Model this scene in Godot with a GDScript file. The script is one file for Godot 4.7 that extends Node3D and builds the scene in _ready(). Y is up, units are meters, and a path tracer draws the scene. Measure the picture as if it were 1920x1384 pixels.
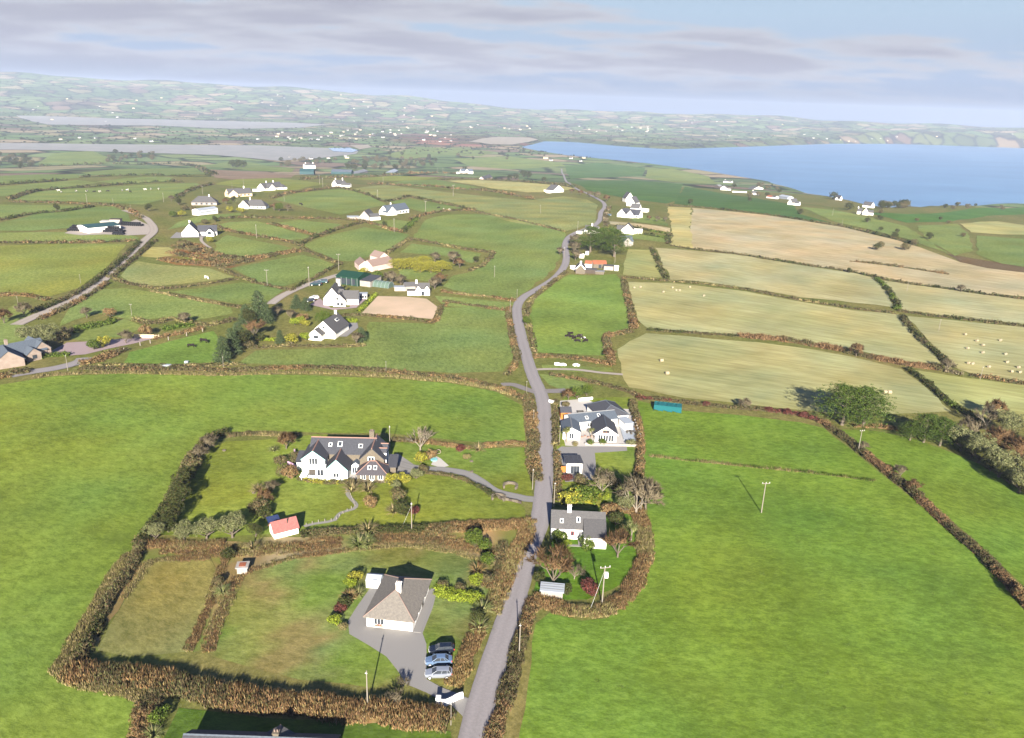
extends Node3D
# A peninsula seen from the air: fields, hedgebanks, farmhouses and a bay. Metres; x east-ish, -z away from the viewer, plateau at y = 0, sea at y = -80.

var M := {}
var rng := RandomNumberGenerator.new()
var tufts := {}
var plants := {}
var hw := 0.0
var cell_noise := FastNoiseLite.new()
var BAY: Array[Vector2] = [V(-48, -3725), V(58, -3412), V(159, -3155), V(273, -3013), V(426, -2822), V(558, -2558), V(663, -2212), V(511, -1289), V(487, -1111), V(524, -1093), V(617, -1157), V(1033, -1615), V(1641, -1988), V(5303, -6566), V(4216, -6770), V(3601, -6789), V(3049, -6756), V(2276, -6107), V(1512, -5141), V(955, -4436), V(730, -4151), V(582, -4279), V(353, -4643), V(77, -4632)]
var FALL: Array[Vector2] = [V(0, 0), V(650, 0), V(1000, -12), V(1400, -33), V(1800, -56), V(2250, -78), V(3500, -77), V(4500, -66), V(6500, -38), V(8500, -8), V(9500, 5), V(20000, 10), V(90000, 10)]
var RIDGE: Array[Vector2] = [V(-180, 60), V(-60, 262), V(-40, 255), V(-30, 241), V(-17, 222), V(-8, 168), V(1.6, 81), V(13, 102), V(27, 67), V(40, 61), V(70, 61), V(180, 60)]


func _ready() -> void:
	rng.seed = 11
	# camera
	var cam := Camera3D.new()
	cam.name = "camera"
	cam.position = Vector3(0, 88, 0)
	cam.rotation_degrees = Vector3(-18.6, 0, 2.0)
	cam.fov = 51.03
	cam.far = 90000.0
	add_child(cam)
	cam.current = true
	# sky, air, exposure
	var env := Environment.new()
	env.background_mode = Environment.BG_SKY
	env.sky = Sky.new()
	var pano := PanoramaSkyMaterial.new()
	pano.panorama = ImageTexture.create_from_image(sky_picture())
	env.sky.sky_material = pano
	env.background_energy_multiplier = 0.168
	env.tonemap_mode = Environment.TONE_MAPPER_LINEAR
	env.tonemap_exposure = 4.8
	env.fog_enabled = true
	env.fog_density = 0.00006
	env.fog_light_color = Color(0.80, 0.87, 1.0)
	env.sdfgi_enabled = true
	env.ssao_enabled = true
	env.ssil_enabled = true
	var we := WorldEnvironment.new()
	we.name = "world_environment"
	we.environment = env
	add_child(we)
	# sun: low, behind the viewer
	var sun := DirectionalLight3D.new()
	sun.name = "sun"
	sun.rotation_degrees = Vector3(-22.0, 1.7, 0)
	sun.light_energy = 1.6
	sun.light_color = Color(1.0, 0.96, 0.89)
	sun.light_angular_distance = 0.5
	sun.shadow_enabled = true
	add_child(sun)
	materials()
	terrain()
	fields()
	roads()
	plant_kit()
	hedges()
	houses_near()
	houses_middle()
	houses_far()
	trees()
	poles()
	cars()
	animals()
	small_things()


func V(x: float, z: float) -> Vector2:
	return Vector2(x, z)


func table(t: Array[Vector2], x: float) -> float:
	for i in range(1, t.size()):
		if x <= t[i].x:
			return lerpf(t[i - 1].y, t[i].y, (x - t[i - 1].x) / (t[i].x - t[i - 1].x))
	return t[-1].y


func in_bay(x: float, z: float) -> float:
	var best := 1e18
	var inside := false
	var n := BAY.size()
	var b: Vector2 = BAY[n - 1]
	for i in n:
		var a := b
		b = BAY[i]
		var ex := b.x - a.x
		var ez := b.y - a.y
		var t := clampf(((x - a.x) * ex + (z - a.y) * ez) / (ex * ex + ez * ez), 0, 1)
		var dx := x - a.x - t * ex
		var dz := z - a.y - t * ez
		best = minf(best, dx * dx + dz * dz)
		if (a.y > z) != (b.y > z) and x < a.x + (z - a.y) / (b.y - a.y) * ex:
			inside = not inside
	return sqrt(best) if inside else -sqrt(best)


func ground(x: float, z: float) -> float:
	var d := sqrt(x * x + z * z)
	if d <= 600.0:
		return 0.0
	var h := table(FALL, d)
	if d > 6000.0:
		h += table(RIDGE, rad_to_deg(atan2(x, -z))) * smoothstep(6000.0, 9500.0, d)
	h += 2.5 * smoothstep(650.0, 1100.0, d) * (1.0 - smoothstep(1900.0, 2250.0, d)) * sin(x * 0.011 + 1.0) * sin(z * 0.009)
	var a := smoothstep(4300.0, 7500.0, d)
	if a > 0.0:
		h += a * (14.0 * sin(x * 0.0031 + z * 0.0011) * sin(z * 0.0043 - x * 0.0007 + 0.7) + 9.0 * sin(x * 0.0071 - z * 0.0023 + 2.0) * sin(z * 0.0067 + 1.2))
	if x > -300.0 and z < -300.0:
		var s := in_bay(x, z)
		if s > 0.0:
			h = lerpf(h, -95.0, smoothstep(0.0, 150.0, s))
	return h


func at(p: Vector2, up := 0.0) -> Vector3:
	return Vector3(p.x, ground(p.x, p.y) + up, p.y)


# ---------- naming ----------
func tag(o: Node, label: String, category := "", group := "", kind := "") -> Node:
	o.set_meta("label", label)
	if category: o.set_meta("category", category)
	if group: o.set_meta("group", group)
	if kind: o.set_meta("kind", kind)
	return o


var taken := {}
func numbered(called: String) -> String:
	var n: int = taken.get(called, 0)
	taken[called] = n + 1
	return called if n == 0 else "%s_%03d" % [called, n]


func thing(called: String, label: String, category: String, where: Vector3, yaw := 0.0, group := "") -> Node3D:
	var o := Node3D.new()
	o.name = numbered(called)
	add_child(o, true)
	o.position = where
	o.rotation.y = deg_to_rad(yaw)
	tag(o, label, category, group)
	return o


func part(called: String, m: Mesh, mat: Material, parent: Node, where := Vector3.ZERO) -> MeshInstance3D:
	var o := MeshInstance3D.new()
	o.name = called if parent != self else numbered(called)
	o.mesh = m
	if mat: o.material_override = mat
	o.position = where
	parent.add_child(o, true)
	return o


func structure(called: String, m: Mesh, mat: Material, label: String) -> MeshInstance3D:
	var o := part(called, m, mat, self)
	tag(o, label, "", "", "structure")
	return o


func copy(src: Node3D, label: String, where: Vector3, yaw := 0.0, s := 1.0, group := "") -> Node3D:
	var c: Node3D = src.duplicate()
	c.name = numbered(str(src.get_meta("kindname")))
	add_child(c, true)
	c.position = where
	c.rotation.y = deg_to_rad(yaw)
	c.scale = Vector3.ONE * s
	c.set_meta("label", label)
	if group: c.set_meta("group", group)
	elif c.has_meta("group"): c.remove_meta("group")
	return c


# ---------- meshes ----------
func begin() -> SurfaceTool:
	var st := SurfaceTool.new()
	st.begin(Mesh.PRIMITIVE_TRIANGLES)
	return st


func q4(st: SurfaceTool, a: Vector3, b: Vector3, c: Vector3, d: Vector3) -> void:   # counter-clockwise seen from outside
	var n := (b - a).cross(c - a).normalized()
	var ux := (b - a).normalized()
	var uy := n.cross(ux)
	for p in [a, c, b, a, d, c]:
		st.set_normal(n)
		st.set_uv(Vector2((p - a).dot(ux), -(p - a).dot(uy)))
		st.add_vertex(p)


func t3(st: SurfaceTool, a: Vector3, b: Vector3, c: Vector3) -> void:
	var n := (b - a).cross(c - a).normalized()
	var ux := (b - a).normalized()
	var uy := n.cross(ux)
	for p in [a, c, b]:
		st.set_normal(n)
		st.set_uv(Vector2((p - a).dot(ux), -(p - a).dot(uy)))
		st.add_vertex(p)


func box(st: SurfaceTool, c: Vector3, s: Vector3, b := Basis.IDENTITY) -> void:
	var x := b.x * s.x * 0.5
	var y := b.y * s.y * 0.5
	var z := b.z * s.z * 0.5
	q4(st, c - x - y + z, c + x - y + z, c + x + y + z, c - x + y + z)
	q4(st, c + x - y - z, c - x - y - z, c - x + y - z, c + x + y - z)
	q4(st, c + x - y + z, c + x - y - z, c + x + y - z, c + x + y + z)
	q4(st, c - x - y - z, c - x - y + z, c - x + y + z, c - x + y - z)
	q4(st, c - x + y + z, c + x + y + z, c + x + y - z, c - x + y - z)
	q4(st, c - x - y - z, c + x - y - z, c + x - y + z, c - x - y + z)


func box_mesh(s: Vector3) -> ArrayMesh:
	var key := "box%s" % s
	if not tufts.has(key):
		var st := begin()
		box(st, Vector3.ZERO, s)
		tufts[key] = st.commit()
	return tufts[key]


func tube(st: SurfaceTool, a: Vector3, b: Vector3, ra: float, rb: float, n := 6, cap := false) -> void:
	var d := (b - a).normalized()
	var u := d.cross(Vector3.RIGHT if absf(d.x) < 0.8 else Vector3.UP).normalized()
	var v := d.cross(u)
	for i in n:
		var p := u * cos(TAU * i / n) + v * sin(TAU * i / n)
		var q := u * cos(TAU * (i + 1) / n) + v * sin(TAU * (i + 1) / n)
		for k in [[a + p * ra, p], [b + q * rb, q], [a + q * ra, q], [a + p * ra, p], [b + p * rb, p], [b + q * rb, q]]:
			st.set_normal(k[1])
			st.set_uv(Vector2.ZERO)
			st.add_vertex(k[0])
		if cap:
			t3(st, b, b + p * rb, b + q * rb)


# ---------- materials ----------
func mat(called: String, lin: Color, rough := 0.9, tex: Texture2D = null, uvs := 1.0) -> StandardMaterial3D:
	var m := StandardMaterial3D.new()
	m.resource_name = called
	m.albedo_color = lin.linear_to_srgb()
	m.roughness = rough
	m.metallic_specular = 0.25
	if tex:
		m.albedo_texture = tex
		m.uv1_scale = Vector3(uvs, uvs, uvs)
	M[called] = m
	return m


func grain(freq: float, lo: Color, hi: Color, size := 512, octaves := 5, seed_ := 1, gain := 0.6, kind := FastNoiseLite.TYPE_SIMPLEX_SMOOTH) -> NoiseTexture2D:
	var n := FastNoiseLite.new()
	n.seed = seed_
	n.noise_type = kind
	n.frequency = freq
	n.fractal_octaves = octaves
	n.fractal_gain = gain
	var t := NoiseTexture2D.new()
	t.width = size
	t.height = size
	t.seamless = true
	t.noise = n
	var g := Gradient.new()
	g.set_color(0, lo)
	g.set_color(1, hi)
	t.color_ramp = g
	return t


func g3(v: float, warm := 0.0) -> Color:
	return Color(v + warm, v, v - warm)


func materials() -> void:
	var fine := grain(0.02, Color(0.52, 0.56, 0.46), Color(1.0, 1.0, 0.98), 1024, 6, 3, 0.95)
	var broad := grain(0.006, Color(0.86, 0.89, 0.86), Color(1.0, 1.0, 1.0), 512, 4, 8)
	var streak := grain(0.012, Color(0.78, 0.77, 0.72), Color(1.0, 1.0, 0.98), 512, 4, 5, 0.75)
	for k in ["pasture", "stubble", "soil", "verge"]:
		var m := mat(k, Color(1, 1, 1), 1.0, streak if k == "stubble" else fine)
		m.vertex_color_use_as_albedo = true
		m.metallic_specular = 0.1
		m.detail_enabled = true
		m.detail_albedo = broad
		m.detail_blend_mode = BaseMaterial3D.BLEND_MODE_MUL
		m.detail_uv_layer = BaseMaterial3D.DETAIL_UV_2
		if k != "stubble":
			m.heightmap_enabled = true
			m.heightmap_texture = fine
			m.heightmap_scale = 9.0
	# country too far off to tell its fields' hedges apart: field mosaic with darker boundaries
	cell_noise.seed = 21
	cell_noise.noise_type = FastNoiseLite.TYPE_CELLULAR
	cell_noise.frequency = 0.036
	cell_noise.cellular_jitter = 0.75
	cell_noise.cellular_distance_function = FastNoiseLite.DISTANCE_MANHATTAN
	cell_noise.fractal_type = FastNoiseLite.FRACTAL_NONE
	cell_noise.domain_warp_enabled = true
	cell_noise.domain_warp_amplitude = 8.0
	cell_noise.domain_warp_frequency = 0.02
	var edges: FastNoiseLite = cell_noise.duplicate()
	cell_noise.cellular_return_type = FastNoiseLite.RETURN_CELL_VALUE
	edges.cellular_return_type = FastNoiseLite.RETURN_DISTANCE2_SUB
	var mosaic := NoiseTexture2D.new()
	mosaic.width = 2048
	mosaic.height = 2048
	mosaic.noise = cell_noise
	var ramp := Gradient.new()
	ramp.interpolation_mode = Gradient.GRADIENT_INTERPOLATE_CONSTANT
	ramp.offsets = PackedFloat32Array([0.0, 0.12, 0.22, 0.34, 0.45, 0.55, 0.63, 0.72, 0.8, 0.87, 0.94])
	var cols := PackedColorArray()
	for c in [Color(0.075, 0.11, 0.04), Color(0.10, 0.13, 0.05), Color(0.06, 0.085, 0.035), Color(0.17, 0.15, 0.085), Color(0.08, 0.12, 0.045), Color(0.05, 0.055, 0.03), Color(0.11, 0.145, 0.06), Color(0.19, 0.155, 0.10), Color(0.07, 0.10, 0.04), Color(0.12, 0.09, 0.065), Color(0.09, 0.125, 0.05)]:
		cols.append(c.linear_to_srgb())
	ramp.colors = cols
	mosaic.color_ramp = ramp
	var lines := NoiseTexture2D.new()
	lines.width = 2048
	lines.height = 2048
	lines.noise = edges
	var lr := Gradient.new()
	lr.offsets = PackedFloat32Array([0.0, 0.07, 0.13, 1.0])
	lr.colors = PackedColorArray([g3(0.48), g3(0.52), g3(1.0), g3(1.0)])
	lines.color_ramp = lr
	var far := mat("far country", Color(1, 1, 1), 1.0, mosaic)
	far.metallic_specular = 0.1
	far.vertex_color_use_as_albedo = true
	far.detail_enabled = true
	far.detail_albedo = lines
	far.detail_blend_mode = BaseMaterial3D.BLEND_MODE_MUL
	# water
	var sea := mat("sea", Color(0.072, 0.16, 0.275), 0.35)
	sea.metallic_specular = 0.4
	sea.detail_enabled = true
	sea.detail_albedo = grain(0.008, Color(0.72, 0.78, 0.84), Color(1, 1, 1), 512, 5, 33, 0.6)
	sea.detail_blend_mode = BaseMaterial3D.BLEND_MODE_MUL
	sea.detail_uv_layer = BaseMaterial3D.DETAIL_UV_2
	sea.normal_enabled = true
	var wave := grain(0.02, Color.BLACK, Color.WHITE, 512, 4, 9)
	wave.color_ramp = null
	wave.as_normal_map = true
	wave.bump_strength = 2.0
	sea.normal_texture = wave
	sea.normal_scale = 0.5
	mat("mud", Color(0.195, 0.185, 0.178), 0.55, broad, 0.004)
	mat("channel water", Color(0.16, 0.24, 0.36), 0.2)
	mat("beach sand", Color(0.22, 0.185, 0.145), 0.9, broad, 0.01)
	# made ground
	var speck := grain(0.05, Color(0.90, 0.90, 0.90), Color(1, 1, 1), 512, 5, 12, 0.6)
	mat("asphalt", Color(0.185, 0.172, 0.178), 0.9, speck, 0.06)
	mat("asphalt dark", Color(0.145, 0.132, 0.132), 0.9, speck, 0.07)
	mat("gravel", Color(0.165, 0.16, 0.158), 0.95, speck, 0.2)
	mat("track", Color(0.25, 0.22, 0.195), 0.95, speck, 0.1)
	mat("paving", Color(0.33, 0.315, 0.30), 0.9, speck, 0.2)
	mat("brick paving", Color(0.216, 0.168, 0.176), 0.9, speck, 0.2)
	mat("arena sand", Color(0.36, 0.266, 0.194), 0.95, broad, 0.01)
	mat("path stone", Color(0.182, 0.175, 0.161), 0.9, speck, 0.3)
	for k in ["asphalt", "asphalt dark", "track", "gravel", "path stone"]:
		M[k].vertex_color_use_as_albedo = true
	# buildings
	var render := grain(0.01, Color(0.86, 0.85, 0.83), Color(1, 1, 1), 256, 5, 14)
	var slate := grain(0.03, Color(0.76, 0.77, 0.80), Color(1, 1, 1), 256, 5, 15, 0.8)
	mat("white", Color(0.78, 0.77, 0.75), 0.85, render, 0.13)
	mat("far white", Color(0.40, 0.385, 0.36), 0.9)
	mat("cool white", Color(0.70, 0.76, 0.76), 0.85, render, 0.13)
	mat("cream", Color(0.528, 0.44, 0.304), 0.85, render, 0.13)
	mat("pale pink", Color(0.475, 0.374, 0.346), 0.85, render, 0.13)
	mat("pink brick", Color(0.21, 0.17, 0.15), 0.9, render, 0.13)
	mat("grey render", Color(0.248, 0.231, 0.22), 0.9, render, 0.13)
	var stones := grain(0.09, Color(0.42, 0.40, 0.38), Color(1, 0.97, 0.92), 256, 3, 16, 0.7, FastNoiseLite.TYPE_CELLULAR)
	mat("stone", Color(0.205, 0.19, 0.168), 0.95, stones, 0.4)
	mat("dark stone", Color(0.112, 0.098, 0.091), 0.95, stones, 0.4)
	mat("slate", Color(0.0488, 0.0507, 0.0598), 0.7, slate, 0.25)
	mat("slate blue", Color(0.072, 0.087, 0.108), 0.7, slate, 0.25)
	mat("slate grey", Color(0.075, 0.073, 0.074), 0.75, slate, 0.25)
	mat("slate purple", Color(0.055, 0.05, 0.057), 0.75, slate, 0.25)
	mat("tile brown", Color(0.149, 0.135, 0.118), 0.9, slate, 0.2)
	mat("tile buff", Color(0.198, 0.143, 0.121), 0.9, slate, 0.25)
	mat("terracotta", Color(0.19, 0.115, 0.095), 0.85)
	mat("pink sheet", Color(0.25, 0.095, 0.085), 0.7, slate, 0.2)
	mat("rust sheet", Color(0.24, 0.08, 0.042), 0.8, slate, 0.25)
	mat("green sheet", Color(0.007, 0.03, 0.018), 0.6)
	mat("teal sheet", Color(0.018, 0.045, 0.05), 0.6)
	mat("grey sheet", Color(0.125, 0.13, 0.14), 0.6)
	mat("sky sheet", Color(0.204, 0.228, 0.264), 0.5)
	mat("trim", Color(0.8, 0.8, 0.79), 0.6)
	mat("teal trim", Color(0.21, 0.406, 0.392), 0.7)
	mat("lilac", Color(0.35, 0.231, 0.322), 0.85)
	mat("orange wood", Color(0.325, 0.124, 0.0325), 0.8, streak, 0.5)
	mat("pole wood", Color(0.15, 0.135, 0.115), 0.9)
	mat("old wood", Color(0.216, 0.186, 0.156), 0.9, streak, 0.5)
	mat("dark wood", Color(0.05, 0.045, 0.04), 0.9)
	mat("metal", Color(0.45, 0.46, 0.47), 0.5)
	mat("solar", Color(0.021, 0.03, 0.072), 0.25)
	mat("black film", Color(0.012, 0.012, 0.014), 0.35)
	mat("red", Color(0.45, 0.03, 0.03), 0.6)
	mat("teal net", Color(0.006, 0.065, 0.075), 0.8)
	mat("poly film", Color(0.06, 0.09, 0.075), 0.5)
	mat("straw", Color(0.30, 0.262, 0.195), 0.95, streak, 0.6)
	mat("straw end", Color(0.25, 0.21, 0.15), 0.95)
	mat("turquoise", Color(0.12, 0.3, 0.33), 0.4)
	var glass := mat("glass", Color(0.025, 0.03, 0.038), 0.12)
	glass.metallic_specular = 0.5
	var leaf := mat("leaf", Color(1, 1, 1), 0.9)
	leaf.vertex_color_use_as_albedo = true
	leaf.metallic_specular = 0.12
	var bark := mat("bark", Color(0.09, 0.075, 0.06), 0.95)
	bark.metallic_specular = 0.1
	mat("pale bark", Color(0.15, 0.13, 0.105), 0.95)
	mat("hide", Color(1, 1, 1), 0.8).vertex_color_use_as_albedo = true


# ---------- sky: thin layered cloud over pale blue ----------
func sky_picture() -> Image:
	var w := 4096
	var h := 2048
	var n := FastNoiseLite.new()
	n.seed = 4
	n.frequency = 1.0
	n.fractal_octaves = 5
	n.fractal_gain = 0.55
	var n2: FastNoiseLite = n.duplicate()
	n2.seed = 9
	# high sky: broken cloud, in coarse rows enlarged
	var im := Image.create(w / 8, h / 8, false, Image.FORMAT_RGB8)
	for y in h / 8:
		var e := (0.5 - (y + 0.5) / (h / 8)) * PI
		for x in w / 8:
			im.set_pixel(x, y, sky_color(wrapf((x + 0.5) * 8.0 / w * TAU, -PI, PI), e, n, n2))
	im.resize(w, h, Image.INTERPOLATE_CUBIC)
	# the low sky in full detail, ahead
	var top := int(h * (0.5 - deg_to_rad(16.0) / PI))
	for y in range(top, h / 2 + 4):
		var e := (0.5 - (y + 0.5) / h) * PI
		for k in range(int(w * -0.13), int(w * 0.13)):
			im.set_pixel(posmod(k, w), y, sky_color((k + 0.5) / w * TAU, e, n, n2))
	return im


func sky_color(az: float, e: float, n: FastNoiseLite, n2: FastNoiseLite) -> Color:
	var el := maxf(e, 0.0)
	var up := clampf((el - 0.12) / 0.5, 0.0, 1.0)
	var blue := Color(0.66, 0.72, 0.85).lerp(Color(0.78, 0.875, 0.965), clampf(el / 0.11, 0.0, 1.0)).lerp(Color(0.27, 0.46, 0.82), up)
	var r := 1.0 / (tan(el) + 0.10)
	var p := Vector2(sin(az), cos(az)) * r
	var u := p.x * 0.42 + 5.0
	var v := p.y * 0.75
	var c := n.get_noise_2d(u, v) * 0.8 + 0.52 + 0.30 * n2.get_noise_2d(u * 0.35, v * 0.45)
	# more open to the upper right
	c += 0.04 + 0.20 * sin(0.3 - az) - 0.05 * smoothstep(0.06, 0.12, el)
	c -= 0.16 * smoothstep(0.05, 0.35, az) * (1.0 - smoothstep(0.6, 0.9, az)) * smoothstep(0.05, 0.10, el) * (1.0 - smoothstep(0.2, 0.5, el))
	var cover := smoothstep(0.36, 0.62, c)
	var body := smoothstep(0.5, 0.9, c)
	var cloud := Color(0.86, 0.87, 0.91).lerp(Color(0.755, 0.76, 0.82), body)
	var veil := 1.0 - smoothstep(0.0, 0.05, el)
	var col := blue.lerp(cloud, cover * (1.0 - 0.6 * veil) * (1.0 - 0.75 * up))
	return col.lerp(Color(0.46, 0.49, 0.56), veil * 0.85)


# ---------- land, sea ----------
func polar(d0: float, rows: int, ratio: float, color_at: Callable, uv_scale: float) -> ArrayMesh:
	var az := PackedFloat32Array()
	var a := -42.0
	var step := 0.15 if d0 > 100.0 else 0.6
	while a < 42.0:
		az.append(a)
		a += step
	for k in 40:
		az.append(42.0 + 276.0 * k / 39.0)
	var nc := az.size()
	var vs := PackedVector3Array()
	var cs := PackedColorArray()
	var us := PackedVector2Array()
	var ix := PackedInt32Array()
	var d := d0
	for r in rows:
		for k in nc:
			var t := deg_to_rad(az[k])
			var x := sin(t) * d
			var z := -cos(t) * d
			vs.append(Vector3(x, ground(x, z), z))
			us.append(Vector2(x, z) * uv_scale)
			cs.append(color_at.call(x, z, d))
		if r > 0:
			for k in nc:
				var i := (r - 1) * nc + k
				var j := (r - 1) * nc + (k + 1) % nc
				ix.append_array([i, j, i + nc, j, j + nc, i + nc])
		d = d * ratio if d > 1.0 else 60.0
	var arr := []
	arr.resize(Mesh.ARRAY_MAX)
	arr[Mesh.ARRAY_VERTEX] = vs
	arr[Mesh.ARRAY_COLOR] = cs
	arr[Mesh.ARRAY_TEX_UV] = us
	arr[Mesh.ARRAY_TEX_UV2] = us
	arr[Mesh.ARRAY_INDEX] = ix
	var m := ArrayMesh.new()
	m.add_surface_from_arrays(Mesh.PRIMITIVE_TRIANGLES, arr)
	var st := SurfaceTool.new()
	st.create_from(m, 0)
	st.generate_normals()
	return st.commit()


var patchy := FastNoiseLite.new()
var bare_mud := []

func terrain() -> void:
	patchy.seed = 3
	patchy.frequency = 0.02
	patchy.fractal_octaves = 4
	var near := func(x: float, z: float, _d: float) -> Color:
		var t := 0.5 + 0.9 * patchy.get_noise_2d(x, z)
		return Color(0.24, 0.19, 0.085).lerp(Color(0.15, 0.165, 0.05), clampf(t, 0, 1))
	var mid := polar(0.5, 2, 1.0, near, 0.017)
	mid = polar(60.0, 60, 1.0556, near, 0.017)
	# the disc under the viewer, then rings outward
	var disc := polar(0.5, 2, 1.0, near, 0.017)
	var st := SurfaceTool.new()
	st.create_from(disc, 0)
	st.append_from(mid, 0, Transform3D.IDENTITY)
	structure("ground", st.commit(), M["verge"], "rough olive ground of verges and banks between the fields")
	var dune := patchy.duplicate()
	dune.frequency = 0.0012
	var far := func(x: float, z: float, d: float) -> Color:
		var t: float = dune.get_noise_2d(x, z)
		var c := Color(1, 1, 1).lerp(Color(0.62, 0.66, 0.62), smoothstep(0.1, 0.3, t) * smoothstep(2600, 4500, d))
		# heath on the hill behind the village beach
		var k := Vector2(x + 330.0, (z + 4050.0) * 0.6).length()
		if d > 3800.0 and x > -100.0:
			c = c.lerp(Color(0.6, 0.55, 0.46), smoothstep(-120.0, 0.0, in_bay(x, z)))
		c = c.lerp(Color(1.1, 0.55, 0.6), 1.0 - smoothstep(250.0, 420.0, k))
		return c
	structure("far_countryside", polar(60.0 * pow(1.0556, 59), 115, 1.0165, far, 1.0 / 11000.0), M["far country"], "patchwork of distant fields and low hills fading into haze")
	# sea
	var s := begin()
	var lim := [-1500.0, 9800.0, -9800.0, -700.0]
	for i in 24:
		for j in 24:
			var x0 := lerpf(lim[0], lim[1], i / 24.0)
			var x1 := lerpf(lim[0], lim[1], (i + 1) / 24.0)
			var z0 := lerpf(lim[2], lim[3], j / 24.0)
			var z1 := lerpf(lim[2], lim[3], (j + 1) / 24.0)
			for p in [[x0, z1], [x1, z0], [x1, z1], [x0, z1], [x0, z0], [x1, z0]]:
				s.set_normal(Vector3.UP)
				s.set_uv(Vector2(p[0], p[1]) / 170.0)
				s.set_uv2(Vector2(p[0] / 2600.0, p[1] / 1100.0))
				s.add_vertex(Vector3(p[0], -80.0, p[1]))
	s.generate_tangents()
	structure("sea", s.commit(), M["sea"], "calm blue bay between the near slope and the far shore")
	sheet("mudflat", M["mud"], Color.WHITE, 0, [V(-1806, -2616), V(-1649, -2705), V(-1440, -2790), V(-1245, -2901), V(-1002, -3046), V(-838, -3040), V(-675, -3033), V(-584, -2902), V(-560, -2745), V(-618, -2474), V(-699, -2302), V(-778, -2356), V(-939, -2449), V(-1098, -2437), V(-1255, -2425), V(-1410, -2413), V(-1536, -2358), V(-1600, -2313)], "grey mudflat of the near estuary channel", 1.2)
	sheet("mudflat", M["mud"], Color.WHITE, 0, [V(-3044, -4876), V(-2798, -4954), V(-2441, -5027), V(-2167, -5086), V(-1956, -5336), V(-1499, -5466), V(-1257, -5358), V(-1298, -4730), V(-1531, -4323), V(-1692, -4297), V(-1933, -4327), V(-2179, -4140), V(-2348, -4006), V(-2562, -4230)], "grey mudflat of the far estuary channel", 1.5)
	sheet("channel_water", M["channel water"], Color.WHITE, 0, [V(-718, -3002), V(-656, -3088), V(-591, -2935), V(-585, -2796), V(-656, -2819)], "blue tidal pool at the end of the near mudflat", 2.6)
	sheet("beach", M["beach sand"], Color.WHITE, 0, [V(-247, -3924), V(-199, -4286), V(-120, -4530), V(0, -4554), V(104, -4512), V(41, -4131), V(-37, -3778), V(-136, -3759)], "pale sandy beach at the head of the bay", 2.0)
	sheet("beach", M["beach sand"], Color.WHITE, 0, [V(-697, -3281), V(-638, -3375), V(-587, -3181), V(-599, -3006)], "small pale strand beside the tidal pool", 2.0)


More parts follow.
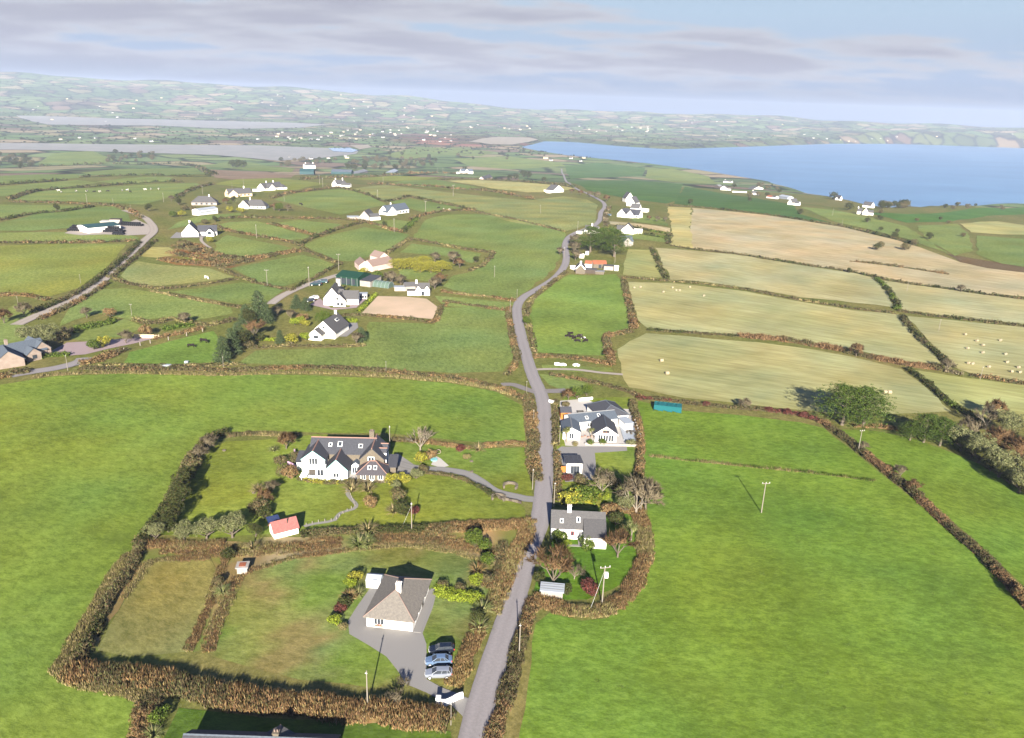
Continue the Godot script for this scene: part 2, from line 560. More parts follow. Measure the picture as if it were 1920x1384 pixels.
# a sheet that follows the ground a little above it, cut into cells so that it can bend and vary in tone
func sheet(called: String, m: Material, col: Color, turn: float, pts: Array, label: String, lift := 0.0, vary := 0.0, ragged := 0.0) -> MeshInstance3D:
	var poly := PackedVector2Array()
	for i in pts.size():
		var a: Vector2 = pts[i]
		var b: Vector2 = pts[(i + 1) % pts.size()]
		var n := maxi(1, int(a.distance_to(b) / maxf(5.0, a.length() * 0.02))) if ragged > 0.0 else 1
		for k in n:
			var p := a.lerp(b, float(k) / n)
			if ragged > 0.0 and k > 0:
				p += Vector2(patchy.get_noise_2d(p.x * 9.0, p.y * 9.0), patchy.get_noise_2d(p.y * 9.0 + 300.0, p.x * 9.0)) * ragged
			poly.append(p)
	if called == "mudflat" or called == "beach":
		bare_mud.append(poly)
	var lo := poly[0]
	var hi := poly[0]
	for p in poly:
		lo = lo.min(p)
		hi = hi.max(p)
	var nearest := 1e9
	for p in poly:
		nearest = minf(nearest, p.length())
	var cell := clampf(maxf(nearest * 0.03, maxf(hi.x - lo.x, hi.y - lo.y) / 60.0), 2.0, 60.0)
	if lift == 0.0:
		lift = 0.03 + nearest * 0.00025
	var st := begin()
	var base := Basis(Vector3.UP, deg_to_rad(turn))
	var index := {}
	var count := 0
	var ix := PackedInt32Array()
	for i in int(ceil((hi.x - lo.x) / cell)):
		for j in int(ceil((hi.y - lo.y) / cell)):
			var c := lo + Vector2(i, j) * cell
			var square := PackedVector2Array([c, c + Vector2(cell, 0), c + Vector2(cell, cell), c + Vector2(0, cell)])
			for piece in Geometry2D.intersect_polygons(square, poly):
				var tri := Geometry2D.triangulate_polygon(piece)
				for k in range(0, tri.size(), 3):
					var t := [tri[k], tri[k + 1], tri[k + 2]]
					var pa: Vector2 = piece[t[0]]
					if (piece[t[1]] - pa).cross(piece[t[2]] - pa) < 0.0:
						t = [t[0], t[2], t[1]]
					for q in t:
						var p: Vector2 = piece[q]
						var key := Vector2i(roundi(p.x * 50.0), roundi(p.y * 50.0))
						if not index.has(key):
							index[key] = count
							count += 1
							var v := 1.0
							if vary > 0.0:
								v += vary * (patchy.get_noise_2d(p.x * 1.3, p.y * 1.3) + 0.6 * patchy.get_noise_2d(p.x * 7.0, p.y * 7.0))
							if col.g > col.r and m == M["pasture"] and nearest < 400.0:   # drill and mower lines
								var qq := base * Vector3(p.x, 0, p.y)
								v += 0.16 * patchy.get_noise_1d(qq.z * 4.0) + 0.07 * patchy.get_noise_1d(qq.x * 3.0 + 500.0)
							var warm := vary * 0.8 * patchy.get_noise_2d(p.x * 0.9 + 77.0, p.y * 0.9)
							var cc := Color(col.r * (v + warm), col.g * v, col.b * (v - warm))
							if vary >= 0.5:   # worn and mossy patches
								cc = cc.lerp(Color(0.27, 0.19, 0.095), 0.75 * smoothstep(-0.04, 0.28, patchy.get_noise_2d(p.x * 3.1 + 40.0, p.y * 3.1)))
								cc = cc.lerp(Color(0.15, 0.225, 0.04), 0.7 * smoothstep(0.05, 0.3, patchy.get_noise_2d(p.x * 2.3, p.y * 2.3 + 90.0)))
							st.set_color(cc)
							st.set_normal(Vector3.UP)
							var q3 := base * Vector3(p.x, 0, p.y)
							st.set_uv(Vector2(q3.x * (0.5 if m == M["pasture"] else 1.0), q3.z) if m != M["stubble"] else Vector2(q3.x * 0.006, q3.z * 0.05))
							st.set_uv2(Vector2(p.x, p.y) * 0.0047)
							st.add_vertex(at(p, lift))
						ix.append(index[key])
	for i in ix:
		st.add_index(i)
	if nearest > 600.0:
		st.generate_normals()
	return structure(called, st.commit(), m, label)


func field(kind: String, col: Color, turn: float, pts: Array, label: String, vary := 0.22) -> void:
	sheet("field", M[kind], col, turn, pts, label, 0.0, vary, (3.2 if kind == "verge" else 1.2) if pts[0].length() < 500.0 else 3.0)


func fields() -> void:
	for k in ["pasture", "soil", "verge"]:
		M[k].uv1_scale = Vector3.ONE / 43.0
	M["verge"].uv1_scale = Vector3.ONE
	var lush := Color(0.162, 0.235, 0.042)
	var green := Color(0.20, 0.24, 0.085)
	var mid := Color(0.225, 0.26, 0.092)
	var olive := Color(0.26, 0.265, 0.075)
	var pale := Color(0.29, 0.285, 0.125)
	var straw := Color(0.36, 0.31, 0.15)
	var tan := Color(0.375, 0.31, 0.21)
	var lawn := Color(0.20, 0.235, 0.05)
	field("pasture", Color(0.198, 0.25, 0.052), 20, [V(-94.8, -77.7), V(-201.5, -194.4), V(-166.8, -221.1), V(-161.4, -228), V(-148.6, -238.1), V(-126.5, -243.2), V(-100.7, -245.9), V(-72.1, -246.8), V(-46.8, -246.7), V(-21.3, -244.5), V(-5, -237.4), V(3.4, -226.2), V(4.4, -199.1), V(-8.2, -196.6), V(-23.2, -199), V(-35.5, -200.9), V(-47.3, -199.8), V(-65.3, -199.8), V(-78.2, -197.9), V(-82.6, -192), V(-81, -174.1), V(-77.1, -149.2), V(-76.3, -135.4), V(-72.7, -118), V(-71.6, -107.1), V(-71.2, -101.9), V(-64.2, -99.8), V(-57.9, -97.1), V(-54.5, -93.9), V(-50.5, -79.6)], "large bright green pasture left of the road and around the stone farmhouse", 0.24)
	field("pasture", lush, 5, [V(41.1, -233.6), V(54, -226.4), V(73.3, -223.8), V(88.6, -220), V(94.5, -215.9), V(96.9, -196.5), V(99.2, -179.1), V(100.8, -163.3), V(101.1, -152.2), V(102.2, -141.7), V(99.8, -127), V(103.8, -101.4), V(95.5, -85.7), V(1.6, -81.7), V(3.9, -96.7), V(5.9, -117.7), V(8.5, -121), V(14.2, -119), V(19.2, -120), V(25.3, -128.6), V(30, -142.2), V(32.8, -160.6), V(36, -189.8), V(38, -212.1)], "large bright green pasture with one pole in the middle, right of the road", 0.2)
	field("pasture", lush, 40, [V(98.5, -215.1), V(109.4, -215.2), V(119.4, -209.4), V(126.3, -198.9), V(129.6, -189.1), V(130.7, -177.1), V(142.2, -151.5), V(107.6, -106.4), V(104.8, -133.3), V(104.6, -145.9), V(104.3, -158.2), V(103.2, -181.8), V(100.7, -202.2)], "bright green pasture beyond the diagonal hedge at right")
	field("pasture", lawn, 0, [V(-73.3, -143.2), V(-77.7, -161.6), V(-77.5, -174.4), V(-80, -185.3), V(-76.6, -191.5), V(-60.9, -195), V(-54.4, -198.1), V(-34.9, -197.2), V(-22.7, -194.6), V(-10.8, -191.8), V(5.1, -194.9), V(6.6, -187.4), V(5.9, -166.5), V(1.1, -166.1), V(4.2, -159.8), V(4.2, -155.6), V(-6, -154.2), V(-17.7, -151.5), V(-29.1, -149.1), V(-35.6, -146.4), V(-47, -146.1), V(-61.7, -142.5)], "lawns and garden of the stone and white farmhouse", 0.35)
	field("verge", Color(0.42, 0.28, 0.175), 0, [V(-74.7, -137.1), V(-61.3, -141.5), V(-44.1, -144.1), V(-33.1, -145.7), V(-17.7, -151), V(-5.9, -152.1), V(3.4, -151.8), V(0.3, -138.3), V(-2.9, -135.7), V(-9.8, -140.7), V(-21.2, -142.6), V(-34.1, -139.7), V(-44.2, -136.4), V(-51.9, -130.3), V(-51.5, -120.8), V(-49.5, -108.2), V(-51.8, -106.8), V(-54.3, -119), V(-56, -130), V(-59.5, -135.3), V(-70.5, -133.4), V(-70, -121.3), V(-67.2, -106.4), V(-69.4, -107.2), V(-73, -125.4)], "tan mown strip and dry grass above the bungalow's paddocks", 0.5)
	field("pasture", Color(0.27, 0.245, 0.105), 30, [V(-67.5, -106.6), V(-69.6, -120.5), V(-70.6, -132.8), V(-59.5, -135.1), V(-56.2, -130), V(-54.4, -119), V(-52.7, -107.1), V(-56.9, -106.1), V(-61.8, -105.3)], "small olive paddock between two brown banks", 0.35)
	field("pasture", Color(0.205, 0.205, 0.065), 10, [V(-48.7, -106.3), V(-51, -119.2), V(-51.7, -129.7), V(-44.1, -135.9), V(-34, -139.3), V(-21.1, -142.2), V(-9.8, -140.3), V(-2.9, -135.3), V(-1.9, -138.1), V(-3.1, -127), V(-4.6, -121.8), V(-6, -115.6), V(-7.2, -107.1), V(-7.6, -100.8), V(-12, -102), V(-16.5, -100.3), V(-20.3, -100.1), V(-25.5, -100.9), V(-32.5, -101.4), V(-40, -103.5)], "rough mottled lawn around the hip roofed bungalow", 0.5)
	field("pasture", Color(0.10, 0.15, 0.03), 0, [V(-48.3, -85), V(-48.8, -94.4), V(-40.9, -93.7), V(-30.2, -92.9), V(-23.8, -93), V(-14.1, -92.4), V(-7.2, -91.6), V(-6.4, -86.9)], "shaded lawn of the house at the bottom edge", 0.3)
	field("pasture", Color(0.105, 0.18, 0.025), 0, [V(5.6, -127.1), V(6.8, -134.8), V(10.6, -149.5), V(11.7, -160.3), V(28.8, -162.8), V(30.7, -154.3), V(28.8, -143.1), V(26, -134.1), V(21.2, -129.3), V(15.7, -125.5), V(9.6, -125.1)], "garden lawn of the white roadside cottage", 0.35)
	field("pasture", lawn, 0, [V(11.2, -164.2), V(12.8, -191.3), V(14.7, -227.3), V(17.6, -234.7), V(38.6, -236.8), V(37.5, -216.2), V(29.7, -160.3), V(18.6, -160.8)], "garden of the modern bungalow beside the road", 0.3)
	# beyond the cross hedge
	field("pasture", green, 70, [V(-96.4, -256.8), V(-94.9, -272.1), V(-76.2, -276.4), V(-56.6, -281.4), V(-61.4, -317.4), V(-48.4, -318.2), V(-33.5, -316.8), V(-34.4, -346.4), V(-20.7, -348.3), V(-3.8, -343.7), V(-2, -303.6), V(0.4, -276.6), V(-3.2, -258.2), V(-20.4, -254.6), V(-48.6, -256.7), V(-75.2, -258)], "L shaped green field below the sand arena")
	field("pasture", Color(0.17, 0.25, 0.06), 30, [V(-134.5, -253.1), V(-138.4, -265.1), V(-129.9, -280.3), V(-119.6, -295.8), V(-110.1, -277.1), V(-104, -257.2), V(-118.3, -253.2)], "small pasture with two dark horses")
	field("pasture", mid, 70, [V(-180.4, -295), V(-193.8, -327.4), V(-197.3, -358.5), V(-187.5, -362.3), V(-172.1, -356.7), V(-151.1, -346.8), V(-125.6, -332.4), V(-121.5, -323.5), V(-132.4, -310.4), V(-147.9, -311.8), V(-156.9, -307.1), V(-176.2, -315.9), V(-179.9, -304.9)], "green field above the laurel hedges at left")
	field("pasture", mid, 10, [V(-170.1, -279.6), V(-165.9, -296.9), V(-161.2, -309.1), V(-148.8, -298.3), V(-149.2, -284.4), V(-160.4, -276.6)], "curved lawn above the brick drive")
	field("pasture", mid, 10, [V(-204.7, -271.1), V(-226.6, -302.8), V(-213.1, -309), V(-217.5, -326.8), V(-203.3, -314.8), V(-191, -287.4), V(-172.5, -275.1), V(-173.4, -264.8)], "green plot at the left edge behind the slate bungalow")
	field("pasture", olive, 75, [V(-246.1, -317.9), V(-341, -451), V(-309, -459), V(-278, -472), V(-243, -479), V(-221, -414), V(-207.6, -360.3), V(-211.1, -342), V(-218.9, -340.8), V(-234.7, -342.7)], "yellow green field left of the lane")
	field("pasture", mid, 60, [V(-352, -466), V(-372, -493), V(-337, -503), V(-301, -514), V(-259, -514), V(-246, -503), V(-245, -489), V(-282, -479)], "narrow green strip below the silage yard")
	field("pasture", green, 70, [V(-380, -505), V(-393, -522), V(-364, -545), V(-372, -596), V(-381, -652), V(-351, -678), V(-308, -616), V(-283, -570), V(-294, -556), V(-312, -546), V(-307, -532), V(-324, -516)], "green field above the silage yard")
	field("pasture", mid, 70, [V(-405, -540), V(-481, -656), V(-447, -674), V(-383, -677), V(-374, -684), V(-369, -626), V(-374, -599), V(-379, -568)], "long green field left of the silage yard")
	field("pasture", mid, 70, [V(-466, -718), V(-516, -832), V(-519, -908), V(-496, -932), V(-459, -1010), V(-425, -1040), V(-376, -946), V(-352, -835), V(-347, -792), V(-335, -698), V(-374, -711), V(-427, -719)], "green field with a scattered herd of cattle")
	field("pasture", mid, 70, [V(-554, -744), V(-600, -839), V(-604, -915), V(-607, -993), V(-599, -1069), V(-542, -1019), V(-541, -947), V(-535, -871), V(-500, -772)], "pale green strip left of the cattle field")
	field("pasture", green, 70, [V(-696, -939), V(-820, -1151), V(-835, -1271), V(-803, -1333), V(-747, -1334), V(-631, -1149), V(-630, -1067), V(-639, -969)], "green strip at the far left edge")
	field("pasture", mid, 70, [V(-557, -1039), V(-551, -1157), V(-502, -1152), V(-472, -1066), V(-498, -995)], "small green field behind the cattle field")
	field("pasture", green, 70, [V(-772, -1392), V(-784, -1575), V(-750, -1830), V(-511, -1312), V(-542, -1195), V(-618, -1206)], "green field before the ploughed land")
	field("soil", Color(0.30, 0.20, 0.165), 70, [V(-693, -1718), V(-609, -1677), V(-530, -1668), V(-402, -1425), V(-368, -1285), V(-391, -1204), V(-414, -1138), V(-453, -1180)], "ploughed brown field")
	field("pasture", green, 60, [V(-808, -1974), V(-811, -2241), V(-726, -2196), V(-509, -1806), V(-475, -1659), V(-578, -1700)], "green field with a round clump of trees")
	field("pasture", green, 60, [V(-1178, -1940), V(-1337, -2285), V(-1311, -2449), V(-1086, -2135), V(-1043, -2009), V(-1030, -1811)], "green slope beside the dark woods")
	field("pasture", mid, 60, [V(-242, -778), V(-239, -858), V(-209, -930), V(-169, -889), V(-127, -757), V(-147, -650), V(-202, -721)], "green field right of the white bungalow")
	field("pasture", olive, 60, [V(-394, -1019), V(-428, -1290), V(-336, -1208), V(-263, -1108), V(-251, -902), V(-271, -848)], "rough olive field behind the bungalows")
	field("pasture", mid, 50, [V(-244, -539), V(-251, -575), V(-249, -615), V(-230, -647), V(-223, -630), V(-234, -600), V(-238, -559)], "narrow lawn below the long white shed")
	field("pasture", mid, 60, [V(-221, -566), V(-216, -584), V(-199, -594), V(-170, -564), V(-139, -527), V(-151, -515), V(-178, -528), V(-205, -551)], "green strip left of the orange hedge")
	field("pasture", mid, 60, [V(-184, -586), V(-170, -607), V(-134, -593), V(-136, -549), V(-143, -540), V(-165, -566)], "green strip right of the orange hedge")
	field("pasture", mid, 60, [V(-193, -493), V(-197, -526), V(-171, -507), V(-140, -484), V(-151, -465), V(-161, -452), V(-180, -459)], "green field beside the curved white wall")
	field("pasture", green, 60, [V(-155.5, -416.4), V(-143, -441), V(-129, -464), V(-115, -451), V(-102.3, -435.2), V(-106.7, -404.8), V(-115.3, -378.6), V(-124.4, -379.6)], "green field beside the lane to the green barn")
	field("pasture", green, 60, [V(-164.1, -358), V(-152.4, -369.1), V(-139.1, -383.5), V(-124.1, -378.4), V(-112.8, -371.8), V(-113.7, -345.1), V(-124.7, -339.4), V(-141.8, -348.2)], "green field left of the lane to the green barn")
	field("pasture", pale, 20, [V(-202.2, -388.6), V(-210, -413), V(-212, -428), V(-196, -420), V(-166.4, -414.5), V(-146, -395.4), V(-157.1, -383.1), V(-176.5, -366.4), V(-187.6, -371.8)], "pale rough paddock with a white horse trough")
	field("stubble", Color(0.30, 0.27, 0.11), 20, [V(-217, -442), V(-224, -471), V(-214, -473), V(-198, -452), V(-206, -439)], "small straw coloured plot beside the lane")
	field("verge", Color(0.25, 0.10, 0.05), 0, [V(-202, -433), V(-208, -463), V(-216, -497), V(-199, -488), V(-176, -455), V(-154, -455), V(-135, -482), V(-146, -450), V(-156, -417.8), V(-187, -421)], "red brown bracken slope", 0.5)
	field("pasture", green, 60, [V(-138, -497), V(-130, -541), V(-115, -583), V(-77, -555), V(-78, -505), V(-79, -489), V(-97, -448), V(-106, -451)], "square green field above the pink house")
	field("pasture", green, 75, [V(-74, -556), V(-74, -635), V(-62, -676), V(-38, -694), V(13, -635), V(37, -592), V(29, -511), V(24, -455), V(6.8, -388.2), V(-0.7, -367.2), V(-19.6, -371.1), V(-37.2, -391.1), V(-34, -418.6), V(-24.5, -430.5), V(-18.3, -447.2), V(-14, -490), V(-22, -506), V(-69, -533)], "broad green field left of the curving road")
	field("pasture", mid, 60, [V(-73, -484), V(-70, -517), V(-45, -504), V(-22, -489), V(-26, -456), V(-45, -477)], "walled green plot behind the yellow trees")
	field("pasture", mid, 60, [V(-65.7, -430.9), V(-53.4, -433.1), V(-39, -419.2), V(-44.6, -400.3), V(-61, -407)], "green garden below the yellow trees")
	field("pasture", mid, 60, [V(-39, -369.3), V(-21.9, -366.2), V(-0.3, -360.7), V(-0.5, -348.2), V(-18.2, -347.7), V(-32.5, -349.7)], "narrow green strip beside the small white cottage")
	field("pasture", mid, 60, [V(-116, -606), V(-99, -629), V(-82, -617), V(-83, -567), V(-99, -576)], "small green plot with a single pole")
	field("pasture", pale, 60, [V(-198, -926), V(-193, -1015), V(-188, -1118), V(-129, -997), V(-85, -953), V(-32, -918), V(11, -885), V(56, -974), V(82, -937), V(87, -858), V(66, -653), V(39, -600), V(13, -620), V(-9, -645), V(-34, -701), V(-52, -756), V(-83, -814), V(-110, -875), V(-125, -874), V(-130, -793), V(-158, -828)], "long pale field on the ridge left of the road", 0.3)
	field("pasture", green, 60, [V(-128, -788), V(-116, -841), V(-81, -788), V(-52, -749), V(-76, -681), V(-98, -721)], "green field behind the long slate house")
	field("pasture", green, 60, [V(-198, -1142), V(-189, -1319), V(-139, -1358), V(-53, -1083), V(-75, -999), V(-121, -1042)], "green strip behind the ridge field")
	field("pasture", olive, 60, [V(-276, -1310), V(-227, -1450), V(-139, -1453), V(-157, -1350), V(-200, -1278)], "olive strip before the farm sheds")
	field("stubble", Color(0.36, 0.33, 0.15), 70, [V(-120, -1323), V(-67, -1381), V(1, -1297), V(67, -1173), V(85, -1131), V(48, -1043), V(11, -1012), V(-35, -1065)], "straw coloured field beyond the ridge")
	field("pasture", Color(0.20, 0.265, 0.07), 20, [V(30.7, -432.6), V(43.4, -431.8), V(57.8, -438.8), V(58.8, -420.1), V(55.2, -377.8), V(52.6, -345.8), V(48.7, -316.5), V(39, -312), V(36.1, -280.7), V(18.1, -282), V(8.9, -282.3), V(6.8, -330.1), V(10, -368.8), V(21.2, -407.1)], "green field with a huddle of black cattle")
	field("pasture", mid, 20, [V(10.6, -267.5), V(23.3, -267.7), V(35.8, -266.6), V(36.3, -262.5), V(22.8, -260.4), V(11.1, -262.7)], "grass strip with white bags below the cattle field", 0.3)
	field("pasture", mid, 20, [V(9.4, -256.6), V(18.8, -256.5), V(27.6, -250.7), V(23.4, -243.9), V(16.2, -242.1), V(12.8, -245.9)], "grass triangle beside the crossroads", 0.3)
	field("stubble", Color(0.28, 0.27, 0.12), 37, [V(61.6, -437.9), V(68, -480), V(76, -524), V(91, -525), V(88, -480), V(84, -432.8), V(73.4, -431.1)], "small stubble field beside the big pines")
	field("stubble", Color(0.32, 0.298, 0.178), 37, [V(96, -535), V(121, -529), V(154, -515), V(180, -488), V(206, -467), V(213, -455), V(200, -406), V(190.4, -378.6), V(172.6, -386.1), V(148.2, -394.1), V(125.8, -413.3), V(99.7, -426.8), V(86.6, -427.5), V(91, -475)], "stubble field with pale stripes, second from the top")
	field("stubble", Color(0.31, 0.295, 0.16), 30, [V(61.8, -417.8), V(86.3, -419.1), V(123.2, -403.9), V(144.8, -384.3), V(166, -369.7), V(185.3, -364.1), V(178.2, -330.5), V(166, -286.1), V(153.1, -287.3), V(138.3, -301.8), V(119.2, -309.3), V(103.1, -315.2), V(77.1, -320.1), V(57.8, -323.6), V(55.7, -336.7), V(58.2, -372.6)], "stubble field with round bales along its far edge")
	field("stubble", Color(0.295, 0.28, 0.145), 22, [V(41.1, -290.3), V(47.3, -302), V(56.2, -315), V(75.3, -311.7), V(100.8, -307), V(116.5, -301.4), V(133.7, -290.6), V(146.2, -276.9), V(145.4, -255.2), V(142.5, -233.9), V(124.5, -230.3), V(101.5, -228.2), V(90.6, -230.8), V(76.2, -234.1), V(56.3, -238), V(39.8, -246.1), V(39, -261)], "stubble field nearest the green pasture")
	field("stubble", Color(0.32, 0.298, 0.178), 24, [V(214, -447), V(239, -430), V(257, -416), V(282, -405), V(248, -351.1), V(214, -362), V(191.7, -373.4), V(204, -410)], "stubble field right of the dark hedge, upper one")
	field("stubble", Color(0.31, 0.29, 0.16), 24, [V(188.2, -361.5), V(210.6, -355.6), V(244.1, -345.1), V(191.5, -263.2), V(172, -272.9), V(168.5, -281.2), V(177.5, -319.6)], "stubble field right of the dark hedge, dotted with bales")
	field("stubble", Color(0.29, 0.29, 0.13), 24, [V(151.1, -276.8), V(162.9, -270.7), V(177.3, -265.2), V(190, -260.8), V(169, -228.2), V(150.3, -230.9), V(147.9, -242.5)], "stubble field right of the dark hedge, lowest one")
	field("stubble", tan, 41, [V(190, -855), V(254, -795), V(296, -710), V(304, -624), V(300, -565), V(299, -519), V(335, -487), V(288, -413), V(260, -420), V(238, -434), V(215, -460), V(182, -492), V(155, -519), V(123, -538), V(141, -633)], "big tan stubble field on the skyline slope")
	field("stubble", Color(0.36, 0.31, 0.15), 0, [V(164, -860), V(189, -854), V(141, -633), V(123, -538), V(109, -548), V(125, -629)], "darker headland strip of the big tan field")
	field("stubble", tan, 76, [V(79, -670), V(104, -658), V(125, -635), V(120, -608), V(99, -629), V(77, -645)], "thin tan strip between the roadside gardens")
	field("pasture", mid, 76, [V(74, -611), V(96, -605), V(115, -586), V(108, -560), V(83, -574)], "garden strip behind the gabled white house")
	field("pasture", green, 76, [V(104, -768), V(134, -716), V(126, -650), V(101, -675)], "garden of the roadside white houses")
	field("pasture", Color(0.11, 0.18, 0.062), 70, [V(145, -2500), V(267, -2740), V(404, -2555), V(345, -2219), V(203, -1925), V(112, -1709)], "green field sloping to the bay")
	field("pasture", Color(0.098, 0.165, 0.056), 70, [V(97, -1553), V(180, -1706), V(282, -1843), V(319, -1542), V(193, -960), V(171, -906), V(131, -972), V(96, -1115)], "dark green field behind the roadside houses")
	field("pasture", Color(0.09, 0.155, 0.052), 70, [V(304, -1449), V(327, -1320), V(354, -1170), V(327, -931), V(295, -820), V(300, -746), V(285, -763), V(259, -813), V(225, -853), V(179, -908)], "dark green field below the seaside houses")
	field("pasture", mid, 70, [V(409, -2534), V(492, -2550), V(547, -2288), V(457, -1825), V(378, -1770), V(325, -2043)], "olive green slope above the bay")
	field("pasture", mid, 70, [V(328, -917), V(358, -898), V(368, -810), V(370, -744), V(307, -549), V(319, -637), V(315, -710), V(307, -757)], "green slope below the white gabled cottage")
	field("pasture", Color(0.10, 0.19, 0.05), 70, [V(393, -886), V(442, -895), V(565, -1031), V(754, -1256), V(928, -1435), V(712, -1096), V(599, -1005), V(454, -825), V(388, -782)], "green clifftop field at the right edge")
	field("stubble", Color(0.33, 0.31, 0.14), 60, [V(455, -806), V(558, -913), V(564, -838), V(494, -730), V(445, -716), V(418, -720)], "straw coloured patch on the right hand slope")
	field("pasture", mid, 60, [V(386, -755), V(451, -804), V(404, -699), V(340, -577), V(309, -545), V(336, -637)], "green patch on the right hand slope")
	field("pasture", green, 60, [V(409, -694), V(466, -688), V(346, -504), V(327, -519), V(330, -554)], "green field below the straw coloured patch")
	field("soil", Color(0.17, 0.11, 0.07), 60, [V(307, -553), V(318, -535), V(342, -498), V(334, -485), V(306, -500), V(299, -519)], "brown rough edge of the big tan field", 0.4)
	field("pasture", green, 60, [V(-459, -2712), V(-437, -3382), V(-256, -3373), V(-94, -3187), V(-141, -2870), V(-289, -2814), V(-362, -2537)], "green fields below the village")
	field("pasture", mid, 60, [V(-220, -2671), V(-47, -2926), V(136, -2671), V(145, -2500), V(-20, -2290), V(-147, -2357)], "mid green fields leading to the bay")


# ---------- roads, drives, yards ----------
func ribbon(called: String, m: Material, pts: Array, width: float, label: String, lift := 0.1, width2 := -1.0) -> void:
	var c := Curve2D.new()
	for i in pts.size():
		var t: Vector2 = (pts[mini(i + 1, pts.size() - 1)] - pts[maxi(i - 1, 0)]) / 6.0
		c.add_point(pts[i], -t, t)
	c.bake_interval = 2.0
	var line := c.get_baked_points()
	var st := begin()
	var along := 0.0
	for i in line.size():
		var a := line[maxi(i - 1, 0)]
		var b := line[mini(i + 1, line.size() - 1)]
		var side := (b - a).normalized().orthogonal()
		if i > 0: along += line[i].distance_to(line[i - 1])
		var w := width if width2 < 0.0 else lerpf(width, width2, float(i) / line.size())
		w *= 1.0 + 0.06 * patchy.get_noise_2d(line[i].x * 12.0, line[i].y * 12.0)
		for k in 5:
			var f := (k / 4.0 - 0.5)
			var p := line[i] + side * f * w
			var worn: float = [0.78, 1.06, 0.92, 1.06, 0.78][k] + 0.10 * patchy.get_noise_2d(along * 1.5, f * 40.0)
			st.set_color(Color(worn, worn, worn * 0.99))
			st.set_normal(Vector3.UP)
			st.set_uv(Vector2(f * w, along))
			st.add_vertex(at(p, lift + line[i].length() * 0.00035 + 0.06 * (1.0 - absf(f) * 2.0)))
	for i in line.size() - 1:
		for k in 4:
			var j := i * 5 + k
			for n in [j, j + 1, j + 5, j + 1, j + 6, j + 5]:
				st.add_index(n)
	structure(called, st.commit(), m, label)


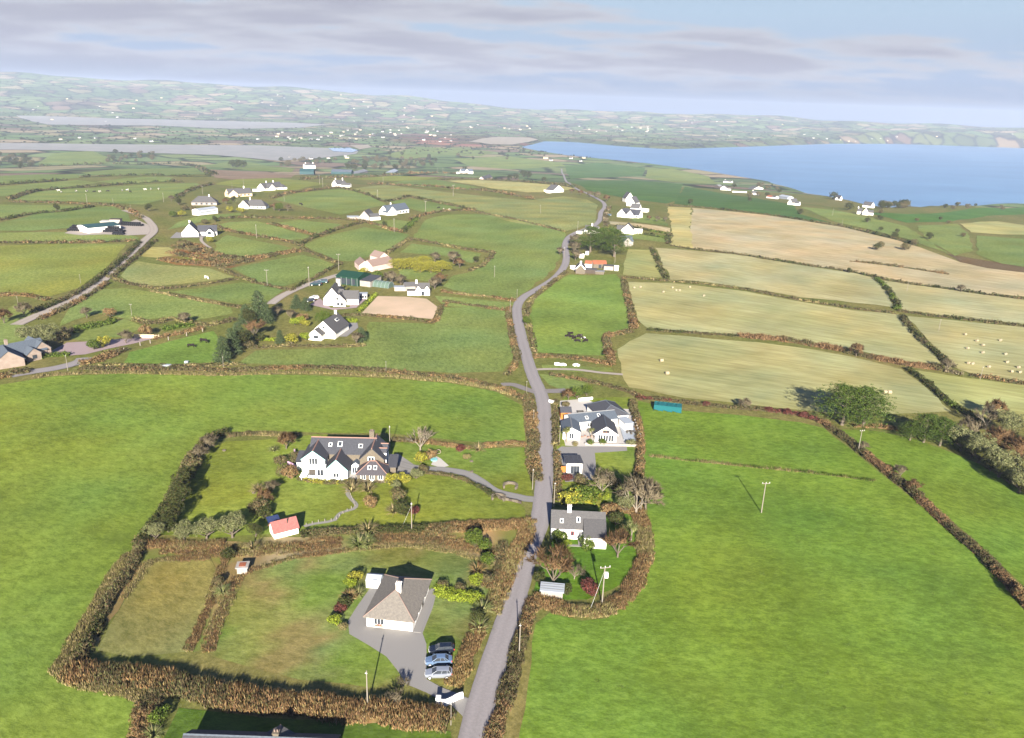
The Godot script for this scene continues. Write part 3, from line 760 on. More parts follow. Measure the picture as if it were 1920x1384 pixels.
func roads() -> void:
	var main := [V(-4.2, -87), V(-3.8, -90.6), V(-2.6, -99.8), V(1.1, -119.8), V(3, -131), V(4.7, -142), V(7.5, -154.9), V(8.9, -172.2), V(9.7, -191.1), V(10, -209.6), V(10.3, -226.9), V(9.4, -238.8), V(7, -257.5), V(4.3, -289.4), V(1.8, -329.4), V(1.5, -353.6), V(4.8, -373.6), V(12.1, -392.7), V(22.2, -422.4), V(29, -456), V(32, -488), V(33, -524), V(37, -561), V(44, -588), V(54, -612), V(64, -638), V(72, -681), V(80, -752), V(91, -822), V(97, -895), V(95, -959), V(90, -1036), V(82, -1187), V(97, -1646), V(127, -2379)]
	ribbon("road", M["asphalt"], main, 4.5, "narrow grey country road curving from the foreground to the far ridge", 0.14, 4.2)
	ribbon("lane", M["asphalt dark"], [V(9, -237.3), V(4.7, -240.9), V(0.5, -244.7), V(-3.4, -244.3)], 3.2, "side lane joining the crossroads from the left", 0.10)
	ribbon("lane", M["asphalt dark"], [V(9.7, -239.4), V(14.3, -239.8), V(18.3, -240.8)], 4.0, "short side lane right of the crossroads", 0.10)
	ribbon("track", M["track"], [V(7.6, -261.1), V(13.4, -262.4), V(22.9, -262.8), V(32.2, -260.3), V(39.3, -259.3)], 2.1, "pale farm track above the crossroads", 0.10)
	ribbon("lane", M["track"], [V(-325, -644), V(-302, -617), V(-279, -585), V(-251, -535), V(-238, -492), V(-224, -442), V(-207.5, -385), V(-200.8, -352.3), V(-199.2, -334.5), V(-197.4, -320.2), V(-197.8, -309.3), V(-197.4, -294.3)], 5.2, "pale lane past the silage yard between dark hedges", 0.12)
	ribbon("lane", M["track"], [V(-110.8, -341.4), V(-110.2, -358.4), V(-106.3, -378.8), V(-101.1, -393.6), V(-96.3, -406.6), V(-92, -415.8)], 4.6, "grey lane leading up to the green barn", 0.12)
	ribbon("lane", M["asphalt"], [V(-163.3, -236.5), V(-158.9, -240.8), V(-154.1, -244.6), V(-151.3, -248.3), V(-149.4, -252.7), V(-150.2, -256.8)], 5.2, "lane end with a pole at the lower left", 0.12)
	sheet("yard", M["brick paving"], Color.WHITE, 0, [V(-165.5, -261.3), V(-165.8, -273.8), V(-160, -275.9), V(-148.5, -280.9), V(-143.6, -284.4), V(-139.4, -287.9), V(-137.1, -283.7), V(-141.8, -275.4), V(-147.3, -268.6), V(-152, -260.9), V(-158.2, -258.3)], "purple brick drive of the slate bungalow", 0.12)
	sheet("yard", M["track"], Color.WHITE, 0, [V(-299, -510), V(-306, -542), V(-289, -557), V(-283, -564), V(-285, -581), V(-254, -544), V(-246, -517), V(-257, -510), V(-272, -511), V(-285, -504)], "dusty yard around the silage bales", 0.25)
	ribbon("drive", M["gravel"], [V(7.4, -164.4), V(4.3, -164.7), V(2, -165.6), V(-3.2, -168), V(-7.2, -173.3), V(-10.7, -176.9), V(-15.7, -178.6), V(-21, -178.8), V(-25.2, -179.7), V(-29.1, -181.9)], 3.0, "curving gravel drive from the road to the stone farmhouse", 0.09)
	sheet("yard", M["gravel"], Color.WHITE, 0, [V(-30.6, -173.6), V(-31.6, -184.3), V(-29.8, -187.8), V(-26.8, -184.1), V(-23, -179.3), V(-20.8, -178.2), V(-24.5, -175.5), V(-27.5, -173.2)], "gravel forecourt right of the stone farmhouse", 0.08)
	sheet("yard", M["gravel"], Color.WHITE, 20, [V(-27.8, -116.6), V(-27.1, -120.6), V(-25.4, -128.3), V(-21.2, -131.2), V(-12.9, -126), V(-13.1, -121.4), V(-14.1, -113.9), V(-13.1, -111.1), V(-12, -102.4), V(-9.5, -100.7), V(-7.1, -99.6), V(-4.7, -98.3), V(-5.6, -94.6), V(-7.4, -96.7), V(-11.7, -99.4), V(-15.1, -101.1), V(-17.1, -104.3), V(-19.4, -107.5), V(-23, -110.3), V(-26.8, -113)], "gravel drive and yard around the hip roofed bungalow", 0.09)
	sheet("patio", M["paving"], Color.WHITE, 0, [V(14.7, -217.5), V(15.7, -231.1), V(24.4, -233.9), V(28.8, -226.3), V(38.2, -225.9), V(35.6, -200.3), V(30.2, -195.5), V(15.5, -196.4)], "pale paved yard around the modern bungalow", 0.08)
	sheet("yard", M["gravel"], Color.WHITE, 0, [V(12.4, -192), V(14.3, -195.6), V(32.6, -197.2), V(32.4, -194.3), V(23.3, -192.2), V(22.8, -182.3), V(21.4, -176.1), V(14.3, -174.1), V(13.5, -184.7)], "grey gravel drive in front of the white garage", 0.12)
	sheet("arena", M["arena sand"], Color.WHITE, 0, [V(-67.3, -331), V(-66, -364), V(-52.8, -364.9), V(-42.1, -362.1), V(-35.1, -346.3), V(-35.3, -325.3), V(-51.1, -328.6)], "pale brown sand riding arena", 0.2)
	sheet("yard", M["brick paving"], Color.WHITE, 0, [V(-93.5, -342.9), V(-91.8, -355.7), V(-82.7, -338.5), V(-74.7, -340.6), V(-76.6, -358), V(-73.7, -364), V(-70.2, -359), V(-71.5, -340.1), V(-80.7, -334.9)], "paved yard around the big white house", 0.2)
	sheet("yard", M["gravel"], Color.WHITE, 0, [V(-71.8, -301.1), V(-71.4, -314.3), V(-66, -315), V(-64.1, -307.7), V(-66, -294.1), V(-69.1, -293.7)], "grey yard beside the white bungalow with a projecting gable", 0.2)
	sheet("yard", M["gravel"], Color.WHITE, 0, [V(-227, -505), V(-233, -529), V(-215, -524), V(-213, -544), V(-208, -540), V(-208, -512)], "grey yard in front of the white gabled house", 0.25)
	ribbon("path", M["path stone"], [V(-38.5, -167), V(-37.9, -163.8), V(-36.3, -161.2), V(-34.8, -158.8), V(-35.2, -156.8), V(-37.5, -155.1), V(-38, -153.1), V(-38.2, -151.7), V(-40, -150.6), V(-42.2, -149.8), V(-44.2, -148.5)], 1.0, "winding slate garden path below the farmhouse", 0.09)
	ribbon("path", M["track"], [V(-209, -512), V(-204, -499), V(-196, -485), V(-188, -473)], 2.0, "white curved path below the gabled house", 0.25)


# ---------- plants ----------
func shade(c: Color, k: float) -> Color:
	return Color(c.r * k, c.g * k, c.b * k)


# a handful of leaves or blades; "up" 0 = round clump, 1 = upright blades
func tuft(n: int, size: float, up: float, cols: Array, seed_: int, wide := 0.5) -> ArrayMesh:
	var r := RandomNumberGenerator.new()
	r.seed = seed_
	var st := begin()
	for i in n:
		var dir := Vector3(r.randf_range(-1, 1), r.randf_range(-0.3, 1), r.randf_range(-1, 1)).normalized()
		var c := dir * (0.3 + 0.7 * r.randf()) * Vector3(1, 0.8, 1)
		c = c.lerp(Vector3(dir.x * 0.8, 0.15, dir.z * 0.8), up)
		var along := Vector3(r.randf_range(-1, 1), r.randf_range(-1, 1), r.randf_range(-1, 1)).normalized()
		along = along.lerp(Vector3(dir.x * 0.35, 1.0, dir.z * 0.35), up).normalized()
		var across := along.cross(Vector3(r.randf_range(-1, 1), r.randf_range(-1, 1), r.randf_range(-1, 1))).normalized()
		var l := size * r.randf_range(0.7, 1.3)
		var w := l * wide
		var normal := (dir + Vector3(0, 0.35, 0)).normalized()
		var col: Color = cols[r.randi() % cols.size()]
		col = shade(col, r.randf_range(0.36, 0.80))
		leaf_face(st, c - across * w * 0.5 - along * l * 0.5, c + along * l * 0.5, c + across * w * 0.5 - along * l * 0.5, normal, col)
	return st.commit()


# one leaf, its front turned outwards
func leaf_face(st: SurfaceTool, a: Vector3, b: Vector3, c: Vector3, out: Vector3, col: Color) -> void:
	var g := (c - a).cross(b - a).normalized()
	var flip := g.dot(out) < 0.0
	var n := ((-g if flip else g) * 0.7 + out).normalized()
	for p in ([a, c, b] if flip else [a, b, c]):
		st.set_color(col)
		st.set_normal(n)
		st.add_vertex(p)


const BROWN := [Color(0.15, 0.11, 0.065), Color(0.18, 0.13, 0.07), Color(0.12, 0.095, 0.055), Color(0.16, 0.145, 0.07), Color(0.09, 0.105, 0.04), Color(0.12, 0.13, 0.055)]
const RUST := [Color(0.27, 0.165, 0.08), Color(0.31, 0.21, 0.10), Color(0.21, 0.135, 0.065), Color(0.28, 0.23, 0.115), Color(0.16, 0.145, 0.06), Color(0.23, 0.14, 0.08)]
const DRY := [Color(0.31, 0.245, 0.135), Color(0.26, 0.21, 0.105), Color(0.22, 0.195, 0.08), Color(0.18, 0.18, 0.06)]
const DARK := [Color(0.055, 0.075, 0.025), Color(0.075, 0.085, 0.03), Color(0.09, 0.075, 0.035), Color(0.045, 0.06, 0.022)]
const GREEN := [Color(0.08, 0.13, 0.02), Color(0.11, 0.16, 0.03), Color(0.06, 0.10, 0.02), Color(0.14, 0.17, 0.04)]
const LIME := [Color(0.21, 0.27, 0.03), Color(0.26, 0.30, 0.04), Color(0.16, 0.22, 0.03)]
const GOLD := [Color(0.40, 0.37, 0.05), Color(0.30, 0.29, 0.05), Color(0.18, 0.19, 0.04)]
const SAGE := [Color(0.17, 0.19, 0.09), Color(0.21, 0.22, 0.11), Color(0.13, 0.15, 0.06), Color(0.24, 0.23, 0.12)]
const BLUEGREEN := [Color(0.06, 0.095, 0.04), Color(0.085, 0.12, 0.055), Color(0.12, 0.15, 0.08), Color(0.045, 0.07, 0.028)]
const PINE := [Color(0.13, 0.16, 0.04), Color(0.05, 0.09, 0.02), Color(0.07, 0.115, 0.025), Color(0.09, 0.13, 0.03), Color(0.04, 0.07, 0.018)]
const MAROON := [Color(0.13, 0.045, 0.04), Color(0.17, 0.06, 0.05), Color(0.10, 0.05, 0.04)]
const TWIG := [Color(0.24, 0.20, 0.13), Color(0.28, 0.235, 0.16), Color(0.19, 0.16, 0.105)]
const TWIGBROWN := [Color(0.22, 0.14, 0.075), Color(0.27, 0.17, 0.09), Color(0.17, 0.11, 0.06)]
const TWIGPALE := [Color(0.36, 0.30, 0.22), Color(0.30, 0.25, 0.18), Color(0.42, 0.36, 0.27)]
const FLAX := [Color(0.22, 0.24, 0.09), Color(0.16, 0.19, 0.06), Color(0.30, 0.29, 0.14), Color(0.11, 0.14, 0.045)]
const FLAXRUST := [Color(0.32, 0.20, 0.09), Color(0.26, 0.18, 0.07), Color(0.36, 0.27, 0.13), Color(0.15, 0.14, 0.05)]

var palettes := {}

func palette(called: String) -> Array:
	return palettes[called]


func tuft_set(called: String, up: float, wide: float) -> Array:
	var key := "tuft %s %s" % [called, up]
	if not tufts.has(key):
		var out := []
		for k in 6:
			out.append(tuft(18, 0.45 if up < 0.5 else 0.7, up, palette(called), 100 + k * 7 + called.hash() % 1000, wide))
		tufts[key] = out
	return tufts[key]


# the leafy outside of a rounded crown: tufts on a bumpy ellipsoid
func crown_mesh(size: Vector3, called: String, n: int, s: float, seed_: int, lobes := 5, hollow := 0.55) -> ArrayMesh:
	var r := RandomNumberGenerator.new()
	r.seed = seed_
	var centres := []
	for i in lobes:
		var a := TAU * i / lobes + r.randf() * 0.8
		centres.append([Vector3(cos(a) * r.randf_range(0.25, 0.55), r.randf_range(-0.2, 0.45), sin(a) * r.randf_range(0.25, 0.55)), r.randf_range(0.42, 0.66)])
	var st := begin()
	var set_ := tuft_set(called, 0.0, 0.6)
	for i in n:
		var lobe: Array = centres[r.randi() % lobes]
		var d := Vector3(r.randfn(), r.randfn() * 0.9 + 0.15, r.randfn()).normalized()
		var p: Vector3 = lobe[0] + d * lobe[1] * lerpf(hollow, 1.0, sqrt(r.randf()))
		p = Vector3(p.x, maxf(p.y, -0.75), p.z) * size * 0.5
		var b := Basis(Quaternion(Vector3.UP, d) if absf(d.y) < 0.98 else Quaternion.IDENTITY).rotated(Vector3.UP, 0.0)
		b = b * Basis(Vector3.UP, r.randf() * TAU)
		st.append_from(set_[r.randi() % 6], 0, Transform3D(b.scaled(Vector3.ONE * s * r.randf_range(0.7, 1.3)), p))
	return st.commit()


func limbs(st: SurfaceTool, a: Vector3, d: Vector3, l: float, r0: float, depth: int, r: RandomNumberGenerator, tips: Array, spread := 0.6, rise := 0.25) -> void:
	var b := a + d * l
	tube(st, a, b, r0, r0 * 0.62, 5 if depth > 2 else 3)
	if depth <= 1:
		tips.append([b, d, l])
	if depth == 0:
		return
	for i in 3:
		var nd := (d + Vector3(r.randf_range(-1, 1), r.randf_range(-0.7, 0.7), r.randf_range(-1, 1)) * spread + Vector3.UP * rise).normalized()
		limbs(st, a + d * l * r.randf_range(0.5, 1.0), nd, l * r.randf_range(0.62, 0.8), r0 * 0.55, depth - 1, r, tips, spread, rise)


# a leafless tree: short trunk with spreading limbs, and a rounded crown of fine twigs
func bare_tree(kindname: String, pal: String, barkmat: String, seed_: int, twigs: int, spread: float, rise: float, height := 8.0) -> Node3D:
	var o := Node3D.new()
	o.set_meta("kindname", kindname)
	o.set_meta("category", "tree")
	var r := RandomNumberGenerator.new()
	r.seed = seed_
	var st := begin()
	var tips := []
	tube(st, Vector3(0, -0.3, 0), Vector3(0, height * 0.14, 0), height * 0.032, height * 0.026, 6)
	for i in 5:
		var a := TAU * i / 5.0 + r.randf_range(-0.4, 0.4)
		var d := Vector3(cos(a) * 0.62, 0.9, sin(a) * 0.62) if i > 0 else Vector3(0.1, 1, 0)
		limbs(st, Vector3(0, height * 0.11, 0), d.normalized(), height * r.randf_range(0.27, 0.33), height * 0.016, 3, r, tips, spread, rise)
	part("trunk", st.commit(), M[barkmat], o)
	var ct := begin()
	var cols: Array = palette(pal)
	for t in tips:
		for k in twigs:
			var d: Vector3 = (t[1] + Vector3(r.randf_range(-1, 1), r.randf_range(-0.6, 0.9), r.randf_range(-1, 1)) * 0.9).normalized()
			var l := height * r.randf_range(0.07, 0.17)
			var a: Vector3 = t[0] - t[1] * r.randf() * t[2] * 0.9
			var side := d.cross(Vector3(r.randf_range(-1, 1), r.randf_range(-1, 1), r.randf_range(-1, 1))).normalized() * height * 0.0075
			var col := shade(cols[r.randi() % cols.size()], r.randf_range(0.26, 0.54))
			leaf_face(ct, a - side, a + d * l, a + side, (a - Vector3(0, height * 0.4, 0) + d).normalized(), col)
	tag(part("crown", ct.commit(), M["leaf"], o), "fine leafless twigs", "", "", "stuff")
	return o


# tree with a leafy crown; built about 8 m tall
func leafy_tree(kindname: String, pal: String, seed_: int, crown: Vector3, lift: float, n: int, s: float, category := "tree", lobes := 6) -> Node3D:
	var o := Node3D.new()
	o.set_meta("kindname", kindname)
	o.set_meta("category", category)
	var r := RandomNumberGenerator.new()
	r.seed = seed_
	var st := begin()
	tube(st, Vector3(0, -0.3, 0), Vector3(0.1, lift * 0.9, 0), 0.05 * crown.x, 0.03 * crown.x, 6)
	for i in 5:
		var a := TAU * i / 5.0 + r.randf()
		tube(st, Vector3(0, lift * 0.5, 0), Vector3(cos(a) * crown.x * 0.3, lift + crown.y * 0.1, sin(a) * crown.z * 0.3), 0.03 * crown.x, 0.008 * crown.x, 5)
	part("trunk" if category == "tree" else "stem", st.commit(), M["bark"], o)
	tag(part("crown" if category == "tree" else "foliage", crown_mesh(crown, pal, n, s, seed_ + 1, lobes), M["leaf"], o, Vector3(0, lift + crown.y * 0.3, 0)), "dense leaf clumps", "", "", "stuff")
	return o


# windswept cypress or pine: shelves of needles on leaning limbs
func shelf_tree(kindname: String, pal: String, seed_: int, w: float, h: float, shelves: int) -> Node3D:
	var o := Node3D.new()
	o.set_meta("kindname", kindname)
	o.set_meta("category", "tree")
	var r := RandomNumberGenerator.new()
	r.seed = seed_
	var st := begin()
	var ct := begin()
	var set_ := tuft_set(pal, 0.0, 0.6)
	tube(st, Vector3(0, -0.3, 0), Vector3(0.3, h * 0.75, 0), w * 0.05, w * 0.018, 7)
	for i in shelves:
		var f := float(i) / (shelves - 1)
		var y := h * lerpf(0.28, 0.9, f)
		var reach := w * 0.5 * sqrt(maxf(0.06, 1.0 - pow((f - 0.25) / 0.8, 2.0))) * r.randf_range(0.75, 1.05)
		var a := i * 2.4 + r.randf_range(-0.3, 0.3)
		var tip := Vector3(cos(a) * reach * 0.75, y + reach * 0.12, sin(a) * reach * 0.75)
		tube(st, Vector3(0.3 * f, y - reach * 0.3, 0), tip, w * 0.016, w * 0.006, 5)
		for k in 84:
			var q := Vector3(r.randfn() * 0.42, r.randfn() * 0.14, r.randfn() * 0.42) * reach
			q.y -= 0.25 * Vector2(q.x, q.z).length_squared() / maxf(reach, 0.1)
			var p := tip + q
			var s := w * 0.042 * r.randf_range(0.7, 1.3)
			ct.append_from(set_[r.randi() % 6], 0, Transform3D(Basis(Vector3.UP, r.randf() * TAU).scaled(Vector3(s * 1.25, s * 0.9, s * 1.25)), p))
	part("trunk", st.commit(), M["bark"], o)
	tag(part("crown", ct.commit(), M["leaf"], o), "shelves of dark needles", "", "", "stuff")
	return o


func conifer(kindname: String, pal: String, seed_: int, w: float, h: float) -> Node3D:
	var o := Node3D.new()
	o.set_meta("kindname", kindname)
	o.set_meta("category", "tree")
	var r := RandomNumberGenerator.new()
	r.seed = seed_
	var st := begin()
	tube(st, Vector3(0, -0.3, 0), Vector3(0, h * 0.96, 0), w * 0.04, w * 0.008, 6)
	part("trunk", st.commit(), M["bark"], o)
	var ct := begin()
	var set_ := tuft_set(pal, 0.0, 0.6)
	var n := 26
	for i in n:
		var f := float(i) / n
		var y := h * lerpf(0.06, 0.97, f)
		var reach := w * 0.5 * pow(1.0 - f, 0.62) * r.randf_range(0.75, 1.15) + w * 0.04
		for k in int(11 * (1.0 - f) + 4):
			var a := r.randf() * TAU
			for j in 3:
				var q := reach * (0.35 + 0.33 * j)
				var s := w * 0.08 * r.randf_range(0.7, 1.35)
				ct.append_from(set_[r.randi() % 6], 0, Transform3D(Basis(Vector3.UP, r.randf() * TAU).scaled(Vector3.ONE * s), Vector3(cos(a) * q, y - q * 0.22 + r.randf_range(-0.1, 0.1) * reach, sin(a) * q)))
	tag(part("crown", ct.commit(), M["leaf"], o), "drooping needle sprays", "", "", "stuff")
	return o


func blades(n: int, l: float, w: float, pal: String, seed_: int, bend: float, flat := 0.3) -> ArrayMesh:
	var r := RandomNumberGenerator.new()
	r.seed = seed_
	var st := begin()
	var cols: Array = palette(pal)
	for i in n:
		var a := r.randf() * TAU
		var out := Vector3(cos(a), 0, sin(a))
		var side := Vector3(-sin(a), 0, cos(a)) * w * 0.5
		var tilt := r.randf_range(flat, 1.25)
		var ll := l * r.randf_range(0.7, 1.1)
		var p0 := out * 0.06 * l
		var p1 := p0 + (out * cos(tilt) + Vector3.UP * sin(tilt)) * ll * 0.6
		var p2 := p1 + (out * cos(tilt - bend) + Vector3.UP * sin(tilt - bend)) * ll * 0.45
		var col := shade(cols[r.randi() % cols.size()], r.randf_range(0.42, 0.85))
		var nn := (out * 0.5 + Vector3.UP).normalized()
		for t in [[p0 - side * 0.7, p1 - side, p0 + side * 0.7], [p0 + side * 0.7, p1 - side, p1 + side], [p1 - side, p2, p1 + side]]:
			leaf_face(st, t[0], t[1], t[2], nn, col)
	return st.commit()


func flax(kindname: String, pal: String, seed_: int) -> Node3D:
	var o := Node3D.new()
	o.set_meta("kindname", kindname)
	o.set_meta("category", "plant")
	tag(part("blades", blades(110, 2.3, 0.13, pal, seed_, 0.5, 0.35), M["leaf"], o), "long arching sword leaves", "", "", "stuff")
	return o


func cordyline(kindname: String, seed_: int) -> Node3D:
	var o := Node3D.new()
	o.set_meta("kindname", kindname)
	o.set_meta("category", "tree")
	var r := RandomNumberGenerator.new()
	r.seed = seed_
	var st := begin()
	tube(st, Vector3(0, -0.2, 0), Vector3(0.05, 2.2, 0), 0.2, 0.13, 7)
	var heads := [Vector3(0.75, 3.9, 0.2), Vector3(-0.6, 4.3, 0.3), Vector3(0.1, 3.6, -0.6)]
	for h in heads:
		tube(st, Vector3(0.05, 2.1, 0), h, 0.12, 0.09, 6)
	part("trunk", st.commit(), M["pale bark"], o)
	for k in 3:
		tag(part("crown", blades(90, 1.15, 0.10, "flax", seed_ + k, 0.7, -0.7), M["leaf"], o, heads[k]), "spiky rosette of leaves", "", "", "stuff")
	return o


func plant_kit() -> void:
	palettes = {"brown": BROWN, "rust": RUST, "dry": DRY, "dark": DARK, "green": GREEN, "lime": LIME, "gold": GOLD, "sage": SAGE, "bluegreen": BLUEGREEN, "pine": PINE, "maroon": MAROON, "twig": TWIG, "twigbrown": TWIGBROWN, "twigpale": TWIGPALE, "flax": FLAX, "flaxrust": FLAXRUST}
	plants["bare"] = [bare_tree("bare_tree", "twig", "pale bark", 31, 7, 0.6, 0.05), bare_tree("bare_tree", "twig", "pale bark", 47, 7, 0.6, 0.05)]
	plants["barebrown"] = [bare_tree("bare_tree", "twigbrown", "bark", 53, 13, 0.6, 0.05), bare_tree("bare_tree", "twigbrown", "bark", 59, 13, 0.6, 0.05)]
	plants["barepale"] = [bare_tree("bare_tree", "twigpale", "pale bark", 61, 2, 0.55, 0.05)]
	plants["barethick"] = [bare_tree("bare_tree", "twigbrown", "bark", 67, 18, 0.75, 0.0), bare_tree("bare_tree", "twig", "bark", 71, 16, 0.75, 0.0)]
	plants["sage"] = [leafy_tree("leafy_tree", "sage", 5, Vector3(9, 6.5, 8.5), 2.4, 420, 0.62), leafy_tree("leafy_tree", "sage", 6, Vector3(8, 7, 8), 2.0, 420, 0.6)]
	plants["dark"] = [leafy_tree("evergreen_tree", "dark", 8, Vector3(8, 8, 7), 1.6, 420, 0.62), leafy_tree("evergreen_tree", "dark", 9, Vector3(7, 8.5, 7), 1.4, 420, 0.6)]
	plants["round"] = [leafy_tree("round_tree", "green", 12, Vector3(8, 8, 8), 1.8, 480, 0.6, "tree", 7)]
	plants["pine"] = [shelf_tree("cypress_tree", "pine", 14, 9.5, 10, 15), shelf_tree("cypress_tree", "pine", 15, 9, 10.5, 14)]
	plants["gold"] = [shelf_tree("golden_cypress_tree", "gold", 17, 13, 8, 11), shelf_tree("golden_cypress_tree", "gold", 18, 12, 8, 11)]
	plants["conifer"] = [conifer("conifer_tree", "bluegreen", 19, 8, 12), conifer("conifer_tree", "bluegreen", 20, 9, 11)]
	var shrub_kinds := {"brown": "brown", "rust": "rust", "shrubdark": "dark", "shrubgreen": "green", "lime": "lime", "maroon": "maroon", "shrubsage": "sage", "dry": "dry", "goldbush": "gold"}
	var k := 30
	for s in shrub_kinds:
		plants[s] = [leafy_tree("shrub", shrub_kinds[s], k, Vector3(3.4, 2.8, 3.2), 0.5, 110, 0.5, "shrub", 5), leafy_tree("shrub", shrub_kinds[s], k + 1, Vector3(3.6, 2.4, 3.0), 0.5, 110, 0.5, "shrub", 4)]
		k += 2
	plants["flax"] = [flax("flax_plant", "flax", 71), flax("flax_plant", "flax", 72)]
	plants["flaxrust"] = [flax("flax_plant", "flaxrust", 73), flax("flax_plant", "flaxrust", 74)]
	plants["pampas"] = [flax("pampas_grass", "dry", 75)]
	plants["cordyline"] = [cordyline("cabbage_tree", 81)]
	plants["farclump"] = [leafy_tree("far_tree", "dark", 91, Vector3(9, 7, 8), 1.2, 90, 1.2)]
	plants["farbrown"] = [leafy_tree("far_tree", "brown", 92, Vector3(9, 6.5, 8), 1.2, 90, 1.2)]


# height of each kind as built
const BUILT := {"bare": 8.0, "barebrown": 8.0, "barepale": 8.0, "barethick": 7.4, "sage": 8.0, "dark": 8.5, "round": 8.5, "pine": 10.0, "gold": 8.0, "conifer": 11.8, "cordyline": 5.2, "flax": 2.0, "flaxrust": 2.0, "pampas": 2.0, "farclump": 7.0, "farbrown": 7.0}

func plant(kind: String, label: String, p: Vector2, h: float, group := "") -> Node3D:
	var set_: Array = plants[kind]
	var s: float = h / BUILT.get(kind, 2.7)
	return copy(set_[rng.randi() % set_.size()], label, at(p), rng.randf() * 360.0, s, group)


# ---------- hedges: an earth bank with growth on it ----------
func hedge(label: String, pal: String, width: float, height: float, pts: Array, upright := 0.0, dense := 1.0, second := "", called := "hedge") -> void:
	var c := Curve2D.new()
	for i in pts.size():
		var t: Vector2 = (pts[mini(i + 1, pts.size() - 1)] - pts[maxi(i - 1, 0)]) / 6.0
		c.add_point(pts[i], -t, t)
	var mid: Vector2 = pts[pts.size() / 2]
	var dist := mid.length()
	var step := clampf(dist / 130.0, 0.9, 9.0)
	c.bake_interval = step
	if dist > 225.0:
		width *= 0.68
		height *= 0.66
	elif pal != "lime" and not called.contains("grass"):
		width *= 0.8
		height *= 0.88
	var line := c.get_baked_points()
	var o := thing(called, label, "hedge", at(line[0]))
	var org := at(line[0])
	var cols: Array = palette(pal)
	var st := begin()
	var seed_ := float(label.hash() % 997)
	var rows := 7
	for i in line.size():
		var a := line[maxi(i - 1, 0)]
		var b := line[mini(i + 1, line.size() - 1)]
		var side := (b - a).normalized().orthogonal()
		var wob := 1.0 + 0.35 * patchy.get_noise_1d(i * step * 5.0 + seed_)
		var hob := 1.0 + 0.6 * patchy.get_noise_1d(i * step * 7.0 + seed_ * 3.0) + 0.15 * sin(i * 2.1 + seed_)
		var sway := width * 0.3 * patchy.get_noise_1d(i * step * 3.0 + seed_ * 7.0)
		for k in rows:
			var f := k / (rows - 1.0)
			var ang := PI * f
			var p := line[i] + side * (cos(ang) * width * 0.36 * wob + sway)
			var rough := 0.5 + 0.9 * fposmod(sin(i * 12.9898 + k * 78.233 + seed_) * 43758.5, 1.0)
			var y := (pow(sin(ang), 0.7) * height * hob * (0.5 if upright < 0.5 else 0.32) * rough) if k > 0 and k < rows - 1 else -0.3
			var col := shade(cols[int(fposmod(sin(i * 3.7 + k * 9.1 + seed_) * 917.3, 1.0) * cols.size()) % cols.size()], 0.30)
			st.set_color(col)
			st.add_vertex(at(p, y) - org)
	for i in line.size() - 1:
		for k in rows - 1:
			var j := i * rows + k
			for n in [j, j + rows, j + 1, j + 1, j + rows, j + rows + 1]:
				st.add_index(n)
	st.generate_normals()
	tag(part("bank", st.commit(), M["leaf"], o), "overgrown bank")
	# growth
	var ft := begin()
	var s := maxf(0.42 + 0.12 * height, dist / 300.0)
	var set_ := tuft_set(pal, upright, 0.5 if upright < 0.5 else 0.22)
	var set2 := tuft_set(second, upright, 0.5 if upright < 0.5 else 0.22) if second else set_
	var length := c.get_baked_length()
	var n := int(length * (width + height) * (1.7 if dist < 230.0 else 1.35) / (s * s) * dense)
	for i in n:
		var q := rng.randf() * length
		var p := c.sample_baked(q)
		var ahead := c.sample_baked(minf(q + 0.5, length))
		var back := c.sample_baked(maxf(q - 0.5, 0.0))
		var side := (ahead - back).normalized().orthogonal()
		var f := rng.randf()
		var ang := PI * f
		var ii := q / step
		var wob := 1.0 + 0.35 * patchy.get_noise_1d(ii * step * 5.0 + seed_)
		var hob := 1.0 + 0.6 * patchy.get_noise_1d(ii * step * 7.0 + seed_ * 3.0)
		var sway := width * 0.3 * patchy.get_noise_1d(ii * step * 3.0 + seed_ * 7.0)
		p += side * (cos(ang) * width * 0.5 * wob * rng.randf_range(0.75, 1.05) + sway)
		var y := pow(sin(ang), 0.7) * height * hob * (0.85 if upright < 0.5 else 0.6) * rng.randf_range(0.55, 1.05)
		var which: Array = set2 if patchy.get_noise_1d(q * 2.0 + seed_) + rng.randf_range(-0.2, 0.2) > 0.08 else set_
		var ss := s * rng.randf_range(0.65, 1.35)
		ft.append_from(which[rng.randi() % 6], 0, Transform3D(Basis(Vector3.UP, rng.randf() * TAU).scaled(Vector3(ss, ss * (1.0 + upright * 0.5), ss)), at(p, y) - org))
	tag(part("growth", ft.commit(), M["leaf"], o), "tangled stems and leaves", "", "", "stuff")


func strip(label: String, pal: String, width: float, height: float, pts: Array, dense := 1.0, second := "") -> void:
	hedge(label, pal, width, height, pts, 1.0, dense, second, "grass_bank")


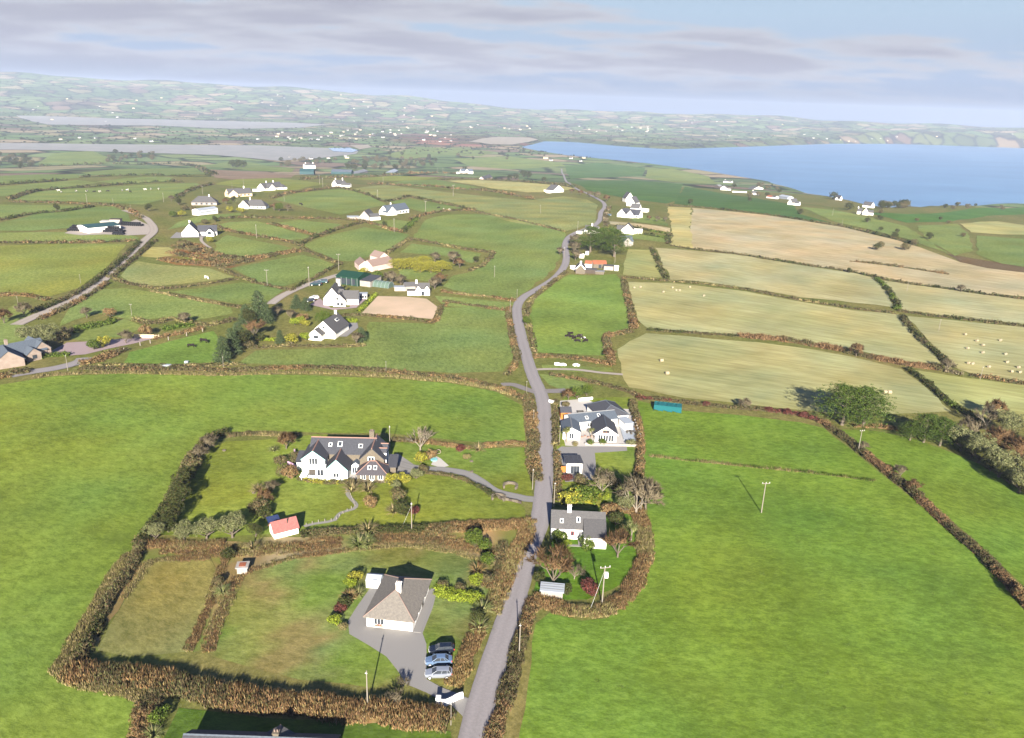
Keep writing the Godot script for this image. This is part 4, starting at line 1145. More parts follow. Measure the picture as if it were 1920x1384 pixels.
func hedges() -> void:
	hedge("brown and dark hedge curving round the west side of the farmhouse garden", "brown", 2.8, 2.3, [V(-78.6, -197.1), V(-81.9, -190.3), V(-80.6, -174.7), V(-77.5, -157.7), V(-76.1, -147), V(-75.6, -139.1)], 0.0, 1.0, "dark")
	hedge("dark brown bramble bank on the left side of the small olive paddock", "brown", 2.6, 1.5, [V(-75.6, -139.1), V(-73.4, -129.5), V(-72.5, -120.4), V(-70.9, -112.3), V(-69.6, -105.4), V(-69.1, -102.6)], 0.4, 1.0, "dark")
	strip("fringe of dry grass outside the left paddock bank", "dry", 2.2, 0.8, [V(-76.1, -135.4), V(-75.1, -127), V(-73.7, -117.9), V(-72.5, -110.5), V(-71.4, -103.8), V(-71, -101), V(-66.2, -98.8), V(-60.9, -98.2), V(-55.4, -95.9)], 1.0)
	hedge("thick orange brown reed hedge along the bottom of the bungalow plot", "rust", 5.5, 2.9, [V(-69.2, -100.9), V(-61, -100.1), V(-54.8, -99.6), V(-49.4, -98.7), V(-42.9, -96.9), V(-36, -96.1), V(-27.6, -95.4), V(-19.3, -94.7), V(-11.9, -94), V(-7.6, -92.9)], 0.75, 1.3, "brown")
	hedge("dark brown hedge running down to the bottom left edge", "brown", 4.0, 1.8, [V(-53.4, -98.3), V(-53, -93.4), V(-52.7, -89.3), V(-52.1, -84.4)], 0.5, 1.0, "rust")
	strip("low dead russet growth in the tan strip, left", "rust", 5.0, 0.35, [V(-70.5, -137), V(-62.2, -137.9), V(-55.5, -137.7), V(-49.5, -139.5), V(-43.1, -140.4), V(-34.7, -142.6)], 0.5, "dry")
	strip("low dead russet growth in the tan strip, right", "rust", 4.5, 0.35, [V(-28.3, -144.3), V(-21.6, -145.6), V(-13.6, -145.3), V(-6.6, -142.9), V(-2, -140.1)], 0.55, "brown")
	strip("ragged dry grass along the lower edge of the tan strip, right", "dry", 1.6, 0.3, [V(-51.5, -129.9), V(-47.6, -133.3), V(-43.6, -136.1), V(-34, -139.3), V(-27.7, -141.2), V(-21.1, -142.2), V(-9.8, -140.3), V(-3.5, -135.7)], 0.7, "rust")
	strip("ragged dry grass along the upper edge of the small paddock", "dry", 1.6, 0.3, [V(-69.9, -121), V(-70.4, -127.3), V(-70.4, -133), V(-65, -134.2), V(-59.5, -135.1)], 0.7, "rust")
	strip("rough brown grass below the ridge between the paddocks", "rust", 2.6, 0.3, [V(-51.8, -129.3), V(-51.6, -124.1), V(-50.9, -118.4), V(-50, -112.4), V(-49.1, -107.3)], 0.5, "dry")
	hedge("low brown grass ridge between the two paddocks", "rust", 1.9, 0.5, [V(-56.9, -136.6), V(-55.7, -130), V(-54.5, -123.9), V(-53.7, -117.5), V(-53, -111.5), V(-52.4, -107.1)], 0.8, 0.8, "dry")
	strip("tan reeds along the top left of the small paddock", "rust", 2.6, 1.0, [V(-75.6, -139.1), V(-70.5, -139.4), V(-64.8, -138.9), V(-58.6, -140.2)], 1.0, "dry")
	hedge("bracken hedge below the farmhouse lawn beside the road", "rust", 5.0, 1.7, [V(-17.4, -148.5), V(-11.7, -149.8), V(-5.9, -151.1), V(-0.6, -152), V(3.8, -153.2)], 0.7, 1.1, "brown")
	hedge("dark shrubby hedge between farmhouse garden and tan strip", "dark", 2.8, 1.4, [V(-43.9, -145.2), V(-37.8, -146.3), V(-31.1, -147.2), V(-24.3, -148.1), V(-17.5, -149.4)], 0.0, 1.0, "brown")
	strip("orange grass verge on the left side of the road by the bungalow", "rust", 3.6, 1.2, [V(5, -154.9), V(4.1, -148), V(2.2, -139.4), V(0.4, -130.7), V(-1.3, -124.5), V(-2.4, -120.4)], 0.9, "dry")
	hedge("brown verge hedge left of the road below the flax plants", "brown", 2.4, 1.1, [V(-0.4, -144.4), V(-1, -136.2), V(-2.2, -131.4), V(-3.1, -127.8)], 0.6, 0.8, "rust")
	hedge("orange flax hedge along the bungalow drive beside the road", "flaxrust", 3.2, 1.3, [V(-4.3, -117.2), V(-5.1, -113), V(-6, -108.5), V(-6.8, -104.3), V(-7.6, -100.8)], 0.9, 1.2, "rust")
	hedge("brown bramble hedge right of the road at the bottom", "brown", 2.8, 1.8, [V(5.4, -124.4), V(4, -116.9), V(2.8, -109.6), V(1.6, -103.1), V(0.4, -96.5), V(-0.8, -89.1)], 0.5, 1.1, "rust")
	hedge("orange brown hedge curving round the white cottage garden", "rust", 4.2, 1.5, [V(5.4, -125.4), V(10.5, -122.7), V(15.4, -121.4), V(18.9, -121.9), V(23, -126.8), V(26.7, -134.1), V(29.1, -142.1), V(30.5, -150.9), V(30.8, -157.9), V(29.9, -161.6)], 0.8, 1.0, "dry")
	hedge("olive brown hedge on the field side of the modern bungalow", "brown", 2.3, 1.9, [V(30.5, -161.7), V(33.1, -177), V(35.2, -189.8), V(37.3, -204.2), V(38.4, -218.4), V(38.8, -231.9)], 0.3, 1.0, "rust")
	hedge("brown earth bank between the road and the modern bungalow", "brown", 2.0, 1.4, [V(14.3, -231), V(13.6, -218.3), V(13.3, -205.9), V(13, -195.5)], 0.2, 0.8, "dry")
	hedge("brown earth bank between the road and the white garage", "brown", 2.0, 1.5, [V(12.9, -190.6), V(12.8, -181.5), V(12.4, -172.5), V(11.7, -163.7)], 0.2, 0.8, "rust")
	hedge("brown hedge left of the road beside the big pasture", "brown", 4.0, 1.7, [V(5.5, -235), V(6.2, -219.7), V(6.2, -207.3), V(6.5, -196), V(6.7, -184.2), V(6.7, -173.5)], 0.3, 1.0, "rust")
	hedge("low brown hedge behind the leafless tree by the farmhouse", "rust", 2.2, 1.2, [V(-32.5, -196), V(-26.5, -195.7), V(-20.5, -194.8), V(-15.3, -193.5), V(-10.5, -192.1)], 0.5, 1.0, "brown")
	hedge("low brown hedge above the lawn beside the road", "rust", 2.6, 1.3, [V(-7.3, -193.8), V(-2.2, -196), V(2.2, -196.4), V(5.9, -194.9)], 0.5, 1.0, "brown")
	strip("dry grass bank behind the farmhouse garden", "dry", 1.8, 0.9, [V(-77.8, -194.9), V(-71.8, -196.6), V(-64.5, -196.8), V(-58.5, -196.6)], 1.0, "brown")
	hedge("long brown hedge crossing above the big left pasture", "brown", 4.5, 1.5, [V(-145.6, -245.5), V(-131.4, -246), V(-119.4, -247.3), V(-107.2, -248.6), V(-96.3, -248.7), V(-81.1, -252.6), V(-67, -255.3), V(-52, -254.6), V(-40.6, -253), V(-29.3, -251.4), V(-19.9, -249), V(-8.7, -243.7), V(-1.5, -238.8), V(4.6, -231)], 0.3, 1.0, "rust")
	strip("fringe of pale dry grass below the long cross hedge", "dry", 2.6, 0.7, [V(-155.9, -235.7), V(-147.8, -239.8), V(-135.2, -242.8), V(-117.7, -243.6), V(-95, -244.9), V(-72.9, -249.5), V(-51, -249.6), V(-32.5, -247.7), V(-17.8, -244.9), V(-6.8, -240.3), V(0.3, -234.9)], 0.9)
	hedge("low dark bank above the cross hedge below the horses", "brown", 2.2, 1.0, [V(-146.2, -246.6), V(-137, -249.9), V(-121.1, -251.1), V(-103.7, -253.6), V(-93.3, -256)], 0.3, 1.0, "dry")
	hedge("dense brown bramble thicket at the left edge beside the lane end", "rust", 6.0, 2.6, [V(-170.8, -232.1), V(-165.6, -234.7), V(-162.6, -238.2), V(-159.8, -240.7)], 0.3, 1.1, "brown")
	hedge("brown roadside hedge right of the L shaped field", "brown", 3.0, 1.4, [V(-2.1, -253.7), V(0.4, -262.7), V(1.8, -278.8), V(0, -296.2), V(-1.6, -320.1), V(-2.5, -338.1), V(-2.2, -350)], 0.2, 1.0, "rust")
	hedge("brown hedge around the bottom of the sand arena", "brown", 3.0, 1.3, [V(-75.2, -326.2), V(-66.1, -327.5), V(-56.5, -326), V(-47, -324.6), V(-37.3, -320.6), V(-33.9, -321), V(-33.4, -333.9), V(-33.5, -347.5), V(-31.6, -354)], 0.2, 1.0, "rust")
	hedge("brown hedge above the L shaped field towards the road", "brown", 2.8, 1.3, [V(-34, -357.9), V(-26.2, -354.8), V(-15.9, -350.1), V(-3.4, -345.8)], 0.2, 1.0, "rust")
	hedge("low brown hedge below the white bungalow garden", "brown", 2.4, 1.2, [V(-97.4, -273.8), V(-88.8, -278.3), V(-77.1, -279.7), V(-65.2, -281.1), V(-56, -283.6)], 0.2, 1.0, "dry")
	hedge("brown hedge beside the road left of the black cattle", "brown", 2.4, 1.1, [V(8.5, -281.6), V(7, -304.8), V(5.8, -330), V(5.4, -344.1), V(7.9, -365.2), V(13.6, -388), V(21.5, -413.9), V(29.3, -439.9)], 0.3, 1.0, "dry")
	hedge("orange hedge below the black cattle", "rust", 4.0, 1.7, [V(7.8, -276.1), V(15.9, -277.1), V(23.8, -275.3), V(31.5, -272.4), V(37, -269.2)], 0.4, 1.1, "brown")
	hedge("brown hedge at the corner of the black cattle field", "brown", 4.0, 2.2, [V(36.6, -270.4), V(37.3, -286.3), V(38.7, -307.2), V(44.1, -311.8), V(50.3, -316.7)], 0.2, 1.0, "rust")
	hedge("brown hedge between the black cattle and the stubble", "brown", 3.6, 1.8, [V(52, -320.3), V(53.3, -336.4), V(55.1, -361.3), V(57.3, -389.9), V(59.8, -423)], 0.2, 1.0, "rust")
	hedge("low grassy bank leading to the tall bare hedgerow", "brown", 2.8, 1.0, [V(57, -320.1), V(67.6, -318.1), V(78.7, -317), V(91.9, -315.4), V(100.6, -314.1)], 0.3, 1.0, "dark")
	hedge("tall leafless hedgerow thick in the middle of the stubble", "twigbrown", 5.0, 3.8, [V(95.2, -315), V(104.7, -313), V(114.8, -309.5), V(125.8, -303.2), V(135.8, -295.7), V(144.7, -287.1), V(154.1, -280.9), V(161.7, -277.9)], 0.6, 1.2, "brown")
	hedge("brown hedge end with a bush below the baled field", "brown", 3.4, 2.4, [V(162.1, -276.7), V(163.9, -274.4), V(166.1, -272.2)], 0.2, 1.0, "twig")
	hedge("brown bank at the right edge below the baled field", "brown", 3.2, 1.6, [V(169.5, -272), V(175.7, -269.1), V(181.5, -265.6), V(189.1, -262.4)], 0.3, 1.0, "rust")
	hedge("long thin bank between the two middle stubble fields", "brown", 2.6, 1.1, [V(59.8, -430.2), V(72.8, -426.6), V(85.9, -423.1), V(101.2, -420.1), V(124.3, -407.9), V(146.1, -387.9), V(167.3, -373.1), V(185.2, -366.2)], 0.3, 1.0, "dry")
	hedge("brown bank right of the crossing of the stubble fields", "brown", 3.2, 1.6, [V(189.5, -370.9), V(199.7, -364.1), V(212.3, -358.8), V(226.7, -353), V(242.7, -346.7)], 0.3, 1.0, "dark")
	hedge("thin dark hedge between small and large stubble fields", "dark", 2.6, 1.4, [V(93, -532), V(89, -484), V(86, -450), V(84.9, -424.4)], 0.2, 1.0, "brown")
	hedge("long brown bank below the big tan field", "brown", 2.8, 1.3, [V(109, -548), V(122, -534), V(154, -515), V(181, -490), V(204, -472), V(214, -456), V(225, -440), V(239, -431), V(258, -417), V(280, -405)], 0.3, 1.0, "dark")
	hedge("dark green hedge running down from the tan field", "dark", 3.0, 1.8, [V(213, -453), V(207, -426), V(199.1, -399.4), V(189.7, -373.1)], 0.1, 1.0, "green")
	hedge("dark green hedge left of the baled field", "dark", 3.2, 2.0, [V(184.9, -360), V(177.9, -334.8), V(173.4, -313.5), V(170.1, -296.1), V(167.4, -281.1)], 0.1, 1.0, "brown")
	hedge("dark green diagonal hedge left of the leafless wood", "dark", 3.0, 2.0, [V(148.3, -277.1), V(148.2, -266.8), V(147.3, -255.4), V(145.9, -243.8), V(145.7, -235.1), V(146.8, -227)], 0.1, 1.0, "green")
	hedge("isolated brown scrub strip within the big tan field", "brown", 3.4, 1.3, [V(220, -508), V(231, -503), V(241, -496), V(254, -486), V(267, -473)], 0.3, 1.0, "rust")
	hedge("thin dark line along the top of the big tan field", "brown", 3.0, 1.1, [V(167, -875), V(203, -859), V(254, -795), V(296, -710), V(306, -628), V(302, -586)], 0.2, 1.0, "dark")
	hedge("red brown hedge between stubble and the big right pasture", "brown", 3.0, 1.5, [V(41, -235.5), V(50.4, -234.5), V(60.1, -231.6), V(69.9, -229.8), V(79.8, -228.9), V(89, -226.1), V(96.2, -220.7)], 0.2, 1.0, "maroon")
	hedge("brown scrub between crossroads and stubble", "brown", 3.0, 1.4, [V(13.1, -255.9), V(18.6, -254.2), V(25.8, -250.5), V(32.7, -246.9), V(38.4, -241.8), V(42.1, -236.6)], 0.2, 1.0, "rust")
	hedge("long diagonal brown hedge across the right of the picture", "brown", 2.8, 1.9, [V(95.2, -220.2), V(97.5, -209.4), V(98.8, -197.7), V(100.3, -184.6), V(101.3, -173.5), V(101.6, -162.4), V(102.3, -152.2), V(102.5, -142.3), V(102, -134.1), V(101.4, -123)], 0.2, 1.15, "twigbrown")
	hedge("brown bracken bank under the pair of dark cypresses", "rust", 3.0, 1.2, [V(104.1, -218), V(110.5, -217.8), V(116.5, -216.7), V(120.8, -212.2)], 0.4, 1.0, "brown")
	for b in [["upper", [V(-211, -478), V(-201, -468), V(-188, -460), V(-175, -451), V(-163, -443)]], ["middle", [V(-205, -456), V(-193, -448), V(-177, -439), V(-161, -431), V(-152, -439)]], ["lower", [V(-201, -435), V(-188, -429), V(-172, -426), V(-158, -422)]], ["right hand", [V(-167, -446), V(-154, -445), V(-146, -459), V(-135, -476)]], ["far left", [V(-214, -491), V(-206, -483), V(-197, -473), V(-189, -467)]]]:
		hedge("rusty bracken thicket on the slope below the gabled house, %s part" % b[0], "rust", 9.0, 1.6, b[1], 0.3, 1.0, "brown", "bracken")
	strip("tan grass line across the big right pasture", "dry", 0.9, 0.35, [V(38.4, -191.4), V(46.8, -190), V(56.4, -188.2), V(67.3, -186.4), V(76.6, -185), V(85.8, -183.2), V(94.6, -181.1)], 0.8, "green")
	# left middle ground
	hedge("grass bank crossing above the laurel hedges", "dry", 2.8, 1.0, [V(-173.1, -358.8), V(-157.5, -350.2), V(-142.2, -342.9), V(-127.6, -336), V(-121.7, -332.9)], 0.4, 1.0, "brown")
	hedge("brown bank below the pale rough paddock", "brown", 3.2, 1.2, [V(-208, -387.6), V(-194.2, -374.5), V(-180.2, -367), V(-168.5, -364.1), V(-155.1, -375.9), V(-143, -390.6)], 0.3, 1.0, "dry")
	hedge("brown bank right of the pale rough paddock", "brown", 3.0, 1.2, [V(-169, -426), V(-147.8, -400.5), V(-131.5, -384.7), V(-117.6, -374.6), V(-108.6, -368.9)], 0.3, 1.0, "dry")
	hedge("hedge along the upper side of the lane to the green barn", "brown", 2.4, 1.2, [V(-109.3, -368.8), V(-107.4, -386.1), V(-104.7, -407.9), V(-102.3, -428.9), V(-101, -439)], 0.2, 1.0, "dark")
	hedge("brown hedge left of the square green field", "brown", 3.2, 1.3, [V(-136, -485), V(-122, -467), V(-111, -452), V(-100, -439)], 0.3, 1.0, "dry")
	hedge("brown hedge below the two long green strips", "brown", 4.0, 1.6, [V(-220, -563), V(-201, -542), V(-182, -529), V(-164, -517), V(-145, -502), V(-138, -493)], 0.3, 1.0, "rust")
	hedge("orange hedge between the two long green strips", "rust", 3.6, 1.5, [V(-186, -583), V(-167, -565), V(-151, -548), V(-135, -533)], 0.3, 1.0, "brown")
	hedge("dark hedge slanting up to the ruined house", "brown", 4.0, 1.8, [V(-140, -496), V(-139, -525), V(-134, -550), V(-129, -577), V(-120, -605)], 0.2, 1.0, "dark")
	hedge("brown hedge above the two long green strips", "brown", 4.0, 1.5, [V(-230, -598), V(-213, -609), V(-181, -614), V(-148, -619), V(-126, -615), V(-111, -601), V(-95, -577), V(-83, -564)], 0.3, 1.0, "rust")
	hedge("dark green hedge at the corner of the small plot", "green", 4.0, 1.8, [V(-83, -564), V(-82, -597), V(-82, -639)], 0.1, 1.0, "dark")
	hedge("brown hedge behind the slate roofed long house", "brown", 3.4, 1.5, [V(-86, -632), V(-78, -675), V(-63, -711), V(-40, -725)], 0.3, 1.0, "rust")
	hedge("thin hedge between the ridge field and the broad green field", "brown", 2.6, 1.2, [V(-39, -714), V(-14, -673), V(13, -632), V(37, -592)], 0.3, 1.0, "dry")
	hedge("brown hedge around the walled green plot", "brown", 3.4, 1.5, [V(-86, -448), V(-79, -489), V(-76, -516), V(-71, -533), V(-45, -512), V(-22, -496), V(-14, -494)], 0.3, 1.0, "dry")
	hedge("brown hedge at the right end of the walled plot", "brown", 3.2, 1.4, [V(-14, -492), V(-17, -468), V(-20.1, -446.9), V(-26.1, -433.3)], 0.2, 1.0, "dry")
	hedge("orange bank above the narrow strip by the cottage", "rust", 2.8, 1.1, [V(-36.6, -379), V(-25, -373.7), V(-11.7, -370), V(0.1, -364)], 0.3, 1.0, "dry")
	hedge("dark hedge on the left side of the pale lane", "dark", 3.6, 2.2, [V(-238, -486), V(-224, -439), V(-214, -400), V(-205.8, -366.5), V(-202.2, -341.3), V(-201.5, -325.3), V(-201.8, -312.3)], 0.1, 1.0, "brown")
	hedge("dark hedge on the right side of the pale lane", "brown", 2.8, 1.4, [V(-233, -498), V(-226, -469), V(-217, -435), V(-211, -409), V(-205, -385.4)], 0.1, 1.0, "dark")
	hedge("brown scrub right of the pale lane lower down", "brown", 3.2, 1.7, [V(-200.3, -371), V(-196.7, -352.9), V(-195.5, -342.3), V(-193.9, -328.3), V(-193.5, -313.5), V(-193.1, -303.1)], 0.1, 1.0, "rust")
	hedge("brown hedge at the left edge below the yellow green field", "rust", 3.6, 1.8, [V(-241.5, -331.2), V(-232.2, -338.8), V(-226.8, -341.7), V(-218.4, -339.9), V(-208.3, -334.2)], 0.2, 1.0, "brown")
	hedge("brown hedge below the narrow strip by the silage yard", "brown", 3.6, 1.6, [V(-343, -462), V(-315, -468), V(-286, -474), V(-263, -481), V(-244, -491)], 0.3, 1.0, "rust")
	hedge("hedge above the silage yard lane", "brown", 4.0, 1.4, [V(-455, -701), V(-415, -697), V(-383, -693), V(-355, -683), V(-318, -641), V(-285, -587)], 0.3, 1.0, "rust")
	hedge("dark hedge left of the silage yard fields", "dark", 3.2, 1.5, [V(-389, -549), V(-374, -561), V(-377, -591), V(-374, -612), V(-365, -627), V(-364, -670)], 0.2, 1.0, "brown")
	hedge("dark hedge above the cattle field", "dark", 4.0, 1.8, [V(-474, -730), V(-516, -832), V(-524, -896), V(-512, -941), V(-500, -995), V(-480, -1041), V(-444, -1048)], 0.2, 1.0, "brown")
	hedge("dark hedge at the far left above the pale strip", "dark", 4.0, 1.8, [V(-626, -893), V(-626, -950), V(-619, -1002), V(-612, -1068)], 0.2, 1.0, "brown")
	hedge("brown hedge above the small field behind the cattle", "dark", 4.0, 1.8, [V(-640, -1152), V(-611, -1203), V(-568, -1217), V(-506, -1186), V(-470, -1208)], 0.2, 1.0, "brown")
	hedge("hedge below the green slope by the dark woods", "dark", 4.5, 2.0, [V(-1087, -1731), V(-1037, -1808), V(-1032, -1988), V(-947, -1976), V(-904, -2062), V(-762, -1880), V(-493, -1278)], 0.2, 1.0, "brown")
	hedge("hedge beside the white bungalows field", "brown", 4.0, 1.6, [V(-337, -774), V(-358, -850), V(-377, -932), V(-389, -1005)], 0.2, 1.0, "dark")
	hedge("brown hedge above the field right of the bungalows", "brown", 4.0, 1.7, [V(-247, -789), V(-248, -848), V(-236, -890), V(-224, -943), V(-212, -961)], 0.3, 1.0, "rust")
	hedge("thin hedge between the ridge field and the house field", "brown", 3.2, 1.4, [V(-208, -941), V(-164, -860), V(-135, -791), V(-126, -822), V(-120, -869)], 0.2, 1.0, "dark")
	hedge("thin hedge behind the long house field", "brown", 3.2, 1.4, [V(-119, -862), V(-95, -823), V(-69, -780), V(-45, -734)], 0.2, 1.0, "dark")
	hedge("brown scrub strip beyond the ridge field", "brown", 6.0, 1.8, [V(-220, -1155), V(-165, -1104), V(-125, -1080), V(-84, -1021), V(-49, -1019), V(-7, -958), V(18, -905)], 0.2, 1.0, "rust")
	hedge("thin hedge above the straw coloured ridge field", "brown", 4.0, 1.6, [V(-137, -1338), V(-89, -1425), V(-21, -1407), V(33, -1298), V(71, -1192), V(86, -1133)], 0.2, 1.0, "dark")
	hedge("brown scrub in front of the farm sheds", "brown", 5.0, 1.8, [V(-340, -1225), V(-313, -1320), V(-259, -1412), V(-220, -1537), V(-191, -1866), V(-112, -1806)], 0.2, 1.0, "rust")
	hedge("leafy hedge along the garden of the gabled white house", "green", 3.4, 1.6, [V(68, -621), V(76, -615), V(91, -599), V(105, -586), V(114, -578)], 0.1, 1.0, "dark")
	hedge("dark garden hedge below the tan strip", "dark", 3.0, 1.4, [V(79, -636), V(95, -628), V(109, -611), V(119, -600)], 0.1, 1.0, "green")
	hedge("brown hedge at the end of the roadside gardens", "brown", 4.0, 1.8, [V(119, -605), V(113, -578), V(108, -553)], 0.1, 1.0, "dark")
	hedge("brown hedge right of the distant road", "brown", 3.0, 1.6, [V(97, -832), V(85, -748), V(77, -683), V(73, -634)], 0.1, 1.0, "twig")
	hedge("hedge of the slate bungalow garden with laurels", "green", 3.6, 2.0, [V(-169.1, -252.2), V(-165.6, -255), V(-161.7, -257.9), V(-156.7, -259.1)], 0.0, 1.0, "green")
	hedge("tall clipped laurel hedge in the left middle ground", "green", 5.0, 3.4, [V(-172, -286.8), V(-169.7, -290.1), V(-167.1, -295.1), V(-164.4, -300.3), V(-163.5, -303.7)], 0.0, 1.2, "green")
	hedge("second laurel hedge right of the first", "green", 4.0, 2.8, [V(-139, -294.1), V(-136, -296.8), V(-133.2, -300.4), V(-130.6, -303.1)], 0.0, 1.2, "green")
	hedge("brown hedge joining the laurel hedges", "brown", 4.0, 2.0, [V(-157.3, -307.9), V(-149.9, -303.9), V(-144.7, -304.6), V(-140.6, -310.2), V(-126.3, -302.1), V(-120.8, -307.8), V(-117.2, -313.4)], 0.2, 1.0, "dry")
	hedge("orange hedge below the second laurel hedge", "rust", 3.4, 1.6, [V(-136.3, -281), V(-132.9, -287.2), V(-128.8, -292.3), V(-125.2, -298.2)], 0.2, 1.0, "brown")
	hedge("rusty scrub below the brick drive", "rust", 6.0, 2.4, [V(-148.5, -251), V(-144.5, -253.8), V(-143, -260.1), V(-141.7, -267.9)], 0.2, 1.1, "brown")
	hedge("clipped lime hedge in the white bungalow garden", "lime", 1.6, 1.3, [V(-100.3, -283.9), V(-97, -285.1), V(-92, -285.7)], 0.0, 1.3, "lime")
	hedge("clipped lime hedge behind the white bungalow", "lime", 3.0, 1.6, [V(-72, -316.8), V(-69.8, -317.1), V(-66.3, -316.7)], 0.0, 1.3, "lime")
	hedge("clipped hedge beside the sand arena", "lime", 1.6, 1.2, [V(-67.6, -367.2), V(-68, -355), V(-68.3, -343.5), V(-69, -333.6)], 0.0, 1.3, "green")
	hedge("clipped bright lime hedge right of the hip roofed bungalow", "lime", 3.0, 1.2, [V(-13, -126.7), V(-10.2, -125.8), V(-7.1, -124.7), V(-4.3, -123.8)], 0.0, 1.6, "lime")
	hedge("broad olive shrubbery behind the white cottage", "gold", 6.0, 3.6, [V(12.5, -163.7), V(15.7, -164.5), V(18.9, -164.7), V(22.4, -163.9)], 0.0, 1.2, "green")
	hedge("orange brown scrub behind the white cottage", "rust", 3.0, 1.8, [V(22.3, -161.1), V(26, -160.6), V(29.6, -159.8)], 0.4, 1.0, "brown")
	hedge("planted border under the white walls of the farmhouse", "brown", 2.0, 1.0, [V(-51.5, -171.1), V(-45.9, -169.5), V(-40.7, -169.6), V(-34.3, -170.4), V(-29.2, -171.3)], 0.0, 1.0, "gold")
	hedge("low hedge of dark leaves along the farmhouse drive", "brown", 1.5, 0.8, [V(-23.3, -176.2), V(-19.2, -176.2), V(-13.7, -174.9), V(-8.2, -170.9), V(-2.7, -164.5)], 0.0, 0.9, "dark")


# ---------- buildings ----------
# a house is laid out from the foot of its front wall, left to right; +z is the front
func house(called: String, label: String, category: String, p1: Vector2, p2: Vector2, group := "") -> Node3D:
	hw = p1.distance_to(p2)
	var c := (p1 + p2) * 0.5
	var low := minf(minf(ground(p1.x, p1.y), ground(p2.x, p2.y)), ground(c.x, c.y - 6.0))
	var yaw := rad_to_deg(atan2(-(p2.y - p1.y), p2.x - p1.x))
	return thing(called, label, category, Vector3(c.x, low, c.y), yaw, group)


func wall_mesh(w: float, d: float, eh: float, rh: float) -> ArrayMesh:
	var st := begin()
	var x := w * 0.5
	var z := d * 0.5
	var lo := -0.8
	q4(st, Vector3(-x, lo, z), Vector3(x, lo, z), Vector3(x, eh, z), Vector3(-x, eh, z))
	q4(st, Vector3(x, lo, -z), Vector3(-x, lo, -z), Vector3(-x, eh, -z), Vector3(x, eh, -z))
	q4(st, Vector3(x, lo, z), Vector3(x, lo, -z), Vector3(x, eh, -z), Vector3(x, eh, z))
	q4(st, Vector3(-x, lo, -z), Vector3(-x, lo, z), Vector3(-x, eh, z), Vector3(-x, eh, -z))
	if rh > 0.0:
		t3(st, Vector3(x, eh, z), Vector3(x, eh, -z), Vector3(x, eh + rh, 0))
		t3(st, Vector3(-x, eh, -z), Vector3(-x, eh, z), Vector3(-x, eh + rh, 0))
	return st.commit()


func roof_mesh(w: float, d: float, eh: float, rh: float, ov: float, hip: float, thick := 0.16) -> ArrayMesh:
	var st := begin()
	var k := rh / (d * 0.5)
	var gx := w * 0.5 + (ov if hip > 0.0 else ov * 0.6)
	var z := d * 0.5 + ov
	var y0 := eh - ov * k
	var y1 := eh + rh
	var rl := gx - hip
	var up := Vector3(0, thick, 0)
	for s in [-1.0, 1.0]:
		var a := Vector3(-gx * s, y0, z * s)
		var b := Vector3(gx * s, y0, z * s)
		var c := Vector3(rl * s, y1, 0)
		var e := Vector3(-rl * s, y1, 0)
		q4(st, a + up, b + up, c + up, e + up)
		q4(st, b, a, e, c)
		q4(st, a, b, b + up, a + up)
		if hip > 0.0:
			var f := Vector3(gx * s, y0, -z * s)
			t3(st, b + up, f + up, c + up)
			t3(st, f, b, c)
			q4(st, b, f, f + up, b + up)
		else:
			q4(st, b, c, c + up, b + up)
			q4(st, e, a, a + up, e + up)
	return st.commit()


# one gabled or hipped volume: (x, z) its middle, w along the ridge, d across, yaw of the ridge
func block(h: Node3D, x: float, z: float, w: float, d: float, eh: float, rh: float, wall: String, roof: String, yaw := 0.0, hip := 0.0, ov := 0.35, ridge := "") -> void:
	var b := Basis(Vector3.UP, deg_to_rad(yaw))
	var o := part("wall", wall_mesh(w, d, eh, rh if hip == 0.0 else 0.0), M[wall], h, Vector3(x, 0, z))
	o.basis = b
	var r := part("roof", roof_mesh(w, d, eh, rh, ov, hip), M[roof], h, Vector3(x, 0, z))
	r.basis = b
	if ridge:
		var st := begin()
		var rl := w * 0.5 + 0.2 - hip
		var top := eh + rh + 0.16
		var across := Basis(Vector3.RIGHT, PI / 4)
		box(st, Vector3(0, top - 0.02, 0), Vector3(rl * 2.0, 0.24, 0.24), across)
		if hip > 0.0:
			for s in [Vector2(1, 1), Vector2(1, -1), Vector2(-1, 1), Vector2(-1, -1)]:
				tube(st, Vector3(rl * s.x, top, 0), Vector3((w * 0.5 + ov) * s.x, eh - ov * rh / (d * 0.5) + 0.16, (d * 0.5 + ov) * s.y), 0.11, 0.11, 5)
		part("ridge", st.commit(), M[ridge], r)


